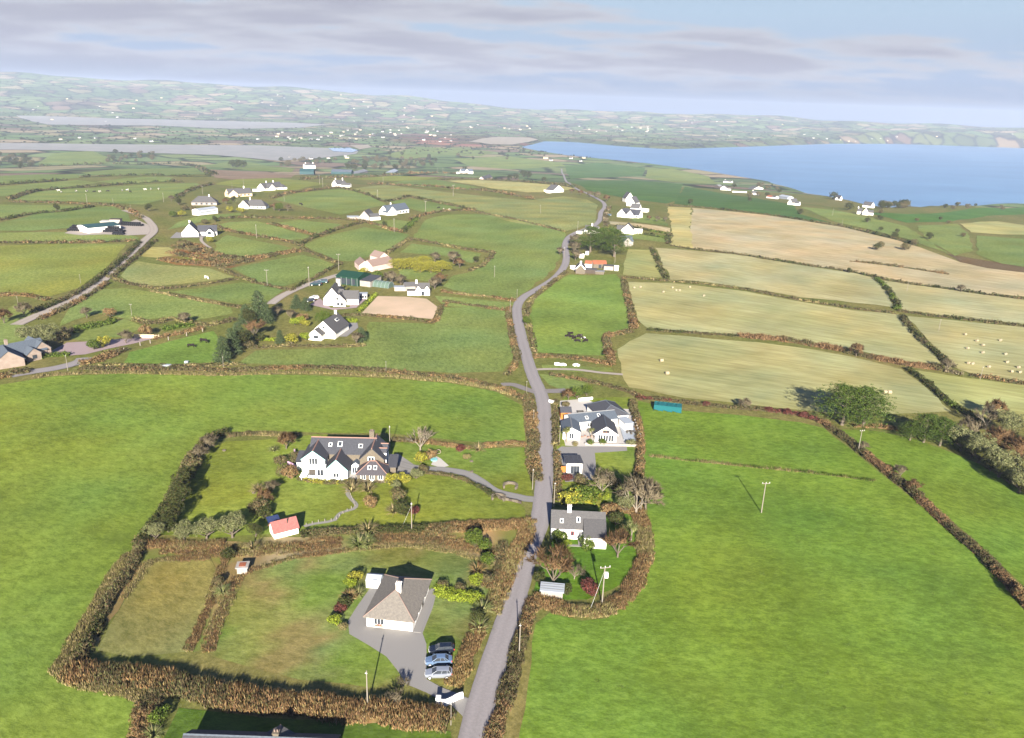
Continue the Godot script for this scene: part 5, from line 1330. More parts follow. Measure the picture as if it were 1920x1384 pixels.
func flat_block(h: Node3D, x: float, z: float, w: float, d: float, eh: float, wall: String, roof: String, yaw := 0.0, slope := 0.0) -> void:
	var b := Basis(Vector3.UP, deg_to_rad(yaw))
	var o := part("wall", wall_mesh(w, d, eh, 0.0), M[wall], h, Vector3(x, 0, z))
	o.basis = b
	var r := part("roof", box_mesh(Vector3(w + 0.5, 0.18, d + 0.5)), M[roof], h, Vector3(x, eh + 0.09 + absf(slope) * d * 0.5, z))
	r.basis = b * Basis(Vector3.RIGHT, atan(slope))
	if slope != 0.0:
		var st := begin()   # close the sides under the lean roof
		var up := slope * d * 0.5
		var lift := absf(up)
		for s in [-1.0, 1.0]:
			q4(st, Vector3(w * 0.5 * s, eh - 0.1, d * 0.5), Vector3(w * 0.5 * s, eh - 0.1, -d * 0.5), Vector3(w * 0.5 * s, eh + lift + up * 1.0, -d * 0.5), Vector3(w * 0.5 * s, eh + lift - up, d * 0.5))
			q4(st, Vector3(-w * 0.5, eh - 0.1, d * 0.5 * s), Vector3(w * 0.5, eh - 0.1, d * 0.5 * s), Vector3(w * 0.5, eh + lift - up * s, d * 0.5 * s), Vector3(-w * 0.5, eh + lift - up * s, d * 0.5 * s))
		part("wall", st.commit(), M[wall], h, Vector3(x, 0, z)).basis = b


func chimney(h: Node3D, x: float, z: float, y: float, top: float, wall := "white", w := 0.9, d := 0.7) -> void:
	var c := part("chimney", box_mesh(Vector3(w, top - y, d)), M[wall], h, Vector3(x, (y + top) * 0.5, z))
	part("capping", box_mesh(Vector3(w + 0.16, 0.14, d + 0.16)), M[wall], c, Vector3(0, (top - y) * 0.5 + 0.07, 0))
	for s in [-0.2, 0.2]:
		var st := begin()
		tube(st, Vector3(s, (top - y) * 0.5 + 0.14, 0), Vector3(s, (top - y) * 0.5 + 0.5, 0), 0.11, 0.09, 7, true)
		part("chimney_pot", st.commit(), M["tile buff"], c)


# a window set on a wall; turn 0 looks to +z. bars: vertical glazing bars
func window(h: Node3D, at_: Vector3, w: float, hh: float, turn := 0.0, bars := 1, frame := "trim") -> void:
	var o := part("window", box_mesh(Vector3(w + 0.2, hh + 0.2, 0.12)), M[frame], h, at_)
	o.rotation.y = deg_to_rad(turn)
	var n := bars + 1
	var pw := (w - 0.07 * bars) / n
	for i in n:
		part("pane", box_mesh(Vector3(pw, hh, 0.06)), M["glass"], o, Vector3(-w * 0.5 + pw * 0.5 + i * (pw + 0.07), 0, 0.05))


func small_window(h: Node3D, at_: Vector3, w: float, hh: float, turn := 0.0) -> void:
	var o := part("window", box_mesh(Vector3(w, hh, 0.12)), M["glass"], h, at_)
	o.rotation.y = deg_to_rad(turn)


func door(h: Node3D, at_: Vector3, colour: String, turn := 0.0, w := 0.95) -> void:
	var o := part("door", box_mesh(Vector3(w, 2.05, 0.12)), M[colour], h, at_ + Vector3(0, 1.02, 0))
	o.rotation.y = deg_to_rad(turn)


# roof light on a slope of a block (x, z, d, eh, rh as given to it; ridge along x); f = 0 eaves .. 1 ridge; side +1 front
func skylight(h: Node3D, bx: float, bz: float, d: float, eh: float, rh: float, x: float, f: float, w: float, l: float, side := 1.0, yaw := 0.0) -> void:
	var b := Basis(Vector3.UP, deg_to_rad(yaw))
	var tilt := atan2(rh, d * 0.5)
	var p := Vector3(x, eh + rh * f + 0.22, side * d * 0.5 * (1.0 - f))
	var o := part("skylight", box_mesh(Vector3(w + 0.22, 0.12, l + 0.22)), M["trim"], h, Vector3(bx, 0, bz) + b * p)
	o.basis = b * Basis(Vector3.RIGHT, tilt * side)
	part("pane", box_mesh(Vector3(w, 0.06, l)), M["glass"], o, Vector3(0, 0.05, 0))


func fronts(h: Node3D, x: float, zf: float, w: float, n: int, y := 1.5, ww := 1.1, hh := 1.1, turn := 0.0) -> void:
	for i in n:
		small_window(h, Vector3(x - w * 0.5 + w * (i + 0.5) / n, y, zf), ww, hh, turn)


func houses_near() -> void:
	# hip roofed bungalow, foreground
	var h := house("bungalow", "white bungalow with a brown hipped tile roof and tall chimney beside three cars", "house", V(-24.2, -115.3), V(-15.9, -114.3))
	var w := hw
	block(h, 0, -6.2, 12.4, w, 2.45, 2.6, "white", "tile brown", 90, 4.6, 0.45, "tile buff")
	chimney(h, 0.5, -4.6, 3.6, 6.5, "white", 0.9, 0.7)
	window(h, Vector3(-1.9, 1.35, 0.0), 1.7, 1.1, 0, 2)
	var planter := part("flower_box", box_mesh(Vector3(1.5, 0.22, 0.3)), M["old wood"], h, Vector3(-1.9, 0.6, 0.2))
	tag(part("flowers", tuft(60, 0.3, 0.2, [Color(0.5, 0.05, 0.04), Color(0.12, 0.2, 0.03), Color(0.4, 0.1, 0.08)], 5), M["leaf"], planter, Vector3(0, 0.15, 0)), "red flowers and leaves", "", "", "stuff").scale = Vector3(0.8, 0.35, 0.25)
	for z in [-2.6, -5.0, -9.8]:
		window(h, Vector3(w * 0.5, 1.4, z), 1.4, 1.1, 90, 1)
	door(h, Vector3(w * 0.5, 0, -7.4), "dark wood", 90)
	door(h, Vector3(-w * 0.5, 0, -9.0), "dark wood", -90)
	part("footpath", box_mesh(Vector3(1.3, 0.16, 13.2)), M["gravel"], h, Vector3(w * 0.5 + 0.9, 0.1, -6.4))
	# shed beside it
	var s := house("garden_shed", "small pale grey shed with a ridged roof behind the hip roofed bungalow", "shed", V(-26.5, -126.8), V(-23.7, -126.6))
	block(s, 0, -1.2, hw, 2.3, 1.7, 0.55, "cool white", "sky sheet", 0, 0, 0.12)
	door(s, Vector3(0.3, 0, 0), "sky sheet", 0, 0.8)

	# stone and white farmhouse
	var f := house("farmhouse", "rambling slate roofed farmhouse, white on the left and stone on the right", "house", V(-51.1, -172.6), V(-29.9, -173.3))
	w = hw
	# long range behind
	block(f, -1.2, -7.0, w - 5.0, 6.6, 4.7, 2.7, "stone", "slate", 0, 0, 0.3, "terracotta")
	# white cross wing with balcony, far left
	block(f, -w * 0.5 + 3.0, -4.2, 8.6, 5.6, 4.7, 2.2, "cool white", "slate", 90, 0, 0.35, "terracotta")
	window(f, Vector3(-w * 0.5 + 3.0, 4.1, 0.12), 2.0, 1.9, 0, 2)
	part("balcony", box_mesh(Vector3(4.6, 0.9, 1.1)), M["cool white"], f, Vector3(-w * 0.5 + 3.9, 2.95, 0.6))
	part("opening", box_mesh(Vector3(1.6, 2.1, 0.1)), M["dark wood"], f, Vector3(-w * 0.5 + 2.6, 1.1, 0.13))
	window(f, Vector3(-w * 0.5 + 4.6, 1.2, 0.14), 1.5, 1.5, 0, 1)
	flat_block(f, -w * 0.5 + 0.9, 1.3, 1.2, 2.0, 1.0, "cool white", "cool white")
	flat_block(f, -w * 0.5 + 4.6, 2.2, 4.6, 0.5, 1.0, "cool white", "cool white")
	# lean-to at the left end
	flat_block(f, -w * 0.5 - 1.0, -5.0, 1.9, 4.0, 2.3, "cool white", "slate", 0, 0.3)
	# white gable in the middle, forward
	block(f, -w * 0.5 + 9.0, -0.9, 6.2, 5.4, 2.9, 2.7, "cool white", "slate", 90, 0, 0.35, "terracotta")
	window(f, Vector3(-w * 0.5 + 8.9, 1.6, 2.22), 1.3, 1.1, 0, 1)
	for sx in [-1.0, 1.0]:
		var bb := part("barge_board", box_mesh(Vector3(3.9, 0.2, 0.08)), M["teal trim"], f, Vector3(-w * 0.5 + 9.0 + sx * 1.42, 4.2, 2.45))
		bb.rotation.z = -sx * 0.785
		var b2 := part("barge_board", box_mesh(Vector3(3.7, 0.2, 0.08)), M["teal trim"], f, Vector3(-w * 0.5 + 3.0 + sx * 1.5, 5.75, 0.35))
		b2.rotation.z = -sx * 0.66
	# white porch of glass between
	block(f, w * 0.5 - 8.2, -2.9, 2.6, 2.2, 2.3, 0.9, "trim", "slate blue", 90, 0, 0.15)
	window(f, Vector3(w * 0.5 - 8.2, 1.2, -1.55), 1.6, 1.7, 0, 2)
	part("paving", box_mesh(Vector3(2.6, 0.12, 4.4)), M["paving"], f, Vector3(w * 0.5 - 8.2, 0.07, 0.6))
	# stone cross wing on the right
	block(f, w * 0.5 - 4.0, -5.4, 8.6, 6.0, 4.4, 2.9, "stone", "slate", 90, 0, 0.3, "terracotta")
	window(f, Vector3(w * 0.5 - 4.2, 4.4, -1.08), 1.4, 1.2, 0, 1)
	chimney(f, w * 0.5 - 5.0, -8.4, 6.0, 8.9, "stone", 1.2, 0.9)
	for z in [-4.4, -7.2]:   # dormers on its right slope
		block(f, w * 0.5 - 2.0, z, 2.4, 1.6, 5.2, 0.7, "trim", "slate", 0, 0, 0.15, "terracotta")
	# hipped single storey room in front
	block(f, w * 0.5 - 3.5, 0.6, 7.2, 4.6, 2.5, 2.2, "stone", "slate purple", 0, 3.1, 0.35, "terracotta")
	for x in [-2.1, 0.0, 2.1]:
		if x == 0.0: door(f, Vector3(w * 0.5 - 3.5, 0, 2.91), "trim")
		window(f, Vector3(w * 0.5 - 3.5 + x, 1.6, 2.93), 1.0, 1.2, 0, 1)
	for x in [-0.7, 0.7]:
		skylight(f, w * 0.5 - 3.5, 0.6, 4.6, 2.5, 2.2, x, 0.42, 0.6, 0.8)
	flat_block(f, w * 0.5 + 0.9, -3.4, 1.9, 4.6, 2.4, "stone", "slate", 0, 0.25)
	skylight(f, -1.2, -7.0, 6.6, 4.7, 2.7, -3.2, 0.5, 0.6, 0.8)
	skylight(f, -1.2, -7.0, 6.6, 4.7, 2.7, -0.8, 0.55, 0.9, 1.2)
	skylight(f, -1.2, -7.0, 6.6, 4.7, 2.7, 4.4, 0.45, 0.8, 0.8)
	window(f, Vector3(1.6, 1.5, -3.64), 1.0, 1.0)
	# lilac garden wall
	var lw := begin()
	box(lw, Vector3(0, 0.5, 0), Vector3(4.2, 1.3, 0.3))
	part("wall", lw.commit(), M["lilac"], thing("garden_wall", "lilac painted garden wall left of the farmhouse, lower one", "wall", at(V(-54.6, -177.1)), -38))
	var lw2 := begin()
	box(lw2, Vector3(0, 0.5, 0), Vector3(2.6, 1.3, 0.3))
	part("wall", lw2.commit(), M["lilac"], thing("garden_wall", "short lilac painted wall behind the left end of the farmhouse", "wall", at(V(-56.2, -184.6)), -70))

	# pink roofed shed with solar panels
	var p := house("garden_cabin", "white cabin with a pink sheet roof and solar panels below the farmhouse lawn", "cabin", V(-48.7, -143.1), V(-44.9, -145.6))
	w = hw
	block(p, 0, -1.7, w + 0.6, 3.4, 1.7, 1.5, "white", "pink sheet", 0, 0, 0.35)
	for i in 2:
		var sp := part("solar_panel", box_mesh(Vector3(1.5, 0.06, 1.2)), M["solar"], p, Vector3(-1.5 + i * 1.75, 2.65, -2.75))
		sp.rotation.x = -0.72
	var flue := begin()
	tube(flue, Vector3(0.6, 2.5, -0.9), Vector3(0.6, 3.7, -0.9), 0.09, 0.09, 7, true)
	part("flue", flue.commit(), M["dark wood"], p)
	door(p, Vector3(w * 0.5 + 0.3, 0, -1.6), "old wood", 90)
	var lean := begin()
	box(lean, Vector3(-w * 0.25, 1.9, -5.2), Vector3(2.6, 0.1, 2.4), Basis(Vector3.RIGHT, 0.2))
	part("lean_to_roof", lean.commit(), M["solar"], p)

	# wellhouse in the paddock
	var wl := house("stone_hut", "tiny block hut with a rusty orange lid in the paddock", "hut", V(-52.3, -129.9), V(-50.4, -130.2))
	flat_block(wl, 0, -0.9, hw, 1.9, 1.35, "grey render", "grey render")
	part("lid", box_mesh(Vector3(1.25, 0.08, 1.3)), M["rust sheet"], wl, Vector3(0, 1.58, -0.9))

	# dark roofed house cut by the bottom edge
	var b := thing("slate_house", "slate roofed house cut off by the bottom edge of the picture", "house", Vector3(-33.5, 0, -81.8))
	block(b, 0, -4.0, 21.0, 4.6, 1.9, 1.45, "grey render", "slate", 0, 0, 0.4, "slate blue")
	block(b, 2.2, -1.4, 9.6, 5.4, 1.5, 1.8, "stone", "slate grey", 90, 0, 0.3, "tile buff")
	chimney(b, 2.2, -4.4, 3.0, 4.0, "stone", 0.8, 0.7)
	# white cottage by the road
	var c := house("cottage", "white roadside cottage with a long grey roof and one white chimney", "house", V(10.2, -146.6), V(21.1, -144.5))
	c.rotation.y = deg_to_rad(-1.5)
	block(c, -0.2, -4.4, 11.6, 5.6, 2.75, 2.6, "white", "slate grey", 0, 0, 0.25)
	part("wall", wall_mesh(4.7, 4.2, 2.45, 0), M["white"], c, Vector3(3.3, 0, -0.35))
	var cat := begin()   # long rear slope running down over the extension
	box(cat, Vector3(3.3, 3.42, -0.65), Vector3(4.9, 0.16, 5.2), Basis(Vector3.RIGHT, 0.36))
	part("roof", cat.commit(), M["slate grey"], c)
	chimney(c, -2.2, -4.4, 4.6, 6.6, "white", 0.8, 0.8)
	skylight(c, -0.2, -4.4, 5.6, 2.75, 2.6, -3.6, 0.35, 0.5, 0.7)
	skylight(c, -0.2, -4.4, 5.6, 2.75, 2.6, 0.0, 0.45, 0.5, 1.0)
	window(c, Vector3(-1.4, 1.5, -1.55), 0.6, 0.9, 0, 0, "red")
	door(c, Vector3(0.4, 0, -1.56), "grey sheet")
	part("footpath", box_mesh(Vector3(0.9, 0.1, 2.8)), M["gravel"], c, Vector3(0.3, 0.09, -0.1))
	part("footpath", box_mesh(Vector3(2.8, 0.1, 0.7)), M["gravel"], c, Vector3(-1.3, 0.1, 1.0))

	# flat tray roof in the hedge
	var tr := house("hut", "low hut with a pale corrugated roof in the hedge at the road bend", "hut", V(7, -125.8), V(11.1, -125.4))
	flat_block(tr, 0, -1.1, hw, 2.2, 1.5, "grey render", "sky sheet", 0, 0.08)
	for i in 3:
		part("roof_rib", box_mesh(Vector3(hw + 0.3, 0.05, 0.06)), M["grey sheet"], tr, Vector3(0, 1.86 - (i - 1) * -0.06, -1.1 - (i - 1) * 0.7))

	# modern bungalow group by the road
	var m := thing("modern_bungalow", "sprawling white bungalow with linked grey and dark slate roofs and a glazed gable", "house", Vector3(27, 0, -200))
	block(m, -3.2, -12.3, 14.6, 6.0, 2.6, 1.3, "white", "slate blue", 18.4, 0, 0.3, "grey sheet")
	block(m, 2.4, -18.6, 10.0, 9.0, 2.6, 2.1, "white", "slate", 108, 3.2, 0.35, "slate blue")
	block(m, 0.0, -4.3, 8.6, 6.0, 2.55, 2.1, "white", "slate", 90, 0, 0.45, "slate blue")
	block(m, -9.6, -4.4, 7.4, 4.8, 2.5, 1.2, "white", "slate blue", 90, 0, 0.3, "grey sheet")
	flat_block(m, 6.9, -10.4, 2.4, 4.4, 2.5, "white", "sky sheet", 18.4)
	for i in 3:
		window(m, Vector3(-1.5 + i * 1.5, 1.15, 0.03), 1.3, 2.0, 0, 1)
	window(m, Vector3(0, 3.15, 0.03), 1.8, 0.7, 0, 1, "orange wood")
	for sx in [-1.0, 1.0]:
		var bb := part("barge_board", box_mesh(Vector3(4.2, 0.22, 0.08)), M["trim"], m, Vector3(sx * 1.72, 3.45, 0.42))
		bb.rotation.z = -sx * atan2(2.1, 3.0)
	window(m, Vector3(-7.16, 1.2, -4.6), 1.5, 1.8, 90, 1)
	window(m, Vector3(-9.6, 1.2, -0.67), 1.3, 1.7, 0, 1)
	window(m, Vector3(-3.8, 1.4, -8.95), 1.2, 1.2, 18.4, 1)
	for q in [[-2.2, 0.35], [1.8, 0.5]]:
		skylight(m, -3.2, -12.3, 6.0, 2.6, 1.3, q[0], q[1], 0.6, 0.9, 1.0, 18.4)
	var deck := part("deck", box_mesh(Vector3(5.0, 0.3, 13.0)), M["sky sheet"], m, Vector3(7.8, 0.18, -8.0))
	part("table", box_mesh(Vector3(2.2, 0.08, 1.1)), M["dark wood"], deck, Vector3(0.2, 0.75, 1.6))
	for q in [Vector3(-0.9, 0.45, 1.6), Vector3(1.3, 0.45, 1.6), Vector3(0.2, 0.45, 0.7), Vector3(0.2, 0.45, 2.5)]:
		part("chair", box_mesh(Vector3(0.5, 0.6, 0.5)), M["dark wood"], deck, q)
	for i in 7:
		part("railing_post", box_mesh(Vector3(0.1, 1.0, 0.1)), M["trim"], deck, Vector3(2.4, 0.65, -6.3 + i * 2.1))
	part("glass_screen", box_mesh(Vector3(0.05, 0.8, 12.6)), M["sky sheet"], deck, Vector3(2.4, 0.65, 0))
	part("retaining_wall", box_mesh(Vector3(14.6, 0.8, 0.4)), M["grey render"], m, Vector3(1.2, 0.35, 2.6))
	for i in 5:
		part("planter", box_mesh(Vector3(0.6, 0.5, 0.6)), M["terracotta"], m, Vector3(-6.4 + i * 0.9, 0.25, -2.4 - 0.7 * (i % 2)))
	# orange timber store
	var o := house("timber_store", "small orange timber store with a dark roof beside the road", "shed", V(15.1, -215.8), V(18.3, -216.1))
	block(o, 0, -1.6, hw, 3.4, 2.3, 1.0, "orange wood", "slate", 0, 0, 0.25)
	# garage
	var g := house("garage", "small white flat roofed building with dark glass doors in the gravel yard", "garage", V(14.8, -178.9), V(18.8, -179.2))
	flat_block(g, 0, -2.8, hw, 5.4, 2.6, "white", "slate", 0, -0.06)
	window(g, Vector3(0.2, 1.2, 0.02), 2.2, 2.0, 0, 2, "grey sheet")
	for i in 3:
		part("roof_seam", box_mesh(Vector3(0.05, 0.05, 5.4)), M["slate blue"], g, Vector3(-hw * 0.3 + i * hw * 0.3, 3.0, -2.8))
	part("timber_screen", box_mesh(Vector3(1.2, 1.8, 0.15)), M["orange wood"], g, Vector3(-hw * 0.5 - 0.7, 0.9, -0.8))


func houses_middle() -> void:
	var h: Node3D
	var w: float
	# white bungalow with a projecting gable
	h = house("bungalow", "white bungalow with grey slate roof and small front gable below the sand arena", "house", V(-78.1, -286.7), V(-69.1, -292.9))
	h.rotation.y = deg_to_rad(8)
	block(h, 1.6, -8.4, 14.0, 9.4, 2.7, 4.2, "white", "slate grey", 72, 0, 0.4)
	block(h, -2.6, -2.0, 7.0, 5.2, 2.4, 2.0, "white", "slate grey", 72, 0, 0.35)
	small_window(h, Vector3(-3.2, 1.4, 1.45), 2.0, 1.2, -18)
	small_window(h, Vector3(-0.4, 4.3, -1.75), 0.9, 0.9, -18)
	chimney(h, 3.2, -13.4, 5.6, 8.2)
	small_window(h, Vector3(5.9, 1.4, -7.0), 1.4, 1.2, 72)
	skylight(h, 1.6, -8.4, 9.4, 2.7, 4.2, 2.0, 0.6, 2.2, 1.0, 1.0, 72)
	# big white house
	h = house("white_house", "large white two storey house with dormers and a glazed gable above the arena", "house", V(-88.3, -341.7), V(-76, -346.5))
	w = hw
	h.rotation.y = deg_to_rad(-4)
	block(h, -2.0, -5.5, 12.0, 8.0, 3.2, 4.8, "white", "slate grey", 100, 0, 0.35)
	block(h, 2.2, -1.2, 6.4, 5.4, 2.8, 2.8, "white", "slate grey", 100, 0, 0.3)
	block(h, 6.2, -5.4, 7.0, 6.5, 3.0, 3.0, "white", "slate grey", 10, 0, 0.3)
	block(h, -4.4, -17.0, 7.0, 6.0, 3.4, 2.8, "white", "slate grey", 100, 0, 0.3)
	for z in [-3.6, -6.0, -8.4]:
		block(h, 0.6, z, 2.6, 1.5, 5.0, 0.7, "white", "slate grey", 10, 0, 0.1)
	for i in 3:
		small_window(h, Vector3(0.7 + i * 1.6, 1.2, 2.2), 1.2, 1.3, 10)
	small_window(h, Vector3(2.0, 3.6, 2.1), 1.2, 1.0, 10)
	small_window(h, Vector3(-4.4, 1.4, 0.75), 1.4, 1.2, 10)
	chimney(h, -1.0, -11.4, 6.6, 9.6)
	chimney(h, -4.6, -20.4, 5.0, 7.6)
	# cabin with dark windows
	h = house("summer_house", "small white flat roofed cabin with three dark windows on the lawn of the big house", "cabin", V(-73.5, -357.4), V(-70, -357.9))
	flat_block(h, 0, -1.8, hw, 3.4, 2.4, "white", "sky sheet")
	fronts(h, 0, 0.02, hw, 3, 1.2, 0.9, 1.3)
	# green barn
	h = house("green_barn", "dark green corrugated barn with open bays and a block lean-to", "barn", V(-92.2, -389.9), V(-82.5, -383.9))
	w = hw
	h.rotation.y = deg_to_rad(-20)
	block(h, 2.0, -6.5, 13.0, 13.0, 4.2, 1.8, "green sheet", "green sheet", 0, 0, 0.3)
	for i in 4:
		small_window(h, Vector3(-2.9 + i * 2.9, 2.0, 0.02), 2.3, 3.0)
	for i in 5:
		part("bay_post", box_mesh(Vector3(0.2, 4.2, 0.2)), M["grey sheet"], h, Vector3(-4.4 + i * 3.1, 2.1, 0.15))
	flat_block(h, 11.6, -7.0, 6.0, 11.0, 2.9, "grey render", "slate", 0, 0.08)
	# polytunnel
	h = thing("polytunnel", "rounded green polytunnel behind the green barn", "polytunnel", at(V(-67.8, -386.2)), -22)
	var st := begin()
	for i in 10:
		var a := PI * i / 10.0
		var b := PI * (i + 1) / 10.0
		q4(st, Vector3(-5.5, sin(a) * 3.0, cos(a) * 2.8), Vector3(5.5, sin(a) * 3.0, cos(a) * 2.8), Vector3(5.5, sin(b) * 3.0, cos(b) * 2.8), Vector3(-5.5, sin(b) * 3.0, cos(b) * 2.8))
		for s in [-1.0, 1.0]:
			t3(st, Vector3(5.5 * s, 0, 0), Vector3(5.5 * s, sin(a) * 3.0, cos(a) * 2.8 ), Vector3(5.5 * s, sin(b) * 3.0, cos(b) * 2.8))
	part("cover", st.commit(), M["poly film"], h)
	for i in 6:
		var hs := begin()
		for k in 8:
			var a := PI * k / 8.0
			var b := PI * (k + 1) / 8.0
			tube(hs, Vector3(-5.5 + i * 2.2, sin(a) * 3.04, cos(a) * 2.84), Vector3(-5.5 + i * 2.2, sin(b) * 3.04, cos(b) * 2.84), 0.06, 0.06, 4)
		part("hoop", hs.commit(), M["sky sheet"], h)
	# pale pink old house, L shaped
	h = house("farm_cottage", "pale pink old farmhouse with a brownish roof beside the yellow trees", "house", V(-80.7, -420.7), V(-71.2, -433))
	w = hw
	block(h, 2.0, -3.6, 17.0, 7.5, 3.0, 2.9, "pale pink", "tile buff", 5, 0, 0.2)
	block(h, -4.0, -9.6, 13.0, 6.5, 3.0, 2.4, "pale pink", "tile buff", 60, 0, 0.2)
	block(h, 11.0, -12.0, 10.0, 6.6, 5.0, 2.6, "pale pink", "tile buff", 80, 0, 0.2)
	flat_block(h, 17.0, -13.0, 6.0, 4.0, 2.6, "pale pink", "tile buff", 20)
	# small white cottage by arena
	h = house("cottage", "small white cottage with two dormers and an arched porch behind the arena", "house", V(-51.4, -368.5), V(-41.5, -370))
	w = hw
	block(h, 1.6, -2.8, w - 3.2, 5.6, 3.0, 2.6, "white", "slate grey", 0, 0, 0.15)
	for x in [-0.6, 3.6]:
		block(h, x, -0.9, 2.4, 2.0, 3.4, 1.3, "white", "slate grey", 90, 0, 0.15)
		small_window(h, Vector3(x, 3.3, 0.36), 0.8, 0.9)
	flat_block(h, -w * 0.5 + 1.2, -1.8, 4.0, 3.6, 2.2, "white", "slate grey")
	small_window(h, Vector3(1.6, 1.1, 0.04), 1.5, 2.0)
	chimney(h, -w * 0.5 + 3.6, -2.8, 4.6, 7.0)
	h = house("old_shed", "grey stone sheds with slate roofs left of the small white cottage", "shed", V(-56.6, -377), V(-49.8, -378.1))
	block(h, 1.5, -3.4, 7.0, 4.5, 2.2, 1.6, "grey render", "slate grey", 10, 0, 0.15)
	flat_block(h, -4.0, -2.0, 5.5, 4.0, 1.8, "grey render", "sky sheet")
	# slate bungalow left edge
	h = house("bungalow", "long bungalow with blue grey slate roofs at the left edge by the brick drive", "house", V(-173.5, -243.6), V(-163.1, -257.8))
	w = hw
	block(h, 0.5, -5.0, w * 0.92, 8.5, 2.7, 3.0, "pink brick", "slate blue", 0, 0, 0.4)
	block(h, -w * 0.24, -0.5, 9.0, 8.6, 2.6, 3.2, "pink brick", "slate blue", 78, 0, 0.4)
	block(h, w * 0.20, -0.8, 5.0, 4.4, 2.6, 1.8, "pink brick", "slate blue", 90, 0, 0.3)
	block(h, w * 0.42, -6.0, 10.0, 5.5, 2.8, 2.6, "pink brick", "slate blue", 90, 0, 0.35)
	for x in [-0.04, 0.02, 0.08]:
		small_window(h, Vector3(w * x, 1.4, -0.7), 1.2, 1.3)
	small_window(h, Vector3(w * 0.20, 1.4, 1.75), 1.4, 1.3)
	chimney(h, -w * 0.12, -5.0, 5.0, 7.2, "pink brick")
	# white gabled house with curved wall
	h = house("white_house", "white house with a steep gable end and slate roof beside the curved white wall", "house", V(-224, -513), V(-213, -515))
	w = hw
	block(h, 0.5, -6.0, 13.0, w - 1.0, 3.0, 5.6, "white", "slate", 96, 0, 0.3)
	block(h, 10.5, -9.5, 12.0, 7.0, 2.7, 3.6, "white", "slate", 8, 0, 0.3)
	block(h, 13.0, -4.6, 5.0, 5.0, 2.6, 2.4, "white", "slate", 96, 0, 0.3)
	small_window(h, Vector3(13.0, 2.2, -2.0), 2.2, 2.2, 6)
	small_window(h, Vector3(0.4, 4.6, 0.55), 1.0, 1.0, 6)
	chimney(h, -0.2, -8.0, 7.0, 9.6)
	# long white shed
	h = house("long_shed", "long low white shed with a pale stripe on the lawn below the bungalows", "shed", V(-253, -619), V(-245, -638))
	block(h, 0, -3.5, hw, 7.0, 4.2, 1.2, "white", "sky sheet", 0, 0, 0.2)
	part("stripe", box_mesh(Vector3(hw * 0.8, 0.9, 0.1)), M["sky sheet"], h, Vector3(0, 2.6, 0.05))
	h = house("bungalow", "grey bungalow with a hipped slate roof among dark shrubs above the long white shed", "house", V(-293, -702), V(-272, -707))
	block(h, 0, -6.0, hw, 11.0, 3.0, 4.6, "grey render", "slate grey", 0, 6.0, 0.4)
	fronts(h, 0, 0.02, hw * 0.8, 4, 1.6, 1.6, 1.3)
	chimney(h, 4.0, -6.0, 6.5, 9.0)
	h = house("bungalow", "cream bungalow with projecting gable and slate roof, second house up the hill", "house", V(-291, -790), V(-273, -807))
	w = hw
	block(h, 1.0, -7.0, w, 10.0, 3.2, 4.6, "cream", "slate grey", 0, 0, 0.4)
	block(h, -w * 0.3, -2.6, 9.0, 9.0, 3.2, 4.0, "cream", "slate grey", 80, 0, 0.4)
	fronts(h, w * 0.22, -1.9, w * 0.5, 3, 1.6, 1.6, 1.4)
	chimney(h, w * 0.28, -7.0, 6.5, 9.8)
	h = house("bungalow", "wide white bungalow with slate roof and garage wing at the top of the hill", "house", V(-284, -868), V(-266, -906))
	w = hw
	block(h, 3.0, -8.0, w * 0.72, 11.0, 3.2, 5.0, "white", "slate grey", 0, 0, 0.4)
	block(h, -4.0, -4.0, 11.0, 10.0, 3.2, 4.4, "white", "slate grey", 84, 0, 0.4)
	block(h, w * 0.40, -3.4, 9.0, 7.0, 3.0, 3.0, "white", "slate grey", 84, 4.0, 0.4)
	flat_block(h, -w * 0.5, -4.0, 8.0, 8.0, 3.0, "white", "sky sheet")
	chimney(h, -2.0, -9.0, 7.0, 10.2)
	chimney(h, 8.0, -8.0, 7.0, 10.2)
	h = house("bungalow", "white bungalow with a broad hipped slate roof behind the yellow bushes", "house", V(-243, -683), V(-221, -683))
	w = hw
	block(h, 2.0, -6.0, w * 0.86, 10.0, 2.8, 4.6, "white", "slate grey", 0, 5.0, 0.4)
	block(h, -w * 0.3, -3.0, 9.0, 9.0, 2.8, 4.4, "white", "slate grey", 86, 0, 0.4)
	fronts(h, w * 0.2, -0.9, w * 0.5, 3, 1.5, 1.5, 1.3)
	chimney(h, -4.0, -8.0, 6.5, 9.0)
	# ruin and long slate house
	h = house("old_cottage", "half ruined grey stone cottage with a white gable in the hedges", "house", V(-128, -618), V(-114, -622))
	block(h, 2.0, -6.0, 16.0, 8.0, 3.2, 4.2, "grey render", "slate grey", 70, 0, 0.2)
	block(h, 7.0, -3.0, 9.0, 6.0, 2.6, 2.2, "white", "slate grey", 20, 0, 0.2)
	flat_block(h, -9.0, -6.0, 9.0, 7.0, 2.2, "grey render", "sky sheet")
	h = house("long_house", "long white house with a dark slate roof and projecting left wing on the ridge", "house", V(-110, -656), V(-92, -681))
	w = hw
	block(h, 2.0, -8.0, w, 9.0, 3.4, 4.6, "white", "slate blue", 8, 0, 0.35)
	block(h, -w * 0.30, -4.0, 12.0, 9.5, 3.2, 4.6, "white", "slate blue", 80, 0, 0.35)
	fronts(h, w * 0.22, -3.6, w * 0.5, 4, 1.7, 1.5, 1.4, 8)
	chimney(h, -2.0, -8.2, 7.0, 9.6)
	h = house("white_house", "white gabled house with two chimneys alone at the end of the ridge field", "house", V(-232, -977), V(-212, -974))
	w = hw
	block(h, -2.0, -7.0, 15.0, 10.0, 3.6, 4.6, "white", "slate grey", 60, 0, 0.3)
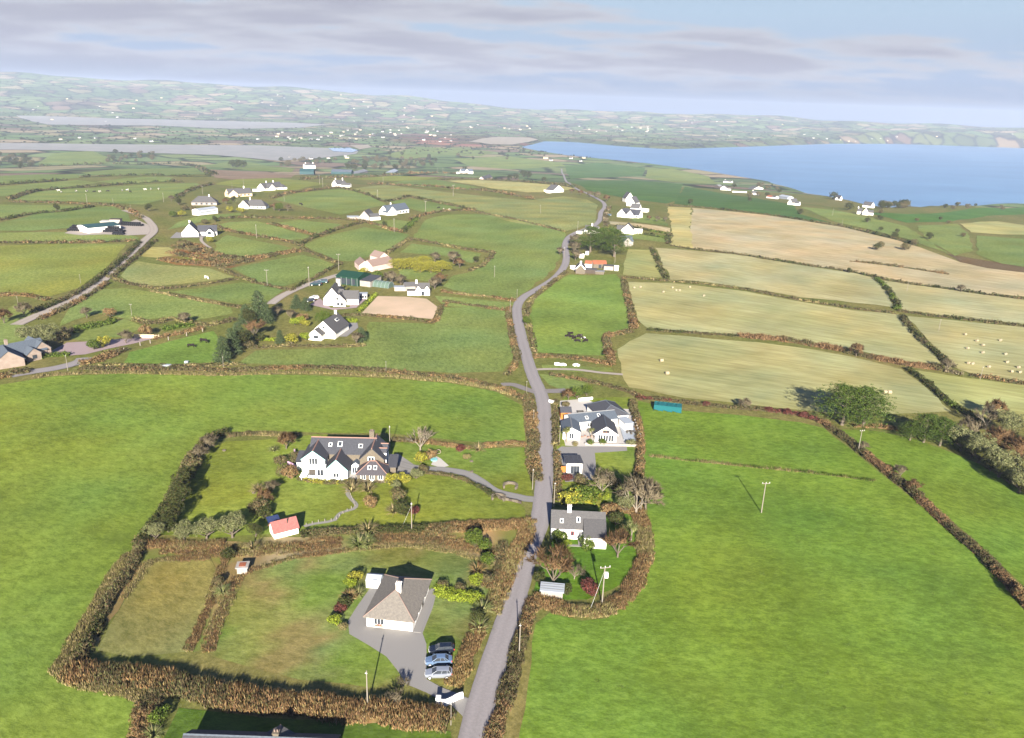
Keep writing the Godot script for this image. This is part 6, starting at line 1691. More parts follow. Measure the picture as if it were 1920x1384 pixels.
	block(h, 8.0, -5.0, 11.0, 7.0, 2.8, 2.4, "white", "slate grey", 0, 0, 0.3)
	chimney(h, -5.0, -3.0, 7.0, 10.4)
	chimney(h, 1.0, -11.0, 7.0, 10.4)
	# farm at the back
	h = house("farm_barn", "open sided barn with a dark teal roof at the distant farm", "barn", V(-409, -1479), V(-383, -1481))
	block(h, 0, -9.0, hw, 16.0, 6.0, 4.0, "teal sheet", "teal sheet", 0, 0, 0.4)
	h = house("farmhouse", "white farmhouse with tall chimneys behind the teal roofed barn", "house", V(-496, -1843), V(-476, -1861))
	block(h, 0, -5.0, hw, 9.0, 7.0, 4.0, "white", "slate grey", 0, 0, 0.3)
	chimney(h, -hw * 0.35, -5.0, 10.0, 14.0, "white", 1.5, 1.2)
	chimney(h, hw * 0.35, -5.0, 10.0, 14.0, "white", 1.5, 1.2)
	h = house("cattle_shed", "long dark blue cattle shed at the distant farm, left one", "shed", V(-360, -1522), V(-321, -1520))
	block(h, 0, -9.0, hw, 18.0, 4.5, 4.0, "teal sheet", "slate blue", 0, 0, 0.4)
	h = house("cattle_shed", "pale roofed middle shed of the distant farm", "shed", V(-319, -1520), V(-308, -1624))
	block(h, 0, -9.0, hw, 18.0, 4.0, 3.0, "grey render", "grey sheet", 0, 0, 0.4)
	h = house("cattle_shed", "long grey shed with a blue roof, rightmost of the distant farm", "shed", V(-281, -1571), V(-282, -1856))
	block(h, 0, -9.0, hw, 18.0, 4.2, 3.2, "grey render", "sky sheet", 0, 0, 0.4)
	h = house("white_house", "two gabled white house standing alone in fields before the village", "house", V(-133, -1845), V(-106, -1856))
	w = hw
	block(h, 0, -8.0, w, 11.0, 6.0, 5.0, "white", "slate blue", 0, 0, 0.4)
	block(h, -w * 0.1, -3.0, 12.0, 10.0, 6.0, 5.0, "white", "slate blue", 90, 0, 0.4)
	flat_block(h, -w * 0.7, -5.0, 9.0, 8.0, 4.0, "white", "white")
	h = house("old_cottage", "low grey roofed cottage with pinkish walls beyond the ridge field", "house", V(-69, -1459), V(-43, -1520))
	block(h, 0, -7.0, hw, 11.0, 4.0, 4.5, "pale pink", "slate grey", 12, 0, 0.4)
	h = house("white_house", "white house with steep gable left of the distant road bend", "house", V(45, -1022), V(59, -1049))
	w = hw
	block(h, 3.0, -6.0, 12.0, w * 0.8, 3.6, 6.0, "white", "slate grey", 80, 0, 0.3)
	flat_block(h, -w * 0.6, -4.0, 7.0, 6.0, 3.0, "white", "sky sheet")
	h = house("white_shed", "low white shed beside the steep gabled house on the ridge", "shed", V(36, -1037), V(44, -1041))
	flat_block(h, 0, -3.0, hw, 5.0, 2.6, "white", "white")
	# stone cottage and red roofed sheds under the pines
	h = house("stone_cottage", "stone cottage with white gable trim in front of the rusty red sheds", "house", V(34.3, -436.2), V(39.7, -435.7))
	w = hw
	block(h, 0, -5.0, 10.0, w, 2.8, 2.8, "stone", "slate grey", 90, 0, 0.2, "trim")
	chimney(h, 0.0, -1.0, 5.0, 7.0)
	for sx in [-1.0, 1.0]:
		var bb := part("barge_board", box_mesh(Vector3(w * 0.72, 0.35, 0.1)), M["trim"], h, Vector3(sx * w * 0.26, 4.1, 0.18))
		bb.rotation.z = -sx * atan2(2.8, w * 0.5)
	flat_block(h, 6.0, -4.5, 6.5, 5.0, 2.2, "dark stone", "slate grey")
	flat_block(h, 11.0, -3.0, 5.0, 4.0, 1.6, "stone", "grey sheet")
	h = house("farm_shed", "stone shed with a rusty orange red roof under the big pines", "shed", V(46, -454), V(54, -455))
	block(h, 0, -2.6, hw, 5.2, 2.6, 1.6, "stone", "rust sheet", 0, 0, 0.2)
	small_window(h, Vector3(0, 1.1, 0.03), 1.6, 2.0)
	h = house("farm_shed", "smaller rusty roofed shed with a white front, left of the larger one", "shed", V(41, -455), V(45, -454))
	block(h, 0, -2.2, hw, 4.4, 2.4, 1.5, "white", "rust sheet", 0, 0, 0.2)
	h = house("farm_shed", "grey stone sheds with a white end at the right of the red roofed sheds", "shed", V(52, -449), V(60, -448))
	flat_block(h, -1.5, -3.0, hw * 0.7, 5.0, 2.4, "grey render", "slate grey")
	flat_block(h, hw * 0.38, -2.5, hw * 0.28, 4.0, 2.3, "white", "white")
	h = house("white_hut", "white walled pens beside the road left of the stone cottage", "hut", V(32, -450), V(35.1, -444))
	flat_block(h, 0, -1.5, hw, 3.0, 1.7, "white", "white")
	h = house("white_hut", "white van sized hut under the leafless roadside trees", "hut", V(40, -486), V(43, -486))
	flat_block(h, 0, -1.5, hw, 3.0, 2.2, "white", "white")
	h = house("white_hut", "small square white hut beside the big pines", "hut", V(45, -498), V(47, -498))
	flat_block(h, 0, -1.2, hw, 2.4, 2.4, "white", "slate grey")
	# along the road on the right
	h = house("cottage", "low white cottage on the road side behind the big pines", "house", V(51, -590), V(61, -587))
	block(h, 0, -4.0, hw, 6.5, 2.8, 2.8, "white", "slate grey", 0, 0, 0.2)
	chimney(h, 0, -4.0, 4.6, 7.4)
	flat_block(h, -hw * 0.75, 2.0, 5.0, 4.0, 1.4, "white", "white")
	h = house("white_house", "white house with a central gable and flat extension in the long garden", "house", V(79, -596), V(95, -594))
	w = hw
	block(h, -2.0, -5.0, 11.0, 10.0, 2.8, 4.6, "white", "slate grey", 86, 0, 0.3)
	block(h, -7.0, -6.0, 7.0, 7.0, 2.6, 2.8, "white", "slate grey", 0, 0, 0.3)
	flat_block(h, w * 0.36, -4.0, 6.0, 5.0, 3.4, "white", "white")
	flat_block(h, w * 0.16, -4.0, 5.0, 4.0, 2.6, "white", "slate grey")
	h = house("bungalow", "grey rendered house with a slate roof and lime hedge beside the pines", "house", V(74, -539), V(82, -541))
	w = hw
	block(h, 0, -5.0, w, 8.0, 3.0, 3.2, "grey render", "slate blue", 0, 0, 0.3)
	block(h, -w * 0.15, -2.0, 8.0, 6.0, 3.0, 2.8, "grey render", "slate blue", 90, 0, 0.3)
	h = house("white_house", "white house with two front gables and dark slate roof above the tan strip", "house", V(93, -714), V(108, -705))
	w = hw
	block(h, 0, -8.0, w, 9.0, 3.0, 4.4, "white", "slate", 0, 0, 0.3)
	block(h, -w * 0.36, -5.0, 10.0, 9.0, 3.0, 4.4, "white", "slate", 84, 0, 0.3)
	block(h, w * 0.12, -5.0, 10.0, 7.5, 3.0, 4.0, "white", "slate", 84, 0, 0.3)
	small_window(h, Vector3(w * 0.36, 1.5, -3.4), 2.0, 1.5)
	h = house("white_house", "white flat fronted house with a long extension behind the two gabled one", "house", V(112, -784), V(126, -778))
	w = hw
	block(h, -w * 0.2, -6.0, w * 0.6, 8.0, 3.4, 4.0, "white", "slate grey", 0, 0, 0.3)
	flat_block(h, w * 0.3, -5.0, w * 0.7, 7.0, 3.0, "white", "white")
	h = house("white_house", "white gabled house second from the far end of the roadside row", "house", V(119, -857), V(128, -853))
	block(h, 0, -6.0, 13.0, hw, 4.0, 6.0, "white", "slate grey", 82, 0, 0.3)
	h = house("white_house", "white house with a tall gable at the far end of the roadside row", "house", V(126, -914), V(135, -917))
	block(h, 0, -6.0, 13.0, hw, 4.5, 6.5, "white", "slate grey", 82, 0, 0.3)
	# silage yard shed
	h = house("farm_shed", "low white shed with a teal roof between heaps of black bales", "shed", V(-300, -521), V(-280, -516))
	w = hw
	block(h, 3.0, -9.0, 22.0, w - 4.0, 3.6, 1.2, "white", "teal sheet", 68, 0, 0.2)
	h = house("grey_house", "grey concrete silo pit behind the black bales", "silo", V(-296, -553), V(-286, -555))
	flat_block(h, -4.0, -5.0, hw * 0.6, 7.0, 1.8, "grey render", "paving")
	flat_block(h, hw * 0.3, -4.0, 7.0, 6.0, 3.4, "grey render", "dark stone")
	# above the bay, right
	var row := [["white cottage with pale roof highest of the seaside cluster", V(497, -1940), V(515, -1919), 0], ["white gabled cottage at the left end of the seaside cluster", V(355, -1395), V(369, -1391), 1], ["dark open barn left of the seaside cluster", V(359, -1460), V(369, -1452), 2], ["white cottage in trees in the middle of the seaside cluster", V(454, -1520), V(482, -1570), 1], ["long white farmhouse with two chimneys in the seaside cluster", V(379, -1289), V(393, -1285), 0], ["low white shed with a red roof right of the seaside cluster", V(376, -1203), V(386, -1181), 3], ["pale grey open barn in the seaside cluster", V(394, -1202), V(403, -1177), 4], ["white steep gabled house nearest of the seaside cluster", V(323, -945), V(329, -940), 1], ["white low cottage left of the lone steep gable", V(368, -855), V(373, -852), 0], ["lone white steep gabled cottage above the sea", V(372, -847), V(379, -845), 1], ["tiny white gabled house on the edge of the cliff", V(454, -1011), V(461, -1018), 1], ["tiny white house beside the dark clump on the cliff edge", V(487, -1193), V(491, -1195), 1]]
	for r in row:
		h = house("seaside_house", r[0], "house", r[1], r[2])
		w = hw
		h.scale = Vector3.ONE * 0.8
		if r[3] == 0:
			block(h, 0, -5.0, w, 9.0, 4.0, 3.6, "white", "slate grey", 4, 0, 0.3)
			chimney(h, -w * 0.4, -5.0, 6.0, 9.5, "white", 1.2, 1.0)
		elif r[3] == 1:
			block(h, 0, -8.0, 15.0, w, 4.0, 5.2, "white", "slate grey", 78, 0, 0.3)
			block(h, w * 0.6, -10.0, 10.0, 7.0, 3.0, 3.0, "white", "slate grey", 0, 0, 0.3)
		elif r[3] == 2:
			block(h, 0, -8.0, 14.0, w, 4.5, 3.0, "dark stone", "grey sheet", 80, 0, 0.3)
		elif r[3] == 3:
			block(h, -w * 0.2, -4.0, w * 0.6, 8.0, 3.2, 2.6, "white", "rust sheet", 0, 0, 0.2)
			block(h, w * 0.3, -4.0, w * 0.4, 8.0, 4.0, 2.6, "white", "slate grey", 0, 0, 0.2)
		else:
			block(h, 0, -7.0, w, 14.0, 5.0, 2.6, "sky sheet", "sky sheet", 0, 0, 0.3)


func nth(i: int) -> String:
	return "%d%s" % [i + 1, "st" if i % 10 == 0 and i != 10 else "nd" if i % 10 == 1 and i != 11 else "rd" if i % 10 == 2 and i != 12 else "th"]


# small houses a long way off; a few pixels each
func houses_far() -> void:
	var kinds := []
	var roofs := ["slate grey", "slate blue", "tile brown", "slate grey"]
	var walls := ["far white", "far white", "cream", "far white"]
	for k in 4:
		var o := Node3D.new()
		o.set_meta("kindname", "village_house")
		o.set_meta("category", "house")
		block(o, 0, -5, 15 + 3 * (k % 3), 9, 4.5 if k != 2 else 6.0, 4.0, walls[k], roofs[k], 0, 0, 0.4)
		if k == 1 or k == 3:
			block(o, 5, -1.5, 9, 7, 4.0, 3.6, walls[k], roofs[k], 90, 0, 0.4)
		kinds.append(o)
	var sets := [
		[[V(-815, -3857), V(-739, -4589), V(-787, -4313), V(-684, -4019), V(-1000, -4667), V(-687, -4421), V(-784, -4866), V(-752, -4034), V(-774, -3795), V(-731, -4873), V(-902, -4105), V(-662, -4502), V(-873, -4269), V(-973, -4435), V(-795, -4250), V(-910, -4480), V(-865, -4232), V(-938, -4722), V(-666, -4289), V(-791, -4632)], "pale house among those of the village left of the heathy hill"],
		[[V(-336, -3936), V(-725, -5224), V(-391, -4223), V(-504, -4915), V(-466, -4389), V(-557, -5167), V(-550, -4714), V(-381, -3838), V(-392, -4564), V(-572, -4938), V(-752, -5364), V(-556, -4854), V(-469, -3921), V(-494, -4452)], "pale house among those of the village below the heathy hill"],
		[[V(-1132, -3736), V(-1078, -3730), V(-1106, -4232), V(-1141, -3488), V(-1194, -3973), V(-891, -4007), V(-946, -3954), V(-1082, -4161), V(-944, -3619), V(-1002, -3676), V(-952, -3845), V(-1229, -4154), V(-915, -3633), V(-1032, -3604), V(-992, -3530), V(-1006, -4289)], "pale house among those on the far bank of the near mudflat"],
		[[V(-1716, -3117), V(-1662, -3141), V(-1708, -2979), V(-1402, -3049), V(-1542, -3213)], "pale house by the left part of the near mudflat"],
		[[V(-78, -5681), V(-1, -5550), V(-354, -5830), V(68, -5897), V(50, -6205), V(-159, -6095), V(-119, -5931), V(-373, -6003)], "pale house above the head of the bay"],
		[[V(947, -6069), V(794, -6658), V(359, -5765), V(733, -6216), V(658, -6183), V(535, -5658), V(980, -6612), V(797, -6337), V(535, -6297), V(1049, -6684), V(1013, -6442), V(412, -5623), V(1036, -6593), V(474, -6503), V(913, -6664), V(1132, -6482)], "pale house on the slope across the bay"],
		[[V(1799, -7461), V(2398, -8270), V(1960, -7161), V(1309, -6477), V(1348, -6780), V(1575, -7766), V(1486, -5753), V(1584, -7497), V(1594, -5508), V(2894, -8547), V(2404, -7470), V(1648, -7698), V(1385, -5753)], "pale house on the far headland across the bay"],
		[[V(2519, -6210), V(2306, -6087), V(2315, -6306), V(4131, -6820), V(3457, -6737), V(3106, -6696), V(2447, -6175), V(2190, -6255), V(2979, -6578), V(2593, -6263), V(2130, -5884), V(2908, -6544), V(2809, -6467)], "pale house near the far shore at the right"],
		[[V(-3128, -6016), V(-2616, -4507), V(-3380, -5614), V(-3104, -7033), V(-2775, -5497), V(-3446, -5789), V(-2933, -6144), V(-3142, -6651), V(-3471, -6212), V(-2327, -4521), V(-2568, -5147)], "pale house in the distant fields beyond the far mudflat, at left"],
		[[V(-2148, -6982), V(-2288, -7478), V(-1689, -6517), V(-2227, -7667), V(-2285, -7191), V(-2064, -5510), V(-1825, -8265), V(-1713, -6873), V(-2472, -7143), V(-1992, -6948), V(-1888, -6628), V(-2405, -6041), V(-1368, -6084), V(-2334, -7821)], "pale house in the distant fields beyond the far mudflat"],
		[[V(-989, -6889), V(-486, -7692), V(-1314, -6939), V(-748, -6597), V(-1478, -7223), V(-1247, -6064), V(-881, -8595), V(-328, -6193), V(-760, -6959), V(-1524, -7873), V(-1077, -8247), V(-1394, -7407), V(-1497, -6939), V(-910, -6241), V(-901, -6815), V(-1087, -7621)], "pale house in the distant fields inland of the village"],
		[[V(-593, -2481), V(-570, -2610), V(-714, -2473), V(-632, -2426), V(-544, -2521)], "pale house on the shore behind the distant farm"],
		[[V(110, -2754), V(213, -2772), V(96, -2854), V(240, -2960), V(185, -2908)], "pale house on the last rise before the bay"],
	]
	for s in sets:
		var row: Array = s[0]
		row.sort_custom(func(a, b): return a.x / -a.y < b.x / -b.y)
		for i in row.size():
			var p: Vector2 = row[i]
			var o := copy(kinds[rng.randi() % 4], s[1] + ", %s from the left" % nth(i), at(p, -0.5), rng.randf_range(-40, 40), rng.randf_range(0.5, 0.8), s[1].replace("pale house", "houses"))
			o.scale *= 1.0 + 0.15 * smoothstep(3000.0, 6000.0, p.length())


# ---------- trees and shrubs ----------
func trees() -> void:
	# farmhouse garden
	plant("barepale", "pale leafless branching tree on the bank right of the farmhouse", V(-23.9, -190), 8.5)
	plant("barethick", "round brown leafless bush left of the farmhouse roof", V(-59.4, -188), 5.6)
	plant("brown", "brown shrub left of the lilac wall", V(-58.2, -178.4), 3.0)
	plant("brown", "brown shrub between lilac walls and white gable", V(-54.6, -180.5), 3.0)
	plant("rust", "yellow brown shrub below the lilac wall", V(-53.4, -170.9), 3.4)
	plant("brown", "wide dark brown shrub in front of the lower lilac wall", V(-55.6, -172.5), 3.0)
	plant("barethick", "brown leafless wood at the top corner of the garden hedge", V(-79.4, -186.4), 5.0)
	plant("barethick", "brown leafless bush on the west garden hedge, second from its top", V(-79.4, -179.8), 4.8)
	plant("brown", "brown shrub in the west garden hedge", V(-78.8, -174.3), 3.6)
	for q in [["upper", V(-77.2, -167.1), 5.2], ["second", V(-76.1, -161.7), 5.8], ["tallest", V(-74.3, -155.4), 6.4], ["fourth", V(-72.8, -148.9), 5.6], ["lowest", V(-72, -144.4), 4.6]]:
		plant("dark", "dark evergreen tree on the west garden hedge, the %s of five" % q[0], q[1], q[2])
	for q in [["first from the left", V(-73.3, -141.3), 4.2], ["second from the left", V(-67.6, -141.7), 4.4], ["third from the left", V(-63, -142.2), 5.4], ["large pale, nearest the pink roof", V(-57.9, -143.2), 6.0]]:
		plant("sage", "grey green round tree left of the pink roofed cabin, %s" % q[0], q[1], q[2])
	plant("dark", "small dark evergreen beside the pink roofed cabin", V(-53.2, -143.9), 3.8)
	plant("barethick", "brown shrub in the island bed of the west lawn, top", V(-55.9, -163.2), 4.0)
	plant("barethick", "brown shrub in the island bed of the west lawn, middle", V(-55.8, -158), 4.6)
	plant("brown", "brown shrub in the island bed of the west lawn, lower", V(-55.9, -153.8), 3.8)
	plant("shrubdark", "dark shrub in the island bed of the west lawn, lowest", V(-54, -152), 3.0)
	plant("pampas", "white pampas plume beside the island bed", V(-59.2, -163.8), 2.2)
	plant("pampas", "yellow grass clump left of the garden path", V(-37.2, -165.4), 2.8)
	plant("pampas", "yellow grass clump right of the garden path", V(-33.4, -165.7), 2.6)
	plant("flax", "silvery agave in the grass left of the brown bush", V(-62.3, -186.4), 1.8)
	plant("goldbush", "yellow shrub in the bed below the farmhouse right corner", V(-28.4, -170), 3.0)
	plant("goldbush", "yellow shrub in the bed below the gravel forecourt", V(-25.5, -170.8), 2.8)
	plant("shrubsage", "spiky pale shrub in the bed below the farmhouse", V(-27, -167.3), 2.2)
	plant("brown", "red brown shrub below the yellow shrubs", V(-25.8, -162), 3.2)
	plant("shrubdark", "dark rounded shrub left of the stayed pole", V(-24, -155.3), 3.2)
	plant("pampas", "pale grass clump left of the stayed pole", V(-25.8, -155.9), 2.2)
	plant("maroon", "maroon shrub behind the stayed pole", V(-20.9, -155.5), 2.2)
	plant("rust", "small reddish tree on the middle lawn", V(-31.6, -158.5), 2.8)
	plant("goldbush", "yellow brown bush under the pale leafless tree", V(-22.7, -182.5), 3.4)
	plant("rust", "brown bush at the right under the pale leafless tree", V(-20.7, -184.6), 3.0)
	plant("shrubsage", "grey green bush at the end of the gravel forecourt", V(-22.9, -173.3), 2.8)
	plant("brown", "small dark bush at the corner of the gravel drive", V(-21.6, -176.9), 2.4)
	plant("maroon", "maroon bush before the gap in the hedge", V(-13.1, -189.8), 2.4)
	plant("pampas", "pale clump at the gap in the hedge", V(-8.3, -190.9), 2.4)
	plant("dry", "tan shrub on the lawn beyond the drive", V(-11, -185.4), 1.9)
	# between garden and bungalow
	plant("flax", "big flax clump in the tan strip, left one", V(-30.8, -141.2), 2.9)
	plant("flax", "big flax clump in the tan strip, right one", V(-29.2, -142.1), 2.6)
	plant("pampas", "grey green plume shrub behind the big flax", V(-30, -147.2), 2.6)
	plant("round", "tall green bush in the bracken right of the tan strip", V(-6.6, -142.9), 4.6)
	plant("shrubgreen", "green shrub at the foot of the tall green bush", V(-4.5, -142), 2.6)
	plant("pampas", "tan grass clump above the stone hut", V(-52.2, -138.9), 2.0)
	plant("shrubdark", "dark shrub at the top of the ridge between the paddocks", V(-56, -135.5), 2.4)
	plant("flax", "pale flax on the ridge between the paddocks", V(-52.8, -123.7), 1.8)
	plant("brown", "brown shrub on the ridge between the paddocks", V(-54.5, -126), 2.0)
	# bungalow garden
	plant("goldbush", "yellow green shrub at the top of the bed left of the bungalow", V(-29.2, -128.9), 2.4)
	plant("lime", "lime shrub second in the bed left of the bungalow", V(-29.3, -126.8), 2.0)
	plant("flax", "flax plant in the bed left of the bungalow", V(-27.5, -124.5), 1.8)
	plant("flaxrust", "bronze flax in the bed left of the bungalow", V(-28.9, -123.1), 2.0)
	plant("shrubdark", "dark shrub in the bed left of the bungalow", V(-29.2, -120.4), 2.2)
	plant("maroon", "dark maroon shrub at the edge of the gravel left of the bungalow", V(-29.5, -119.2), 2.0)
	plant("lime", "bright lime shrub at the bottom of the bed left of the bungalow", V(-29.9, -115.4), 2.2)
	plant("dry", "straw coloured clump beside the bright lime shrub", V(-28.1, -114.3), 1.5)
	plant("brown", "brown clipped shrub behind the lime hedge, left", V(-11.9, -127.5), 1.8)
	plant("brown", "brown clipped shrub behind the lime hedge, right", V(-8.5, -127), 1.9)
	plant("flaxrust", "bronze flax at the top right of the bungalow lawn", V(-5.4, -133.1), 2.3)
	plant("shrubgreen", "green shrub at the top right of the bungalow lawn", V(-3.8, -136.1), 2.8)
	plant("lime", "lime shrub under the bronze flax", V(-5.8, -129.2), 2.2)
	plant("brown", "brown shrub right of the lime hedge", V(-3.3, -130.1), 2.2)
	plant("flax", "silvery flax beside the road, topmost", V(-3.8, -120.6), 2.5)
	plant("shrubdark", "dark shrub between the silvery flax plants", V(-4.6, -117.8), 2.2)
	plant("flax", "silvery flax beside the road, lower", V(-4.1, -115.4), 2.3)
	plant("bare", "small leafless bush in the reed hedge by the drive", V(-16.2, -96.6), 3.2)
	plant("bare", "small leafless bush at the gateway shadow", V(-15.6, -100.4), 2.4)
	plant("shrubgreen", "green shrub in the corner above the bottom edge", V(-50.5, -91.7), 2.6)
	plant("flax", "pale spiky plant in the bottom left corner plot", V(-50.1, -88.7), 1.8)
	# white cottage
	plant("barebrown", "large brown leafless tree between the road and the cottage lawn", V(9.5, -129.8), 9.2)
	plant("bare", "slender pale sapling on the cottage lawn", V(13.8, -132.2), 4.0)
	plant("maroon", "round maroon bush on the cottage lawn", V(16.2, -127.7), 3.4)
	plant("barebrown", "leafless tree at the right end of the white cottage", V(23.4, -140.7), 7.6)
	plant("shrubgreen", "round dark green bush at the front wall of the white cottage", V(11.4, -145.6), 3.0)
	plant("shrubgreen", "round green bush at the inner corner of the white cottage", V(17.3, -143.4), 3.2)
	plant("lime", "yellow green shrub in front of the white cottage", V(12.6, -143.6), 1.8)
	plant("cordyline", "cabbage tree right of the white cottage", V(27.1, -147.3), 5.0)
	plant("shrubdark", "dark mass of shrub beyond the right end of the cottage", V(24.6, -153.9), 3.2)
	plant("shrubdark", "smaller dark shrub right of the cottage", V(26, -150.5), 2.6)
	plant("rust", "orange brown bush behind the cottage gable", V(23.2, -157.9), 3.0)
	plant("shrubdark", "dark bush at the foot of the large brown tree", V(6.7, -130.7), 2.2)
	plant("shrubdark", "dark shrub behind the roadside hut", V(11.8, -127.5), 2.2)
	# modern bungalow
	plant("bare", "leafless tree on the lawn below the modern bungalow", V(22.8, -168.2), 8.0)
	plant("bare", "big spreading leafless tree in the field hedge", V(29.8, -159.1), 11.5)
	plant("barethick", "grey leafless tree leaning over the big pasture", V(32.4, -161.8), 9)
	plant("sage", "drooping willow under the big leafless tree", V(27.4, -159.7), 5.2)
	plant("cordyline", "cabbage tree beside the left wing of the modern bungalow", V(15.9, -198.6), 5.0)
	plant("cordyline", "small cabbage tree in the front yard of the modern bungalow", V(23.1, -202.2), 3.4)
	plant("shrubgreen", "clipped round bush before the glazed gable, left", V(22.4, -197.7), 1.8)
	plant("shrubgreen", "clipped round bush before the glazed gable, right", V(26, -198), 1.8)
	plant("maroon", "maroon bush at the end of the garage", V(14.7, -175), 2.4)
	plant("brown", "dark brown bush below the garage", V(18, -173.5), 3.0)
	plant("dry", "dry shrub along the front bank of the modern bungalow", V(18.2, -196.7), 1.4)
	plant("shrubdark", "dark conical bush on the lower lawn", V(25.9, -170.7), 3.4)
	plant("lime", "pale lime bush at the end of the olive shrubbery", V(23.8, -165.6), 2.0)
	plant("round", "round lime green tree north of the modern bungalow, left", V(21.3, -233.6), 4.6)
	plant("round", "round lime green tree north of the modern bungalow, right", V(24.7, -236.9), 4.2)
	plant("barethick", "brown leafless bush by the crossroads", V(18.5, -232.4), 4.4)
	plant("brown", "brown shrub behind the timber store", V(17.1, -225.7), 2.4)
	plant("shrubsage", "grey green shrub at the field corner of the deck", V(33.9, -198), 2.2)
	# right hand trees
	plant("pine", "dark spreading cypress by the stubble, left of the pair", V(101, -219), 13.5)
	plant("pine", "dark spreading cypress by the stubble, right of the pair", V(107.2, -218.3), 13.0)
	plant("pine", "dark low cypress right of the cypress pair", V(120.3, -207.6), 9.0)
	plant("pine", "dark cypress joining the leafless wood", V(124, -205.6), 8.6)
	plant("pine", "small dark cypress left of the low one", V(116.9, -208.8), 6.0)
	plant("barethick", "pale leafless bush in the hedge left of the cypress pair", V(74.5, -229.3), 4.6)
	for q in [["maroon bush in the red hedge, left", "maroon", V(81.3, -228.1), 2.2], ["maroon bush in the red hedge, middle", "maroon", V(86.5, -225.9), 2.4], ["maroon bush in the red hedge, right", "maroon", V(90.8, -224.1), 2.4], ["maroon bush at the left part of the red hedge", "maroon", V(62.5, -230.9), 2.0]]:
		plant(q[1], q[0], q[2], q[3])
	for q in [["first along its lower edge", V(128.3, -202.7), 9.0], ["pale one at its left end", V(134.3, -209.5), 10.0], ["second along its lower edge", V(129.1, -194.7), 9.5], ["tall one behind the pale one", V(145.2, -219.6), 10.0], ["third along its lower edge", V(129.4, -185.9), 9.0], ["in its middle", V(138, -201.7), 10.5], ["fourth along its lower edge", V(129.3, -177), 9.0], ["right of the middle", V(139.5, -194.8), 10.5], ["at the right edge of the picture", V(139.2, -185.1), 10.0], ["at its upper right", V(148.1, -213), 9.5], ["just outside the right edge", V(150.3, -199.1), 10.5], ["at the far upper left", V(152.9, -228.9), 8.5]]:
		plant("sage" if q[2] == 9.0 or q[2] == 9.5 else "barethick" if q[2] != 10.0 else "bare", "large tree of the wood at the right, %s" % q[0], q[1], q[2] * 0.9)
	for q in [["first", V(128.7, -206.4), 4.5], ["second", V(129.1, -198.1), 5.0], ["third", V(129.1, -189.4), 5.0], ["fourth", V(129.9, -182), 5.0], ["fifth", V(130.3, -174.2), 5.0]]:
		plant("dark", "dark undergrowth at the lower edge of the right hand wood, %s from the left" % q[0], q[1], q[2])
	plant("barethick", "grey leafless bush on the diagonal hedge, upper", V(102.5, -183.9), 4.0)
	plant("barethick", "brown leafless bush on the diagonal hedge, lower", V(102, -175.8), 4.0)
	plant("barethick", "small bush on the diagonal hedge behind the pole", V(99.6, -200.3), 3.4)
	plant("rust", "dry bush at the lower right edge of the diagonal hedge", V(101.2, -129.6), 3.6)
	plant("bare", "leafless tree where the bare hedgerow ends", V(162.8, -276.2), 6.4)
	plant("barethick", "leafless bush in the middle of the bare hedgerow", V(135.4, -292.1), 6.5)
	plant("barethick", "round leafless bush in the hedge below the tan field", V(247, -422), 5.0)
	plant("dark", "small dark bush in the hedge below the tan field", V(203, -467), 3.6)
	plant("barethick", "leafless bushes at the corner of the black cattle field", V(36.6, -278.1), 5.0)
	plant("round", "round green bush on the road bend", V(5.5, -321.1), 4.6)
	plant("barethick", "brown bush in the hedge right of the black cattle", V(52.2, -325.5), 4.6)
	# left middle ground
	for q in [["conifer", "grey green conifer at the lower end of the row, front", V(-102.1, -258.6), 9.5], ["conifer", "grey green conifer second in the row", V(-101.9, -267.4), 10.0], ["dark", "dark evergreen third in the row of conifers", V(-101, -274.1), 8.5], ["conifer", "grey green conifer fourth in the row", V(-105.2, -283.3), 8.5], ["conifer", "tall pointed conifer at the top of the row", V(-105.8, -310.6), 14.0], ["dark", "dark evergreen under the tall pointed conifer", V(-107.6, -304.5), 8.0], ["barebrown", "brown leafless tree inside the conifer row", V(-100.5, -288.3), 9.0], ["conifer", "bushy conifer left of the tall pointed one", V(-110.8, -309.1), 9.0], ["conifer", "grey conifer right of the tall pointed one", V(-102.8, -310.2), 9.0], ["shrubdark", "dark shrub under the brown leafless tree", V(-97.6, -284.3), 4.0], ["brown", "brown shrub in the shadow of the conifers", V(-99, -275.7), 4.0]]:
		plant(q[0], q[1], q[2], q[3])
	plant("sage", "wide pale olive tree behind the slate bungalow, left", V(-174.9, -268), 9.0)
	plant("sage", "wide pale olive tree behind the slate bungalow, right", V(-170.5, -269.8), 8.6)
	plant("brown", "brown undergrowth right of the pale olive trees", V(-168.8, -275.5), 5.0)
	plant("barethick", "bare brown tree at the left edge above the bungalow", V(-203.6, -296.7), 7.0)
	plant("barethick", "bare grey tree left of the lane end", V(-202.9, -308.6), 7.0)
	plant("barethick", "round leafless bush above the laurel hedge, left", V(-176.9, -308.7), 5.4)
	plant("rust", "small brown bush above the laurel hedge, right", V(-168.2, -310.8), 4.2)
	plant("barethick", "brown leafless bush where the drive bends", V(-144.7, -275.7), 6.2)
	plant("rust", "reddish bush above the bend of the drive", V(-141.9, -286.1), 4.4)
	plant("barethick", "leafless bush above the second laurel hedge", V(-134.1, -304.3), 6.0)
	plant("shrubgreen", "green garden bush beside the brick drive, left", V(-152, -266.7), 4.0)
	plant("goldbush", "yellow green garden bush beside the brick drive", V(-150.5, -270.9), 4.2)
	plant("bare", "slender leafless tree at the end of the laurel hedge", V(-170.3, -282.5), 5.0)
	plant("round", "round bright green tree behind the white bungalow", V(-79.1, -309.9), 7.0)
	plant("barethick", "brown bush right of the round bright green tree", V(-74.3, -313.9), 5.0)
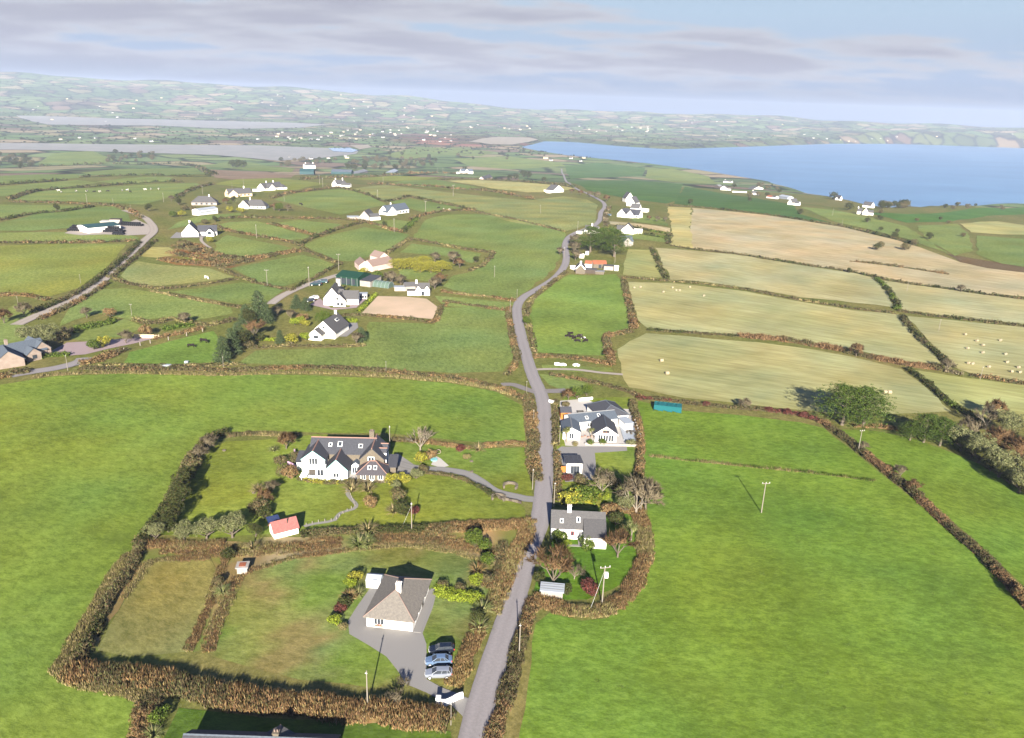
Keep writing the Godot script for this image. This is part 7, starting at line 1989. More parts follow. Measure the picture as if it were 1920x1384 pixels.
	plant("conifer", "dark small conifer left of the big white house, first", V(-97.5, -336.4), 7.0)
	plant("conifer", "dark small conifer left of the big white house, second", V(-92.6, -333.2), 6.6)
	for q in [["barethick", "brown bush in the orchard left of the white bungalow, upper left", V(-102, -322.5), 5.0], ["barethick", "brown bush in the orchard left of the white bungalow, middle", V(-95, -318.1), 5.0], ["rust", "brown bush in the orchard left of the white bungalow, right", V(-88.6, -313.7), 4.4], ["lime", "clipped lime bush on the lawn, left", V(-90.5, -308.4), 3.6], ["lime", "clipped lime bush on the lawn, right", V(-88.6, -309.5), 3.8], ["goldbush", "yellow bush on the lawn near the bungalow wall", V(-85.8, -307.4), 3.2], ["conifer", "grey conifer at the front garden edge", V(-89.2, -283.1), 5.4], ["goldbush", "yellow bush before the bungalow gable, left", V(-84.3, -282.3), 4.4], ["lime", "lime bush before the bungalow gable, right", V(-80.8, -287.8), 3.4]]:
		plant(q[0], q[1], q[2], q[3])
	plant("conifer", "bushy olive conifer right of the white bungalow, upper", V(-59.1, -289), 6.4)
	plant("barethick", "brown bush right of the white bungalow, lower", V(-60.5, -285.9), 5.4)
	for q in [["first from the left", V(-65.7, -430.9), 6.0], ["second from the left", V(-60.1, -433.4), 6.2], ["third from the left", V(-53, -425.5), 6.0], ["fourth from the left", V(-47, -425.1), 6.2], ["rightmost", V(-41.6, -430.5), 6.0], ["behind the others", V(-53.2, -444.1), 5.6]]:
		plant("gold", "yellow green windswept cypress right of the pink house, %s" % q[0], q[1], q[2])
	plant("goldbush", "yellow green bush between the pink house and the green barn, left", V(-83, -414.5), 4.0)
	plant("shrubgreen", "green bush between the pink house and the green barn, right", V(-72.8, -402.3), 5.0)
	for q in [["large one left of the polytunnel", V(-63.7, -393.2), 8.0], ["behind the polytunnel", V(-58.4, -389), 7.0], ["right of the small white cottage", V(-40.6, -384.4), 7.5], ["far one above the cottage", V(-38.9, -397.3), 7.0], ["behind the yellow cypresses, left", V(-48, -455), 7.5], ["behind the yellow cypresses, right", V(-37, -454), 9.0], ["end of the yellow cypress row", V(-32.2, -441.5), 7.0]]:
		plant("barethick", "brown leafless tree near the pink house, %s" % q[0], q[1], q[2])
	plant("dark", "dark bush at the end of the walled plot", V(-24, -459), 4.6)
	plant("pine", "great dark cypress by the road, left of the pair", V(49, -509), 17.0)
	plant("pine", "great dark cypress by the road, right of the pair", V(63, -494), 18.0)
	plant("pine", "dark cypress between the great pair", V(58, -521), 15.0)
	for q in [["upper", V(41, -534), 9.0], ["middle", V(38, -504), 9.0], ["lower", V(37, -478), 8.0]]:
		plant("barethick", "brown leafless tree leaning over the road bend, %s" % q[0], q[1], q[2])
	plant("barethick", "brown bush left of the road bend", V(28, -495), 6.0)
	for q in [["first", V(79, -1000), 8.0], ["second", V(89, -972), 9.0], ["third", V(97, -959), 10.0], ["fourth", V(103, -914), 9.0], ["fifth", V(70, -1035), 7.0]]:
		plant("barethick", "leafless roadside tree on the crest, the %s from the left end" % q[0], q[1], q[2])
	for q in [["left", V(117, -694), 5.0], ["middle", V(122, -683), 6.0], ["right", V(130, -686), 5.0]]:
		plant("barethick", "brown garden bush at the end of the white houses gardens, %s" % q[0], q[1], q[2])
	plant("dark", "round bush in the small green plot on the hill", V(-100, -587), 5.0)
	for q in [["barethick", "brown bush by the hilltop bungalows, left", V(-325, -734), 7.0], ["dark", "dark bush by the hilltop bungalows, left", V(-305, -704), 7.0], ["sage", "pale green tree between the hilltop bungalows", V(-252, -707), 7.0], ["barethick", "brown bush between the hilltop bungalows", V(-268, -719), 7.0], ["dark", "dark bush behind the cream bungalow", V(-271, -747), 6.0], ["barethick", "brown bush right of the hipped white bungalow", V(-209, -671), 8.0], ["round", "green tree right of the hipped white bungalow", V(-204, -668), 8.0], ["barethick", "brown bush right end of the hilltop gardens", V(-197, -670), 7.0], ["goldbush", "yellow bushes below the hipped white bungalow, left", V(-239, -649), 5.0], ["goldbush", "yellow bushes below the hipped white bungalow, right", V(-229, -647), 5.0], ["shrubgreen", "green bush left of the long white shed", V(-267, -603), 5.0], ["goldbush", "yellow green bush left of the long white shed", V(-263, -608), 5.0], ["brown", "brown bush behind the long white shed", V(-271, -651), 5.0], ["brown", "brown bush left of the grey bungalow", V(-281, -658), 5.0], ["dark", "dark green clump above the gabled white house", V(-227, -584), 5.0], ["brown", "brown bush in the hedge above the gabled white house", V(-230, -572), 4.0], ["goldbush", "yellow bush beside the curved white wall", V(-197, -495), 4.0], ["brown", "brown bush below the curved white wall", V(-204, -471), 6.0], ["brown", "brown bush in the bracken slope", V(-193, -459), 5.0], ["brown", "brown bush right in the bracken slope", V(-181, -454), 4.0], ["dark", "dark tree at the top of the lane", V(-305, -644), 7.0], ["dark", "small dark tree left of the cattle hedge", V(-375, -634), 6.0]]:
		plant(q[0], q[1], q[2], q[3])
	# farther away
	for q in [["left", V(-699, -1938), 17.0], ["middle", V(-669, -1890), 19.0], ["right", V(-655, -1888), 17.0]]:
		plant("farclump", "tree of the round dark clump on the far green field, %s" % q[0], q[1], q[2])
	for q in [["tree behind the lone white house, left", V(-142, -2092), 12.0], ["dark tree beside the road ahead, left", V(11, -1730), 15.0], ["dark tree beside the road ahead, right", V(22, -1714), 14.0], ["dark tree by the low grey roofed cottage, left", V(-17, -1486), 10.0], ["dark tree by the low grey roofed cottage, right", V(-5, -1600), 11.0], ["dark tree on the crest left of the road", V(49, -1535), 9.0], ["dark round tree on the cliff edge", V(486, -1219), 12.0], ["dark tree left of the lone steep gable", V(380, -904), 9.0], ["dark bush in the dark green field", V(200, -914), 6.0], ["dark bush near the end of the dark green field", V(295, -820), 6.0]]:
		plant("farclump", q[0], q[1], q[2])
	var woods := [
		["tree of the dark wood at the far left edge", [V(-1239, -1879), V(-1248, -1971), V(-1169, -1780), V(-1227, -1966), V(-1316, -2058), V(-1323, -1983), V(-1352, -2130), V(-1293, -2073), V(-1388, -2123), V(-1133, -1844), V(-1199, -1932), V(-1331, -2000), V(-1347, -2106), V(-1248, -2026), V(-1161, -1758), V(-1120, -1692), V(-1246, -1937), V(-1270, -1957), V(-1062, -1724), V(-1139, -1814), V(-1177, -1848), V(-1289, -1950), V(-1298, -2087), V(-1293, -2003), V(-1392, -2092), V(-1051, -1669)], "trees of the far left wood", 13.0, 0.6],
		["tree of the wood above the left fields", [V(-1110, -2414), V(-1066, -2059), V(-1199, -2368), V(-1107, -2314), V(-1101, -2373), V(-1078, -2344), V(-1018, -2111), V(-1155, -2434), V(-1042, -2240), V(-1172, -2350), V(-1007, -2181), V(-1037, -2253), V(-1057, -2221), V(-1049, -2084), V(-1071, -2142), V(-1024, -2223), V(-1081, -2119), V(-1134, -2376), V(-1139, -2209), V(-1076, -2082), V(-1093, -2242), V(-1080, -2187)], "trees of the wood above the left fields", 11.0, 0.4],
		["tree of the grey wood behind the distant farm", [V(-254, -2320), V(-293, -2598), V(-344, -2445), V(-372, -2536), V(-427, -2394), V(-483, -2491), V(-319, -2459), V(-347, -2340), V(-413, -2541), V(-297, -2414), V(-322, -2390), V(-264, -2509), V(-310, -2483), V(-338, -2369), V(-421, -2525), V(-344, -2532), V(-436, -2431), V(-305, -2548), V(-463, -2497), V(-468, -2431), V(-331, -2321), V(-402, -2433), V(-414, -2449), V(-432, -2511), V(-292, -2377), V(-301, -2535), V(-332, -2290), V(-404, -2238), V(-456, -2388), V(-441, -2269), V(-302, -2289), V(-279, -2308), V(-331, -2270), V(-448, -2514), V(-382, -2506), V(-415, -2408), V(-277, -2474), V(-374, -2278), V(-279, -2324), V(-306, -2331)], "trees of the wood behind the distant farm", 12.0, 0.3],
		["tree in the line behind the farm sheds", [V(-321, -2055), V(-392, -1901), V(-408, -1987), V(-415, -1933), V(-411, -1964), V(-322, -2074), V(-363, -1998), V(-296, -2269), V(-348, -1993), V(-334, -2172), V(-378, -1944), V(-324, -2250), V(-412, -2138), V(-372, -2159), V(-288, -2064), V(-380, -1960), V(-468, -2158), V(-299, -2040)], "trees behind the farm sheds", 11.0, 0.7],
		["tree on the near shore of the mudflat", [V(-562, -2153), V(-497, -2397), V(-468, -2293), V(-620, -2072), V(-631, -2299), V(-575, -2251), V(-635, -2194), V(-484, -2319), V(-487, -2286), V(-597, -2272), V(-604, -2070), V(-554, -2401), V(-548, -2312), V(-656, -2327), V(-598, -2385), V(-547, -2285), V(-618, -2137), V(-689, -2305), V(-578, -2275), V(-562, -2286), V(-642, -2158), V(-642, -2368)], "trees on the near shore", 11.0, 0.5],
		["tree among the fields below the village", [V(-117, -3343), V(-410, -2792), V(-467, -2628), V(-111, -3520), V(-146, -3037), V(-155, -2682), V(47, -3245), V(-42, -2868), V(15, -3412), V(-450, -2770), V(-43, -2743), V(-306, -2685), V(-458, -2504), V(-368, -2863), V(-527, -3222), V(-512, -2729), V(-202, -2753), V(-43, -3174), V(-49, -3392), V(-25, -3356), V(15, -3249), V(-295, -2930), V(-560, -3165), V(-216, -2821), V(-519, -2882), V(-307, -2718)], "trees below the village", 10.0, 0.6],
		["tree in the clump above the sea at the right", [V(507, -1054), V(541, -1102), V(469, -1017), V(503, -1068), V(534, -1098), V(528, -1079), V(465, -1007), V(514, -1055), V(526, -1070), V(489, -1045), V(516, -1069), V(489, -1058), V(486, -1035), V(520, -1091)], "trees above the sea at the right", 9.0, 0.4],
		["tree along the hedges of the right hand slope", [V(376, -817), V(454, -843), V(324, -696), V(411, -807), V(305, -596), V(368, -795), V(343, -768), V(260, -559), V(282, -563), V(269, -574), V(341, -644), V(442, -804), V(307, -633), V(404, -876), V(387, -677), V(333, -684)], "trees of the right hand slope", 5.0, 0.6],
		["tree among the seaside houses", [V(526, -1718), V(516, -1707), V(298, -1015), V(364, -1404), V(414, -1523), V(508, -1623), V(535, -1640), V(379, -1423), V(353, -1205), V(578, -1881), V(571, -1789), V(556, -1841), V(379, -1248), V(461, -1400), V(532, -1679), V(391, -1241)], "trees among the seaside houses", 7.0, 0.4],
		["tree at the clifftop right edge", [V(738, -1274), V(601, -1109), V(657, -1183), V(651, -1142), V(831, -1357), V(719, -1171), V(690, -1239), V(605, -1096)], "trees at the clifftop right edge", 6.0, 0.6],
	]
	for w in woods:
		var row: Array = w[1]
		row.sort_custom(func(a, b): return a.x / -a.y < b.x / -b.y)
		for i in row.size():
			var p: Vector2 = row[i]
			plant("farclump" if rng.randf() < w[4] else "farbrown", w[0] + ", %s from the left" % nth(i), p, w[3] * rng.randf_range(0.7, 1.25), w[2])
	# hedgerow trees of the far country, more than anyone could count
	var mm := MultiMesh.new()
	mm.transform_format = MultiMesh.TRANSFORM_3D
	mm.mesh = (plants["farclump"][0].get_child(1) as MeshInstance3D).mesh
	var spots := []
	var r := RandomNumberGenerator.new()
	r.seed = 77
	while spots.size() < 5000:
		var d := 2300.0 * pow(3.6, r.randf())
		var a := deg_to_rad(r.randf_range(-40, 40))
		var x := sin(a) * d
		var z := -cos(a) * d
		var lines: float = cell_noise_edge(x, z)
		if lines > 0.11 and r.randf() > 0.03: continue
		if ground(x, z) < -77.4 or bare_mud.any(func(m): return Geometry2D.is_point_in_polygon(Vector2(x, z), m)): continue
		spots.append(Vector3(x, ground(x, z), z))
	mm.instance_count = spots.size()
	for i in spots.size():
		var s := r.randf_range(0.35, 1.0)
		mm.set_instance_transform(i, Transform3D(Basis(Vector3.UP, r.randf() * TAU).scaled(Vector3(s * 1.4, s, s * 1.4)), spots[i] + Vector3(0, 2.0 * s, 0)))
	var wood := MultiMeshInstance3D.new()
	wood.name = "far_hedgerows"
	wood.multimesh = mm
	wood.material_override = M["leaf"]
	add_child(wood)
	tag(wood, "dark hedgerow trees scattered over the distant country", "trees", "", "stuff")


var edge_noise: FastNoiseLite
func cell_noise_edge(x: float, z: float) -> float:
	if edge_noise == null:
		edge_noise = cell_noise.duplicate()
		edge_noise.cellular_return_type = FastNoiseLite.RETURN_DISTANCE2_SUB
	var u := fposmod(x / 11000.0, 1.0) * 2048.0
	var v := fposmod(z / 11000.0, 1.0) * 2048.0
	return edge_noise.get_noise_2d(u, v) + 1.0


# ---------- poles ----------
func make_pole(arms: int) -> Node3D:
	var o := Node3D.new()
	o.set_meta("kindname", "utility_pole")
	o.set_meta("category", "pole")
	var st := begin()
	tube(st, Vector3(0, -0.5, 0), Vector3(0, 8, 0), 0.14, 0.1, 8, true)
	part("post", st.commit(), M["pole wood"], o)
	if arms > 0:
		part("crossarm", box_mesh(Vector3(1.9, 0.14, 0.12)), M["pole wood"], o, Vector3(0, 7.75, 0.16))
		for x in [-0.85, 0.0, 0.85]:
			var s := begin()
			tube(s, Vector3(x, 7.82, 0.16), Vector3(x, 8.1, 0.16), 0.06, 0.05, 6, true)
			part("insulator", s.commit(), M["metal"], o)
	else:
		part("bracket", box_mesh(Vector3(0.4, 0.1, 0.12)), M["metal"], o, Vector3(0, 7.6, 0.15))
	return o


func poles() -> void:
	var kinds := [make_pole(0), make_pole(1)]
	var list := [
		["bare pole standing in the orange reed hedge at the bottom", V(-20.3, -95.5), 7.2, 0], ["pole with a stay wire at the edge of the farmhouse lawn", V(-20.6, -148.1), 7.2, 0],
		["pole right of the road opposite the bungalow flax hedge", V(2.9, -108.9), 6.6, 0], ["short pole at the white gateway by the bottom of the road", V(-7.3, -92.9), 4.2, 0],
		["pole right of the road behind the white cottage", V(10.9, -161.5), 6.4, 0], ["pole left of the road at the farmhouse gateway", V(6, -169.8), 5.6, 0],
		["pole right of the gravel forecourt, behind the farmhouse", V(-32.1, -190), 7.0, 0], ["transformer pole in the hedge below the cottage lawn", V(18.5, -124.2), 8.4, 1],
		["pole under the big leafless tree", V(31.1, -160.4), 6.4, 0], ["crossarm pole alone in the middle of the big right pasture", V(59.7, -162), 8.0, 1],
		["crossarm pole on the diagonal hedge", V(97.9, -199.4), 6.6, 1], ["pole left of the road in the brown hedge, upper", V(6.9, -212.6), 4.0, 0],
		["pole on the bank before the modern bungalow", V(13.9, -197.7), 5.6, 0], ["dark sign post at the crossroads", V(5, -237.4), 4.2, 0],
		["pole at the end of the lower left lane", V(-148.6, -243.5), 6.6, 0], ["crossarm pole in the field above the laurel hedge", V(-161, -314.4), 6.0, 1],
		["leaning pole at the left edge field", V(-212.7, -320.8), 6.0, 0], ["pole beside the dark hedge of the yellow green field", V(-212.1, -369.1), 5.6, 0],
		["crossarm pole in the field left of the lane to the barn", V(-123.4, -377.3), 10.0, 1], ["pole beside the lane near the green barn", V(-103.3, -380.5), 12.0, 0],
		["tall crossarm pole above the green barn", V(-98.1, -423.6), 10.5, 1], ["pole on the hedge below the long white shed", V(-174, -517), 11.0, 0],
		["pole in the cross hedge under the conifers", V(-99, -250.6), 5.4, 0], ["pole in the cross hedge right of the conifers", V(-43.5, -252.7), 5.0, 0],
		["pole in the broad green field", V(-11.4, -418.2), 7.5, 0], ["pole at the road bend, upper", V(1.2, -366.4), 6.4, 0], ["pole at the road bend, lower", V(-1.8, -340.1), 7.4, 0],
		["pole left of the cattle field hedge", V(-382, -693), 11.0, 0], ["pole in the hedge above the silage yard, middle", V(-351, -678), 8.0, 0], ["pole at the top of the pale lane", V(-318, -641), 6.0, 0],
		["pole left of the hilltop gardens", V(-329, -727), 10.0, 0], ["crossarm pole behind the grey bungalow", V(-330, -822), 10.0, 1], ["pole behind the cream bungalow, left", V(-328, -903), 8.0, 0],
		["pole behind the cream bungalow, right", V(-346, -993), 10.0, 0], ["pole right of the hipped white bungalow", V(-226, -759), 8.0, 0], ["pole right of the wide white bungalow, tall", V(-235, -949), 14.0, 0],
		["pole before the distant barn", V(-268, -1065), 15.0, 0], ["pole in the field behind the old ruin", V(-144, -807), 12.0, 0], ["pole in the field before the farm sheds", V(-200, -1169), 12.0, 0],
		["double pole on the ridge field", V(-74, -898), 15.0, 1], ["crossarm pole right of the long slate house", V(-80, -680), 13.0, 1], ["pole in the small green plot on the hill", V(-89, -563), 12.0, 0],
		["pole in the straw field beyond the ridge", V(-123, -1344), 14.0, 0], ["pole left of the lone white house, first", V(-183, -1795), 16.0, 0], ["pole left of the lone white house, second", V(-173, -1811), 16.0, 0],
		["pole in the right half of the ridge field", V(21, -721), 9.0, 0], ["pole left of the road near the leafless trees", V(30, -480), 9.0, 0], ["pole at the gateway where the road climbs", V(47, -602), 9.0, 0],
		["pale pole in front of the great cypress pair", V(61, -473), 8.0, 0], ["pole in the upper stubble field at the right", V(216, -420), 7.0, 0], ["pole in the baled field, upper", V(190.7, -336.4), 6.4, 0],
		["pole in the baled field hedge, lower", V(170.8, -268), 6.0, 0], ["pole above the tan field, left", V(330, -823), 8.0, 0], ["pole above the tan field, middle", V(299, -720), 7.0, 0], ["pole above the tan field, right", V(287, -663), 5.0, 0],
	]
	for q in list:
		copy(kinds[q[3]], q[0], at(q[1]), rng.randf_range(-20, 20), q[2] / 8.0 * (0.84 if q[1].length() > 250.0 else 1.0))
	# what hangs on the two near ones
	var tp := at(V(18.5, -124.2))
	var tr := thing("transformer", "white transformer box on the pole below the cottage lawn", "transformer", tp + Vector3(0.35, 6.6, 0.25))
	part("tank", box_mesh(Vector3(0.6, 0.95, 0.5)), M["trim"], tr)
	for x in [-0.2, 0.0, 0.2]:
		var s := begin()
		tube(s, Vector3(x, 0.47, 0), Vector3(x, 0.75, 0), 0.05, 0.04, 6, true)
		part("bushing", s.commit(), M["metal"], tr)
	var wire := begin()
	tube(wire, tp + Vector3(0, 7.4, 0), at(V(16, -122.1)), 0.02, 0.02, 5)
	tag(part("stay_wire", wire.commit(), M["metal"], self), "stay wire slanting left from the transformer pole", "wire")
	var wire2 := begin()
	tube(wire2, at(V(-20.6, -148.1)) + Vector3(0, 6.4, 0), at(V(-22.9, -150.7)), 0.018, 0.018, 5)
	tag(part("stay_wire", wire2.commit(), M["metal"], self), "stay wire of the pole at the edge of the farmhouse lawn", "wire")


# ---------- cars ----------
# a car lying along x, nose to -x: body lofted through stations, glasshouse, wheels, lamps
func make_car(paint: Color, estate: bool) -> Node3D:
	var o := Node3D.new()
	o.set_meta("kindname", "parked_car")
	o.set_meta("category", "car")
	var m := StandardMaterial3D.new()
	m.resource_name = "paint"
	m.albedo_color = paint.linear_to_srgb()
	m.metallic = 0.35
	m.roughness = 0.35
	m.clearcoat_enabled = true
	m.clearcoat = 0.8
	m.clearcoat_roughness = 0.08
	# stations: x, half width, sill, shoulder, top
	var stn := [[-2.18, 0.55, 0.42, 0.56, 0.62], [-2.05, 0.74, 0.28, 0.62, 0.72], [-1.6, 0.86, 0.24, 0.72, 0.86], [-0.85, 0.89, 0.24, 0.86, 0.97], [0.3, 0.90, 0.24, 0.90, 0.98], [1.35, 0.89, 0.26, 0.92, 1.0], [1.95, 0.82, 0.30, 0.90, 1.02 if estate else 0.98], [2.16, 0.68, 0.42, 0.80, 0.92]]
	var st := begin()
	var rings := []
	for s in stn:
		rings.append([Vector3(s[0], s[2], s[1] * 0.9), Vector3(s[0], (s[2] + s[3]) * 0.5, s[1]), Vector3(s[0], s[3], s[1] * 0.985), Vector3(s[0], s[4], s[1] * 0.82), Vector3(s[0], s[4] + 0.02, 0), Vector3(s[0], s[4], -s[1] * 0.82), Vector3(s[0], s[3], -s[1] * 0.985), Vector3(s[0], (s[2] + s[3]) * 0.5, -s[1]), Vector3(s[0], s[2], -s[1] * 0.9)])
	for i in rings.size() - 1:
		for k in 9:
			var k2 := (k + 1) % 9
			q4(st, rings[i][k], rings[i + 1][k], rings[i + 1][k2], rings[i][k2])
	for e in [0, rings.size() - 1]:
		for k in range(1, 8):
			t3(st, rings[e][0], rings[e][k], rings[e][k + 1])
	part("body", st.commit(), m, o)
	# glasshouse with painted roof and pillars
	var rear := 1.98 if estate else 1.62
	var rt := 1.62 if estate else 1.02
	var base := [Vector3(-1.05, 0.96, 0.74), Vector3(rear, 0.99, 0.70)]
	var top := [Vector3(-0.28, 1.42, 0.56), Vector3(rt, 1.43, 0.55)]
	var g := begin()
	var mir := Vector3(1, 1, -1)
	q4(g, base[0], base[1], top[1], top[0])
	q4(g, base[1] * mir, base[0] * mir, top[0] * mir, top[1] * mir)
	q4(g, base[0] * mir, base[0], top[0], top[0] * mir)
	q4(g, base[1], base[1] * mir, top[1] * mir, top[1])
	part("windows", g.commit(), M["glass"], o).name = "window_glass"
	var rf := begin()
	q4(rf, top[0] + Vector3(-0.06, 0.01, 0.02), top[1] + Vector3(0.05, 0.01, 0.02), top[1] + Vector3(0, 0.05, -0.16), top[0] + Vector3(0.1, 0.05, -0.16))
	q4(rf, (top[1] + Vector3(0.05, 0.01, 0.02)) * mir, (top[0] + Vector3(-0.06, 0.01, 0.02)) * mir, (top[0] + Vector3(0.1, 0.05, -0.16)) * mir, (top[1] + Vector3(0, 0.05, -0.16)) * mir)
	q4(rf, top[0] + Vector3(0.1, 0.05, -0.16), top[1] + Vector3(0, 0.05, -0.16), (top[1] + Vector3(0, 0.05, -0.16)) * mir, (top[0] + Vector3(0.1, 0.05, -0.16)) * mir)
	q4(rf, (top[0] + Vector3(-0.06, 0.01, 0.02)) * mir, top[0] + Vector3(-0.06, 0.01, 0.02), top[0] + Vector3(0.1, 0.05, -0.16), (top[0] + Vector3(0.1, 0.05, -0.16)) * mir)
	q4(rf, top[1] + Vector3(0.05, 0.01, 0.02), (top[1] + Vector3(0.05, 0.01, 0.02)) * mir, (top[1] + Vector3(0, 0.05, -0.16)) * mir, top[1] + Vector3(0, 0.05, -0.16))
	part("roof", rf.commit(), m, o)
	for s in [1.0, -1.0]:
		var sg := Vector3(1, 1, s)
		for pl in [[base[0], top[0]], [base[1], top[1]], [base[0].lerp(base[1], 0.48), top[0].lerp(top[1], 0.46)], [base[0].lerp(base[1], 0.8), top[0].lerp(top[1], 0.86)]]:
			var ps := begin()
			tube(ps, pl[0] * sg, pl[1] * sg, 0.045, 0.04, 5)
			part("pillar", ps.commit(), m, o)
		var mirror := part("wing_mirror", box_mesh(Vector3(0.12, 0.13, 0.2)), m, o, Vector3(-0.75, 1.0, 0.98 * s))
		mirror.rotation.y = 0.2 * s
		part("headlight", box_mesh(Vector3(0.22, 0.12, 0.34)), M["sky sheet"], o, Vector3(-2.02, 0.66, 0.56 * s))
		part("tail_light", box_mesh(Vector3(0.14, 0.2, 0.26)), M["red"], o, Vector3(2.08, 0.82, 0.60 * s))
		for x in [-1.38, 1.32]:
			var ws := begin()
			tube(ws, Vector3(x, 0.32, 0.68 * s), Vector3(x, 0.32, 0.9 * s), 0.32, 0.32, 16, true)
			tube(ws, Vector3(x, 0.32, 0.88 * s), Vector3(x, 0.32, 0.9 * s), 0.32, 0.31, 16, true)
			var wheel := part("wheel", ws.commit(), M["black film"], o)
			var rs := begin()
			tube(rs, Vector3(x, 0.32, 0.89 * s), Vector3(x, 0.32, 0.915 * s), 0.21, 0.2, 12, true)
			part("rim", rs.commit(), M["metal"], wheel)
	part("number_plate", box_mesh(Vector3(0.04, 0.11, 0.5)), M["trim"], o, Vector3(-2.19, 0.48, 0))
	part("number_plate", box_mesh(Vector3(0.04, 0.11, 0.5)), M["trim"], o, Vector3(2.15, 0.62, 0))
	return o


func cars() -> void:
	var g := "cars parked on the bungalow drive"
	copy(make_car(Color(0.20, 0.22, 0.26), true), "silver estate car, nearest of the three on the bungalow drive", at(V(-10.2, -103.3), 0.09), 4, 1.02, g)
	copy(make_car(Color(0.10, 0.155, 0.25), false), "pale blue saloon car in the middle of the three on the bungalow drive", at(V(-10.5, -106.3), 0.09), 6, 1.03, g)
	copy(make_car(Color(0.006, 0.009, 0.016), true), "dark navy hatchback car, farthest of the three on the bungalow drive", at(V(-10.3, -109.2), 0.09), 8, 1.0, g)
	copy(make_car(Color(0.02, 0.025, 0.04), true), "dark car left of the big white house", at(V(-94.6, -348.9), 0.25), 30, 1.05)
	copy(make_car(Color(0.7, 0.7, 0.7), true), "white car left of the big white house", at(V(-94.2, -354.3), 0.25), 20, 1.05)
	copy(make_car(Color(0.006, 0.03, 0.04), true), "dark teal vehicle on the lane beside the barn, left", at(V(-100.5, -382.2), 0.25), 15, 1.35)
	copy(make_car(Color(0.03, 0.07, 0.09), true), "pale teal vehicle on the lane beside the barn, right", at(V(-98.6, -388.8), 0.25), 15, 1.3)
	copy(make_car(Color(0.05, 0.09, 0.11), true), "dark car on the drive of the roadside white houses", at(V(84, -720), 0.3), 10, 1.2)


# ---------- animals: one smooth skin over a jointed skeleton ----------
func skin(bones: Array, cell: float, lo: Vector3, hi: Vector3, tint: Callable) -> ArrayMesh:
	var n := Vector3i(((hi - lo) / cell).ceil()) + Vector3i.ONE
	var f := PackedFloat32Array()
	f.resize(n.x * n.y * n.z)
	f.fill(9.0)
	var k := 0.05
	for b in bones:   # a, b, ra, rb
		var a: Vector3 = b[0]
		var e: Vector3 = b[1] - a
		var reach: float = maxf(b[2], b[3]) + 0.16
		var l := (a.min(b[1]) - Vector3.ONE * reach - lo) / cell
		var u := (a.max(b[1]) + Vector3.ONE * reach - lo) / cell
		for z in range(maxi(0, int(l.z)), mini(n.z, int(u.z) + 2)):
			for y in range(maxi(0, int(l.y)), mini(n.y, int(u.y) + 2)):
				for x in range(maxi(0, int(l.x)), mini(n.x, int(u.x) + 2)):
					var p := lo + Vector3(x, y, z) * cell
					var t := clampf((p - a).dot(e) / maxf(e.length_squared(), 1e-6), 0, 1)
					var d: float = (p - a - e * t).length() - lerpf(b[2], b[3], t)
					var i := (z * n.y + y) * n.x + x
					var o := f[i]
					var h := clampf(0.5 + 0.5 * (o - d) / k, 0, 1)
					f[i] = lerpf(o, d, h) - k * h * (1.0 - h) if o < 8.0 else d
	var st := begin()
	st.set_smooth_group(0)
	var ids := {}
	var count := 0
	var quads := []
	var strides := [1, n.x, n.x * n.y]
	for z in n.z - 1:
		for y in n.y - 1:
			for x in n.x - 1:
				var i := (z * n.y + y) * n.x + x
				var sum := Vector3.ZERO
				var hits := 0
				for e in [[0, 1, 0], [2, 3, 0], [4, 5, 0], [6, 7, 0], [0, 2, 1], [1, 3, 1], [4, 6, 1], [5, 7, 1], [0, 4, 2], [1, 5, 2], [2, 6, 2], [3, 7, 2]]:
					var p0 := Vector3(e[0] & 1, (e[0] >> 1) & 1, (e[0] >> 2) & 1)
					var p1 := Vector3(e[1] & 1, (e[1] >> 1) & 1, (e[1] >> 2) & 1)
					var v0 := f[i + int(p0.x) + int(p0.y) * n.x + int(p0.z) * n.x * n.y]
					var v1 := f[i + int(p1.x) + int(p1.y) * n.x + int(p1.z) * n.x * n.y]
					if (v0 < 0.0) != (v1 < 0.0):
						sum += p0.lerp(p1, v0 / (v0 - v1))
						hits += 1
				if hits:
					var p := lo + (Vector3(x, y, z) + sum / hits) * cell
					ids[i] = count
					count += 1
					st.set_color(tint.call(p))
					st.add_vertex(p)
	for z in range(1, n.z - 1):
		for y in range(1, n.y - 1):
			for x in range(1, n.x - 1):
				var i := (z * n.y + y) * n.x + x
				for ax in 3:
					var j: int = i + strides[ax]
					if (f[i] < 0.0) == (f[j] < 0.0): continue
					var s1: int = strides[(ax + 1) % 3]
					var s2: int = strides[(ax + 2) % 3]
					var q := [i, i - s1, i - s1 - s2, i - s2]
					if not (ids.has(q[0]) and ids.has(q[1]) and ids.has(q[2]) and ids.has(q[3])): continue
					if f[i] < 0.0: q = [q[0], q[3], q[2], q[1]]
					for c in [0, 1, 2, 0, 2, 3]:
						st.add_index(ids[q[c]])
	st.generate_normals()
	return st.commit()


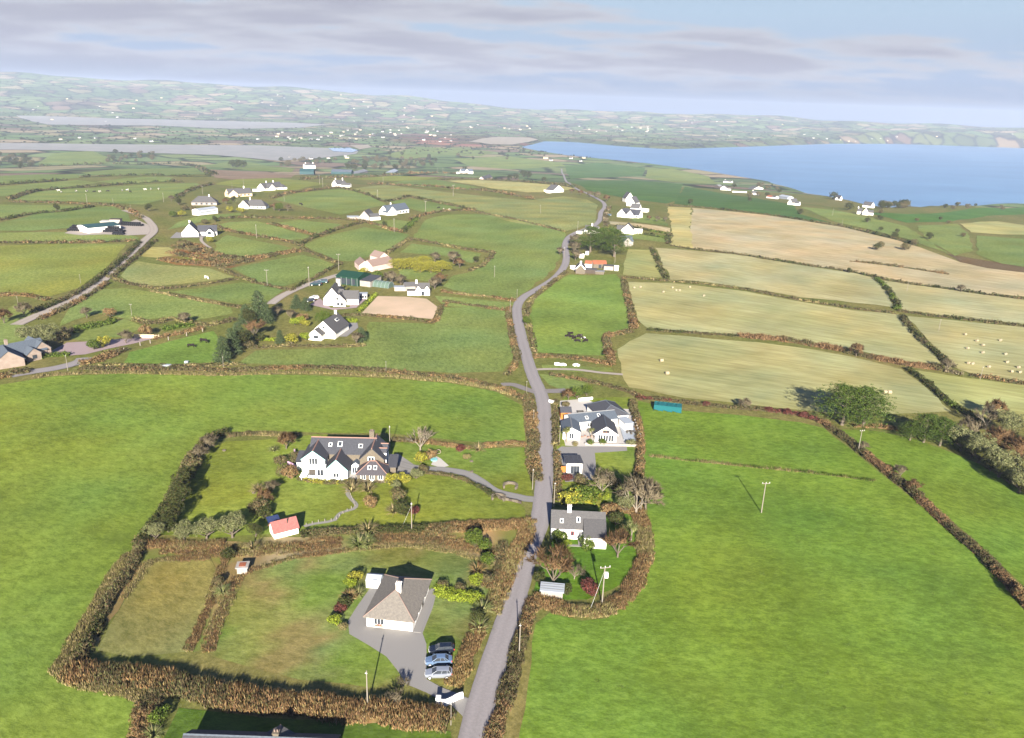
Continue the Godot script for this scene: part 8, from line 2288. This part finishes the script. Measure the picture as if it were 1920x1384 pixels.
func quadruped(kindname: String, grazing: bool, horse: bool, tint: Callable) -> Node3D:
	var o := Node3D.new()
	o.set_meta("kindname", kindname)
	o.set_meta("category", "horse" if horse else "cow")
	var hh := 1.35 if horse else 1.25   # back height
	var L := 0.78
	var bones := [[Vector3(-L, hh - 0.28, 0), Vector3(0, hh - 0.36, 0), 0.29, 0.34 if not horse else 0.28], [Vector3(0, hh - 0.36, 0), Vector3(L, hh - 0.27, 0), 0.34 if not horse else 0.28, 0.29]]
	for s in [-1.0, 1.0]:
		var z: float = 0.19 * s
		var step: float = 0.06 * s
		bones.append_array([[Vector3(-L + 0.02, hh - 0.4, z), Vector3(-L - 0.02 + step, 0.62, z), 0.15, 0.085], [Vector3(-L - 0.02 + step, 0.62, z), Vector3(-L + step, 0.08, z), 0.075, 0.055], [Vector3(-L + step, 0.07, z), Vector3(-L - 0.07 + step, 0.04, z), 0.065, 0.06]])
		bones.append_array([[Vector3(L, hh - 0.35, z), Vector3(L - 0.1 - step, 0.72, z), 0.19, 0.12], [Vector3(L - 0.1 - step, 0.72, z), Vector3(L + 0.12 - step, 0.5, z), 0.105, 0.075], [Vector3(L + 0.12 - step, 0.5, z), Vector3(L + 0.06 - step, 0.08, z), 0.07, 0.055], [Vector3(L + 0.06 - step, 0.07, z), Vector3(L - 0.02 - step, 0.04, z), 0.065, 0.06]])
	var poll := Vector3(-L - 0.55, 0.45, 0.0) if grazing else Vector3(-L - 0.45, hh + (0.28 if horse else 0.08), 0)
	var nose := poll + (Vector3(-0.14, -0.33, 0) if grazing else Vector3(-0.36, -0.2, 0))
	bones.append_array([[Vector3(-L + 0.05, hh - 0.22, 0), poll, 0.22, 0.13], [poll, nose, 0.125, 0.085]])
	for s in [-1.0, 1.0]:
		bones.append([poll + Vector3(0.02, 0.05, 0.09 * s), poll + Vector3(0.06, 0.08 if not horse else 0.2, (0.24 if not horse else 0.1) * s), 0.045, 0.03])
	bones.append([Vector3(L + 0.25, hh - 0.2, 0), Vector3(L + 0.33, 0.5, 0.03), 0.045, 0.04 if not horse else 0.08])
	if not horse: bones.append([Vector3(0.4, hh - 0.68, 0), Vector3(0.5, hh - 0.72, 0), 0.13, 0.11])
	part("body", skin(bones, 0.05, Vector3(-1.95, -0.1, -0.6), Vector3(1.4, 1.9, 0.6), tint), M["hide"], o)
	for s in [-1.0, 1.0]:
		part("eye", box_mesh(Vector3(0.03, 0.03, 0.02)), M["black film"], o, poll.lerp(nose, 0.3) + Vector3(0, 0.03, 0.115 * s))
	return o


func animals() -> void:
	var patch := FastNoiseLite.new()
	patch.seed = 5
	patch.frequency = 0.9
	var pied := func(p: Vector3) -> Color: return Color(0.6, 0.57, 0.52) if patch.get_noise_3d(p.x, p.y, p.z) > 0.12 else Color(0.012, 0.011, 0.011)
	var black := func(p: Vector3) -> Color: return Color(0.35, 0.33, 0.3) if patch.get_noise_3d(p.x, p.y + 9.0, p.z) > 0.42 else Color(0.012, 0.011, 0.011)
	var white := func(p: Vector3) -> Color: return Color(0.6, 0.57, 0.52) if patch.get_noise_3d(p.x, p.y + 5.0, p.z) > -0.2 else Color(0.015, 0.014, 0.013)
	var dark := func(_p: Vector3) -> Color: return Color(0.014, 0.011, 0.009)
	var kinds := [quadruped("cow", true, false, black), quadruped("cow", false, false, black), quadruped("cow", true, false, pied), quadruped("cow", false, false, white)]
	var near := [["leftmost of the huddle", V(22.2, -304.3), 0, 200.0], ["at the back left of the huddle", V(23.8, -308.5), 1, 20.0], ["in the middle left of the huddle", V(23.9, -303.8), 0, 160.0], ["front of the left half of the huddle", V(24.7, -301.5), 1, 220.0], ["at the back right of the huddle", V(27.4, -305.7), 0, 10.0], ["second at the back right", V(26.6, -304.1), 1, 180.0], ["front of the huddle in the middle", V(25.7, -297.9), 0, 185.0], ["right of the middle", V(28.6, -302), 2, 140.0], ["lowest at the right end", V(29.2, -298.3), 0, 30.0], ["upper left of the huddle", V(23, -306.8), 0, 60.0]]
	for q in near:
		copy(kinds[q[2]], "black cow in the huddle, %s" % q[0], at(q[1]), q[3], 1.05, "black cattle in the field right of the road")
	var herd := [["first from the left", V(-500, -854), 3], ["second from the left", V(-482, -828), 2], ["third from the left", V(-477, -847), 2], ["fourth from the left", V(-466, -848), 2], ["fifth from the left", V(-453, -839), 0], ["pale one in the middle", V(-447, -839), 3], ["sixth from the left", V(-443, -848), 0], ["left of the right hand group", V(-432, -857), 2], ["front of the right hand group", V(-415, -840), 0], ["right hand group, rear", V(-431, -866), 3], ["pale one right of the group", V(-415, -875), 3], ["second from the right", V(-413, -884), 2], ["rightmost", V(-404, -884), 3]]
	for q in herd:
		copy(kinds[q[2]], "cow scattered in the far cattle field, %s" % q[0], at(q[1], 0.1), rng.randf() * 360.0, 1.5, "cattle in the far left field")
	for q in [["near the house, left", V(-203, -732), 0], ["near the house, right", V(-199, -722), 1], ["right of the long slate house, dark", V(-74, -735), 0], ["right of the long slate house, pale", V(-68, -720), 3], ["right of the long slate house, last", V(-62, -717), 2]]:
		copy(kinds[q[2]], "cow in the small fields by the ridge houses, %s" % q[0], at(q[1], 0.1), rng.randf() * 360.0, 1.3)
	var horse := quadruped("horse", true, true, dark)
	copy(horse, "dark horse grazing in the small left pasture, left one", at(V(-119.4, -273.3)), 200, 1.15, "horses in the small left pasture")
	copy(horse, "dark horse grazing in the small left pasture, right one beside the conifers", at(V(-117.2, -279.7)), 170, 1.35, "horses in the small left pasture")
	var mule := quadruped("horse", true, true, func(_p: Vector3) -> Color: return Color(0.55, 0.52, 0.48))
	copy(mule, "pale pony in the rough paddock by the lane", at(V(-158.4, -389.3)), 150, 1.2)


# ---------- small things ----------
func tussocks() -> void:
	var mm := MultiMesh.new()
	mm.transform_format = MultiMesh.TRANSFORM_3D
	mm.mesh = tuft(16, 0.9, 0.8, [Color(0.13, 0.19, 0.035), Color(0.09, 0.15, 0.03), Color(0.18, 0.21, 0.06)], 5, 0.25)
	var r := RandomNumberGenerator.new()
	r.seed = 90
	var areas := [PackedVector2Array([V(-159.6, -210.5), V(-113.5, -233.9), V(-9.9, -232), V(0.7, -202.9), V(-79.5, -201.6), V(-83.5, -178.5), V(-78.9, -148), V(-74.7, -106.2), V(-81.9, -96)]), PackedVector2Array([V(44, -216.8), V(86.7, -214.4), V(96.5, -167.7), V(95.1, -125.9), V(77.3, -95.7), V(5.1, -92.4), V(31.3, -140.2)]), PackedVector2Array([V(103.2, -208), V(125.2, -172.4), V(108.7, -145.1)])]
	var spots := []
	for k in 3000:
		var a: PackedVector2Array = areas[0 if k < 1500 else 1 if k < 2600 else 2]
		var p := Vector2(r.randf_range(-200, 160), r.randf_range(-260, -70))
		if Geometry2D.is_point_in_polygon(p, a) and patchy.get_noise_2d(p.x * 2.0, p.y * 2.0) > -0.1:
			spots.append(p)
	mm.instance_count = spots.size()
	for i in spots.size():
		var s := r.randf_range(0.15, 0.38)
		mm.set_instance_transform(i, Transform3D(Basis(Vector3.UP, r.randf() * TAU).scaled(Vector3(s * 1.6, s, s * 1.6)), at(spots[i], 0.05)))
	var g := MultiMeshInstance3D.new()
	g.name = "grass_tussocks"
	g.multimesh = mm
	g.material_override = M["leaf"]
	add_child(g)
	tag(g, "small darker grass tussocks dotted over the near pastures", "grass", "", "stuff")


func cylinder_bale(kindname: String, side: String, end: String, r: float, w: float) -> Node3D:
	var o := Node3D.new()
	o.set_meta("kindname", kindname)
	o.set_meta("category", "bale")
	var st := begin()
	var prof := [[-w * 0.5, r * 0.9], [-w * 0.45, r], [w * 0.45, r], [w * 0.5, r * 0.9]]
	for i in 3:
		tube(st, Vector3(prof[i][0], r, 0), Vector3(prof[i + 1][0], r, 0), prof[i][1], prof[i + 1][1], 14)
	part("roll", st.commit(), M[side], o)
	for s in [-1.0, 1.0]:
		var e := begin()
		tube(e, Vector3(w * 0.5 * s, r, 0), Vector3(w * 0.51 * s, r, 0), r * 0.9, r * 0.88, 14, true)
		part("end", e.commit(), M[end], o)
	return o


func small_things() -> void:
	tussocks()
	var bale := cylinder_bale("straw_bale", "straw", "straw end", 0.75, 1.4)
	var rows := [
		["round straw bale in the stubble with bales along its far edge", "bales in the long stubble field", [V(63.1, -402), V(66.7, -403.9), V(77.2, -394.2), V(84, -405.4), V(84.8, -399.1), V(86.6, -399.4), V(94, -408.3), V(97.1, -388.8)]],
		["round straw bale in the stubble right of the dark hedge", "bales in the right hand stubble field", [V(198.6, -319.8), V(197.5, -313.3), V(187.9, -307.6), V(191.1, -302.1), V(199.8, -301), V(193.8, -289.9), V(176.8, -286.7), V(178.2, -286.2), V(182.4, -282.7), V(194.2, -283.4), V(188.1, -277.7), V(191.2, -277.4), V(199, -329.7), V(210, -322)]],
	]
	for r in rows:
		var row: Array = r[2]
		row.sort_custom(func(a, b): return a.x / -a.y < b.x / -b.y)
		for i in row.size():
			copy(bale, r[0] + ", %s from the left" % nth(i), at(row[i], 0.05), 20 + rng.randf_range(-30, 30), 0.66, r[1])
	copy(bale, "lone round straw bale near the left edge of the nearest stubble", at(V(55.8, -275.7), 0.05), 10, 0.85)
	copy(bale, "lone round straw bale in the middle of the nearest stubble", at(V(55.3, -261), 0.05), 15, 0.85)
	copy(bale, "round straw bale beside the cypress pair, left", at(V(127.3, -248.6), 0.05), 10, 0.9)
	copy(bale, "round straw bale beside the cypress pair, right", at(V(128.9, -248.8), 0.05), 10, 0.9)
	# silage
	var film := cylinder_bale("silage_bale", "black film", "black film", 0.75, 1.4)
	var heaps := [[V(-296, -520), 9, 3, 3, "heap left of the white shed"], [V(-272, -520), 9, 3, 3, "heap in front of the white shed"], [V(-275, -550), 12, 2, 2, "long row right of the white shed"], [V(-264, -511), 5, 2, 1, "low heap at the yard edge"]]
	for hp in heaps:
		for lay in hp[3]:
			for i in int(hp[1]) - lay * 2:
				for j in int(hp[2]) - lay:
					var p: Vector2 = hp[0] + Vector2((i - (hp[1] - 1 - lay * 2) * 0.5) * 1.5, -j * 1.9 - lay * 0.9)
					copy(film, "black bale, %s, %s layer, %s row, %s from left" % [hp[4], ["bottom", "second", "top"][lay], ["front", "second", "third"][j], nth(i)], at(p, 0.2 + lay * 1.28), 90 + rng.randf_range(-6, 6), 1.0, "silage bales, " + hp[4])
	# teal netted fruit cage in the pasture corner
	var h := thing("netted_stack", "teal netted frame in the top left corner of the big right pasture", "fruit cage", at(([V(45.2, -228.4), V(53.1, -223.7)])[0] * 0.5 + ([V(45.2, -228.4), V(53.1, -223.7)])[1] * 0.5), -12)
	for i in 7:
		var fr := begin()
		var x := -4.2 + i * 1.4
		tube(fr, Vector3(x, -0.2, 1.6), Vector3(x, 2.0, 1.5), 0.05, 0.05, 5)
		tube(fr, Vector3(x, -0.2, -1.6), Vector3(x, 2.2, -1.5), 0.05, 0.05, 5)
		tube(fr, Vector3(x, 2.0, 1.5), Vector3(x, 2.2, -1.5), 0.05, 0.05, 5)
		part("frame", fr.commit(), M["teal net"], h)
	var nt := begin()
	for i in 6:
		var x := -4.2 + i * 1.4
		var sag := 0.25 if i % 2 == 0 else 0.1
		q4(nt, Vector3(x, 2.02, 1.5), Vector3(x + 0.7, 2.02 - sag, 1.5), Vector3(x + 0.7, 2.22 - sag, -1.5), Vector3(x, 2.22, -1.5))
		q4(nt, Vector3(x + 0.7, 2.02 - sag, 1.5), Vector3(x + 1.4, 2.02, 1.5), Vector3(x + 1.4, 2.22, -1.5), Vector3(x + 0.7, 2.22 - sag, -1.5))
		q4(nt, Vector3(x, 0.1 + sag * 2.0, 1.62), Vector3(x + 1.4, 0.1 + sag, 1.62), Vector3(x + 1.4, 2.0, 1.52), Vector3(x, 2.0, 1.52))
	q4(nt, Vector3(-4.25, 0, -1.6), Vector3(-4.25, 0, 1.6), Vector3(-4.25, 2.0, 1.5), Vector3(-4.25, 2.2, -1.5))
	q4(nt, Vector3(4.25, 0, 1.6), Vector3(4.25, 0, -1.6), Vector3(4.25, 2.2, -1.5), Vector3(4.25, 2.0, 1.5))
	q4(nt, Vector3(4.25, 0, -1.6), Vector3(-4.25, 0, -1.6), Vector3(-4.25, 2.2, -1.5), Vector3(4.25, 2.2, -1.5))
	part("netting", nt.commit(), M["teal net"], h)
	# curved white gate wall and pier at the bungalow entrance
	var gw := thing("gate_wall", "low white curved wall with a pier at the bungalow gateway", "wall", at(V(-8, -97.5)), 0)
	var gs := begin()
	var prev := Vector3.ZERO
	for i in 9:
		var a := lerpf(-1.0, 0.7, i / 8.0)
		var p := Vector3(-1.3 + i * 0.42, 0, 1.0 * sin(a * 2.0) * -0.9 - 0.2)
		if i > 0:
			var m := (p + prev) * 0.5
			box(gs, m + Vector3(0, 0.55, 0), Vector3(p.distance_to(prev) + 0.08, 1.1, 0.3), Basis(Vector3.UP, -atan2(p.z - prev.z, p.x - prev.x)))
		prev = p
	part("wall", gs.commit(), M["trim"], gw)
	part("pier", box_mesh(Vector3(0.75, 1.5, 0.75)), M["trim"], gw, Vector3(-1.6, 0.75, 0.5))
	# circular stone walls at the farmhouse gateway
	for q in [[V(0.6, -170.5), 1.7, "round stone wall at the farmhouse gateway, upper"], [V(-2.1, -164.3), 1.6, "round stone wall at the farmhouse gateway, lower"]]:
		var wl := thing("stone_wall", q[2], "wall", at(q[0]))
		for i in 14:
			var a := TAU * i / 20.0 + 2.8
			var b := part("stone", box_mesh(Vector3(0.62, 0.8, 0.4)), M["stone"], wl, Vector3(cos(a) * q[1], 0.35 + 0.05 * sin(i * 2.7), sin(a) * q[1]))
			b.rotation.y = -a + PI * 0.5
	var long := thing("stone_wall", "low stone wall along the lower side of the farmhouse drive", "wall", at(V(-1.4, -163.8)))
	var run := Curve2D.new()
	for p in [V(-6.1, -169.7), V(-3.8, -166.8), V(-1.4, -164), V(1.1, -163.4), V(3.4, -162.3)]:
		run.add_point(p)
	var org := at(V(-1.4, -163.8))
	var k := 0
	var q := 0.0
	while q < run.get_baked_length():
		var p := run.sample_baked(q)
		var a := run.sample_baked(q + 0.3)
		var b := part("stone", box_mesh(Vector3(0.75, 0.7, 0.42)), M["dark stone"] if k % 3 == 0 else M["stone"], long, at(p, 0.3 + 0.06 * sin(k * 1.9)) - org)
		b.rotation.y = -atan2(a.y - p.y, a.x - p.x) + 0.1 * sin(k * 3.1)
		q += 0.8
		k += 1
	# white posts edging the garden path
	var path := Curve2D.new()
	for p in [V(-37.7, -164.8), V(-35.5, -159.7), V(-35, -158.3), V(-36.1, -156.4), V(-37.3, -154.2), V(-37.8, -152.2), V(-38.3, -151.5), V(-40.1, -151.1), V(-42.1, -150.3), V(-43.8, -149)]:
		path.add_point(p)
	for i in 16:
		var p := path.sample_baked(path.get_baked_length() * i / 15.0)
		var o := part("path_post", box_mesh(Vector3(0.14, 0.7, 0.14)), M["pole wood"], self)
		o.position = at(p, 0.33)
		tag(o, "short pale post edging the winding garden path, %s from the house" % nth(i), "post", "posts along the garden path")
	# patio of pale stone and blue pool right of the leafless tree
	sheet("patio", M["paving"], Color.WHITE, 0, [V(-20.1, -181.4), V(-19.3, -186.7), V(-18, -185.4), V(-15.4, -181.1), V(-17.2, -179.8)], "pale pointed patio beside the farmhouse drive", 0.1)
	var pool := begin()
	tube(pool, Vector3(0, 0, 0), Vector3(0, 0.4, 0), 0.9, 0.9, 16, true)
	tag(part("paddling_pool", pool.commit(), M["turquoise"], self, at(V(-19.6, -184.3))), "small round pale blue pool on the pointed patio", "pool")
	var wh := begin()
	for i in 10:
		var a := TAU * i / 10.0
		var b := TAU * (i + 1) / 10.0
		tube(wh, Vector3(cos(a) * 0.6, 0.8 + sin(a) * 0.6, 0), Vector3(cos(b) * 0.6, 0.8 + sin(b) * 0.6, 0), 0.1, 0.1, 5)
	tag(part("garden_ring", wh.commit(), M["old wood"], self, at(V(-18.8, -188))), "upright ring ornament above the pointed patio", "ornament")
	for b in [[V(-9.8, -184.1), "pale boulder on the lawn beyond the drive"], [V(-9.4, -177.9), "small white marker stone beside the drive"], [V(-75.1, -185.4), "white bench like slab on the west lawn"], [V(-59.9, -162.9), "white stone beside the island bed"]]:
		var rs := begin()
		box(rs, Vector3(0, 0.2, 0), Vector3(0.8, 0.4, 0.5), Basis(Vector3(0.3, 1, 0.1).normalized(), 0.5))
		box(rs, Vector3(0.1, 0.2, 0.1), Vector3(0.5, 0.4, 0.6), Basis(Vector3(-0.2, 1, 0.3).normalized(), 1.2))
		tag(part("garden_stone", rs.commit(), M["stone"], self, at(b[0])), b[1], "stone")
	# white sacks by the track
	for i in 3:
		var p: Vector2 = [V(16.3, -268.2), V(18.2, -267.7), V(23.1, -267.7)][i]
		var bs := begin()
		box(bs, Vector3(0, 0.35, 0), Vector3(1.8, 0.7, 1.0), Basis(Vector3.UP, 0.3 * i))
		box(bs, Vector3(0.9, 0.3, 0.2), Vector3(0.9, 0.6, 0.9), Basis(Vector3.UP, 0.7))
		tag(part("white_sack", bs.commit(), M["trim"], self, at(p)), "white sack lying on the grass strip, %s of three" % ["left", "middle", "right"][i], "sack")
	# the white roadside wall at the crossroads, curved white wall far left, white wall in the drive bend
	var cw := thing("garden_wall", "short white wall on the drive bend of the slate bungalow", "wall", at(V(-140.4, -283.3)), 4)
	part("wall", box_mesh(Vector3(9.5, 1.4, 0.35)), M["cream"], cw, Vector3(0, 0.7, 0))
	var uw := thing("garden_wall", "white wall below the tall seaside farmhouse", "wall", at(V(374, -1339)), -6)
	part("wall", box_mesh(Vector3(24, 2.0, 0.6)), M["white"], uw, Vector3(0, 1.0, 0))
	var sign_ := thing("road_sign", "small white wall at the mouth of the modern bungalow drive", "wall", at(V(13.2, -229)), -25)
	part("wall", box_mesh(Vector3(2.6, 0.9, 0.3)), M["trim"], sign_, Vector3(0, 0.45, 0))
	# fence posts along the horse pasture
	for i in 6:
		var p: Vector2 = [V(-140.7, -266.1), V(-138.4, -273.7), V(-136, -276.7), V(-131.3, -281.6), V(-127, -288), V(-123.3, -294.5)][i]
		var o := part("fence_post", box_mesh(Vector3(0.3, 1.5, 0.3)), M["pole wood"], self)
		o.position = at(p, 0.7)
		tag(o, "pale fence post along the top of the horse pasture, number %s from the left" % ["one", "two", "three", "four", "five", "six"][i], "post", "fence posts of the horse pasture")
	# pergola on the deck yard, trampoline, trailer
	var tb := thing("picnic_table", "dark framed table on the pale yard of the modern bungalow", "table", at(V(21.4, -220.7), 0.1), 5)
	part("tabletop", box_mesh(Vector3(2.0, 0.08, 1.1)), M["dark wood"], tb, Vector3(0, 0.78, 0))
	for s in [-1.0, 1.0]:
		part("bench", box_mesh(Vector3(2.0, 0.08, 0.3)), M["dark wood"], tb, Vector3(0, 0.46, 0.85 * s))
		part("leg", box_mesh(Vector3(0.08, 0.78, 1.6)), M["dark wood"], tb, Vector3(0.8 * s, 0.39, 0))
	var sk := thing("covered_boat", "white covered boat at the top of the modern bungalow yard", "boat", at(V(23.9, -231.9), 0.1), 20)
	var bt := begin()
	for i in 8:
		var a0 := Vector3(-2.4 + i * 0.6, 0, 0)
		var w0 := 0.9 * sqrt(maxf(0.02, 1.0 - pow((i - 4.2) / 4.4, 2.0)))
		var w1 := 0.9 * sqrt(maxf(0.02, 1.0 - pow((i - 3.2) / 4.4, 2.0)))
		var a1 := a0 + Vector3(0.6, 0, 0)
		for s in [1.0, -1.0]:
			var p := [a0 + Vector3(0, 0.1, 0), a1 + Vector3(0, 0.1, 0), a1 + Vector3(0, 0.75, w1 * s), a0 + Vector3(0, 0.75, w0 * s), a1 + Vector3(0, 1.1, 0), a0 + Vector3(0, 1.1, 0)]
			if s > 0.0:
				q4(bt, p[0], p[1], p[2], p[3])
				q4(bt, p[3], p[2], p[4], p[5])
			else:
				q4(bt, p[1], p[0], p[3], p[2])
				q4(bt, p[2], p[3], p[5], p[4])
	part("hull", bt.commit(), M["trim"], sk)
	var tro := thing("feed_trough", "blue grey trough in the hedge below the horse pasture, left", "trough", at(V(-119, -251.3)), 0)
	part("basin", box_mesh(Vector3(3.4, 0.7, 1.3)), M["sky sheet"], tro, Vector3(0, 0.35, 0))
	var tro2 := thing("feed_trough", "small blue drum in the horse pasture, right", "trough", at(V(-113.7, -255.5)), 0)
	part("basin", box_mesh(Vector3(1.3, 0.8, 1.0)), M["sky sheet"], tro2, Vector3(0, 0.4, 0))
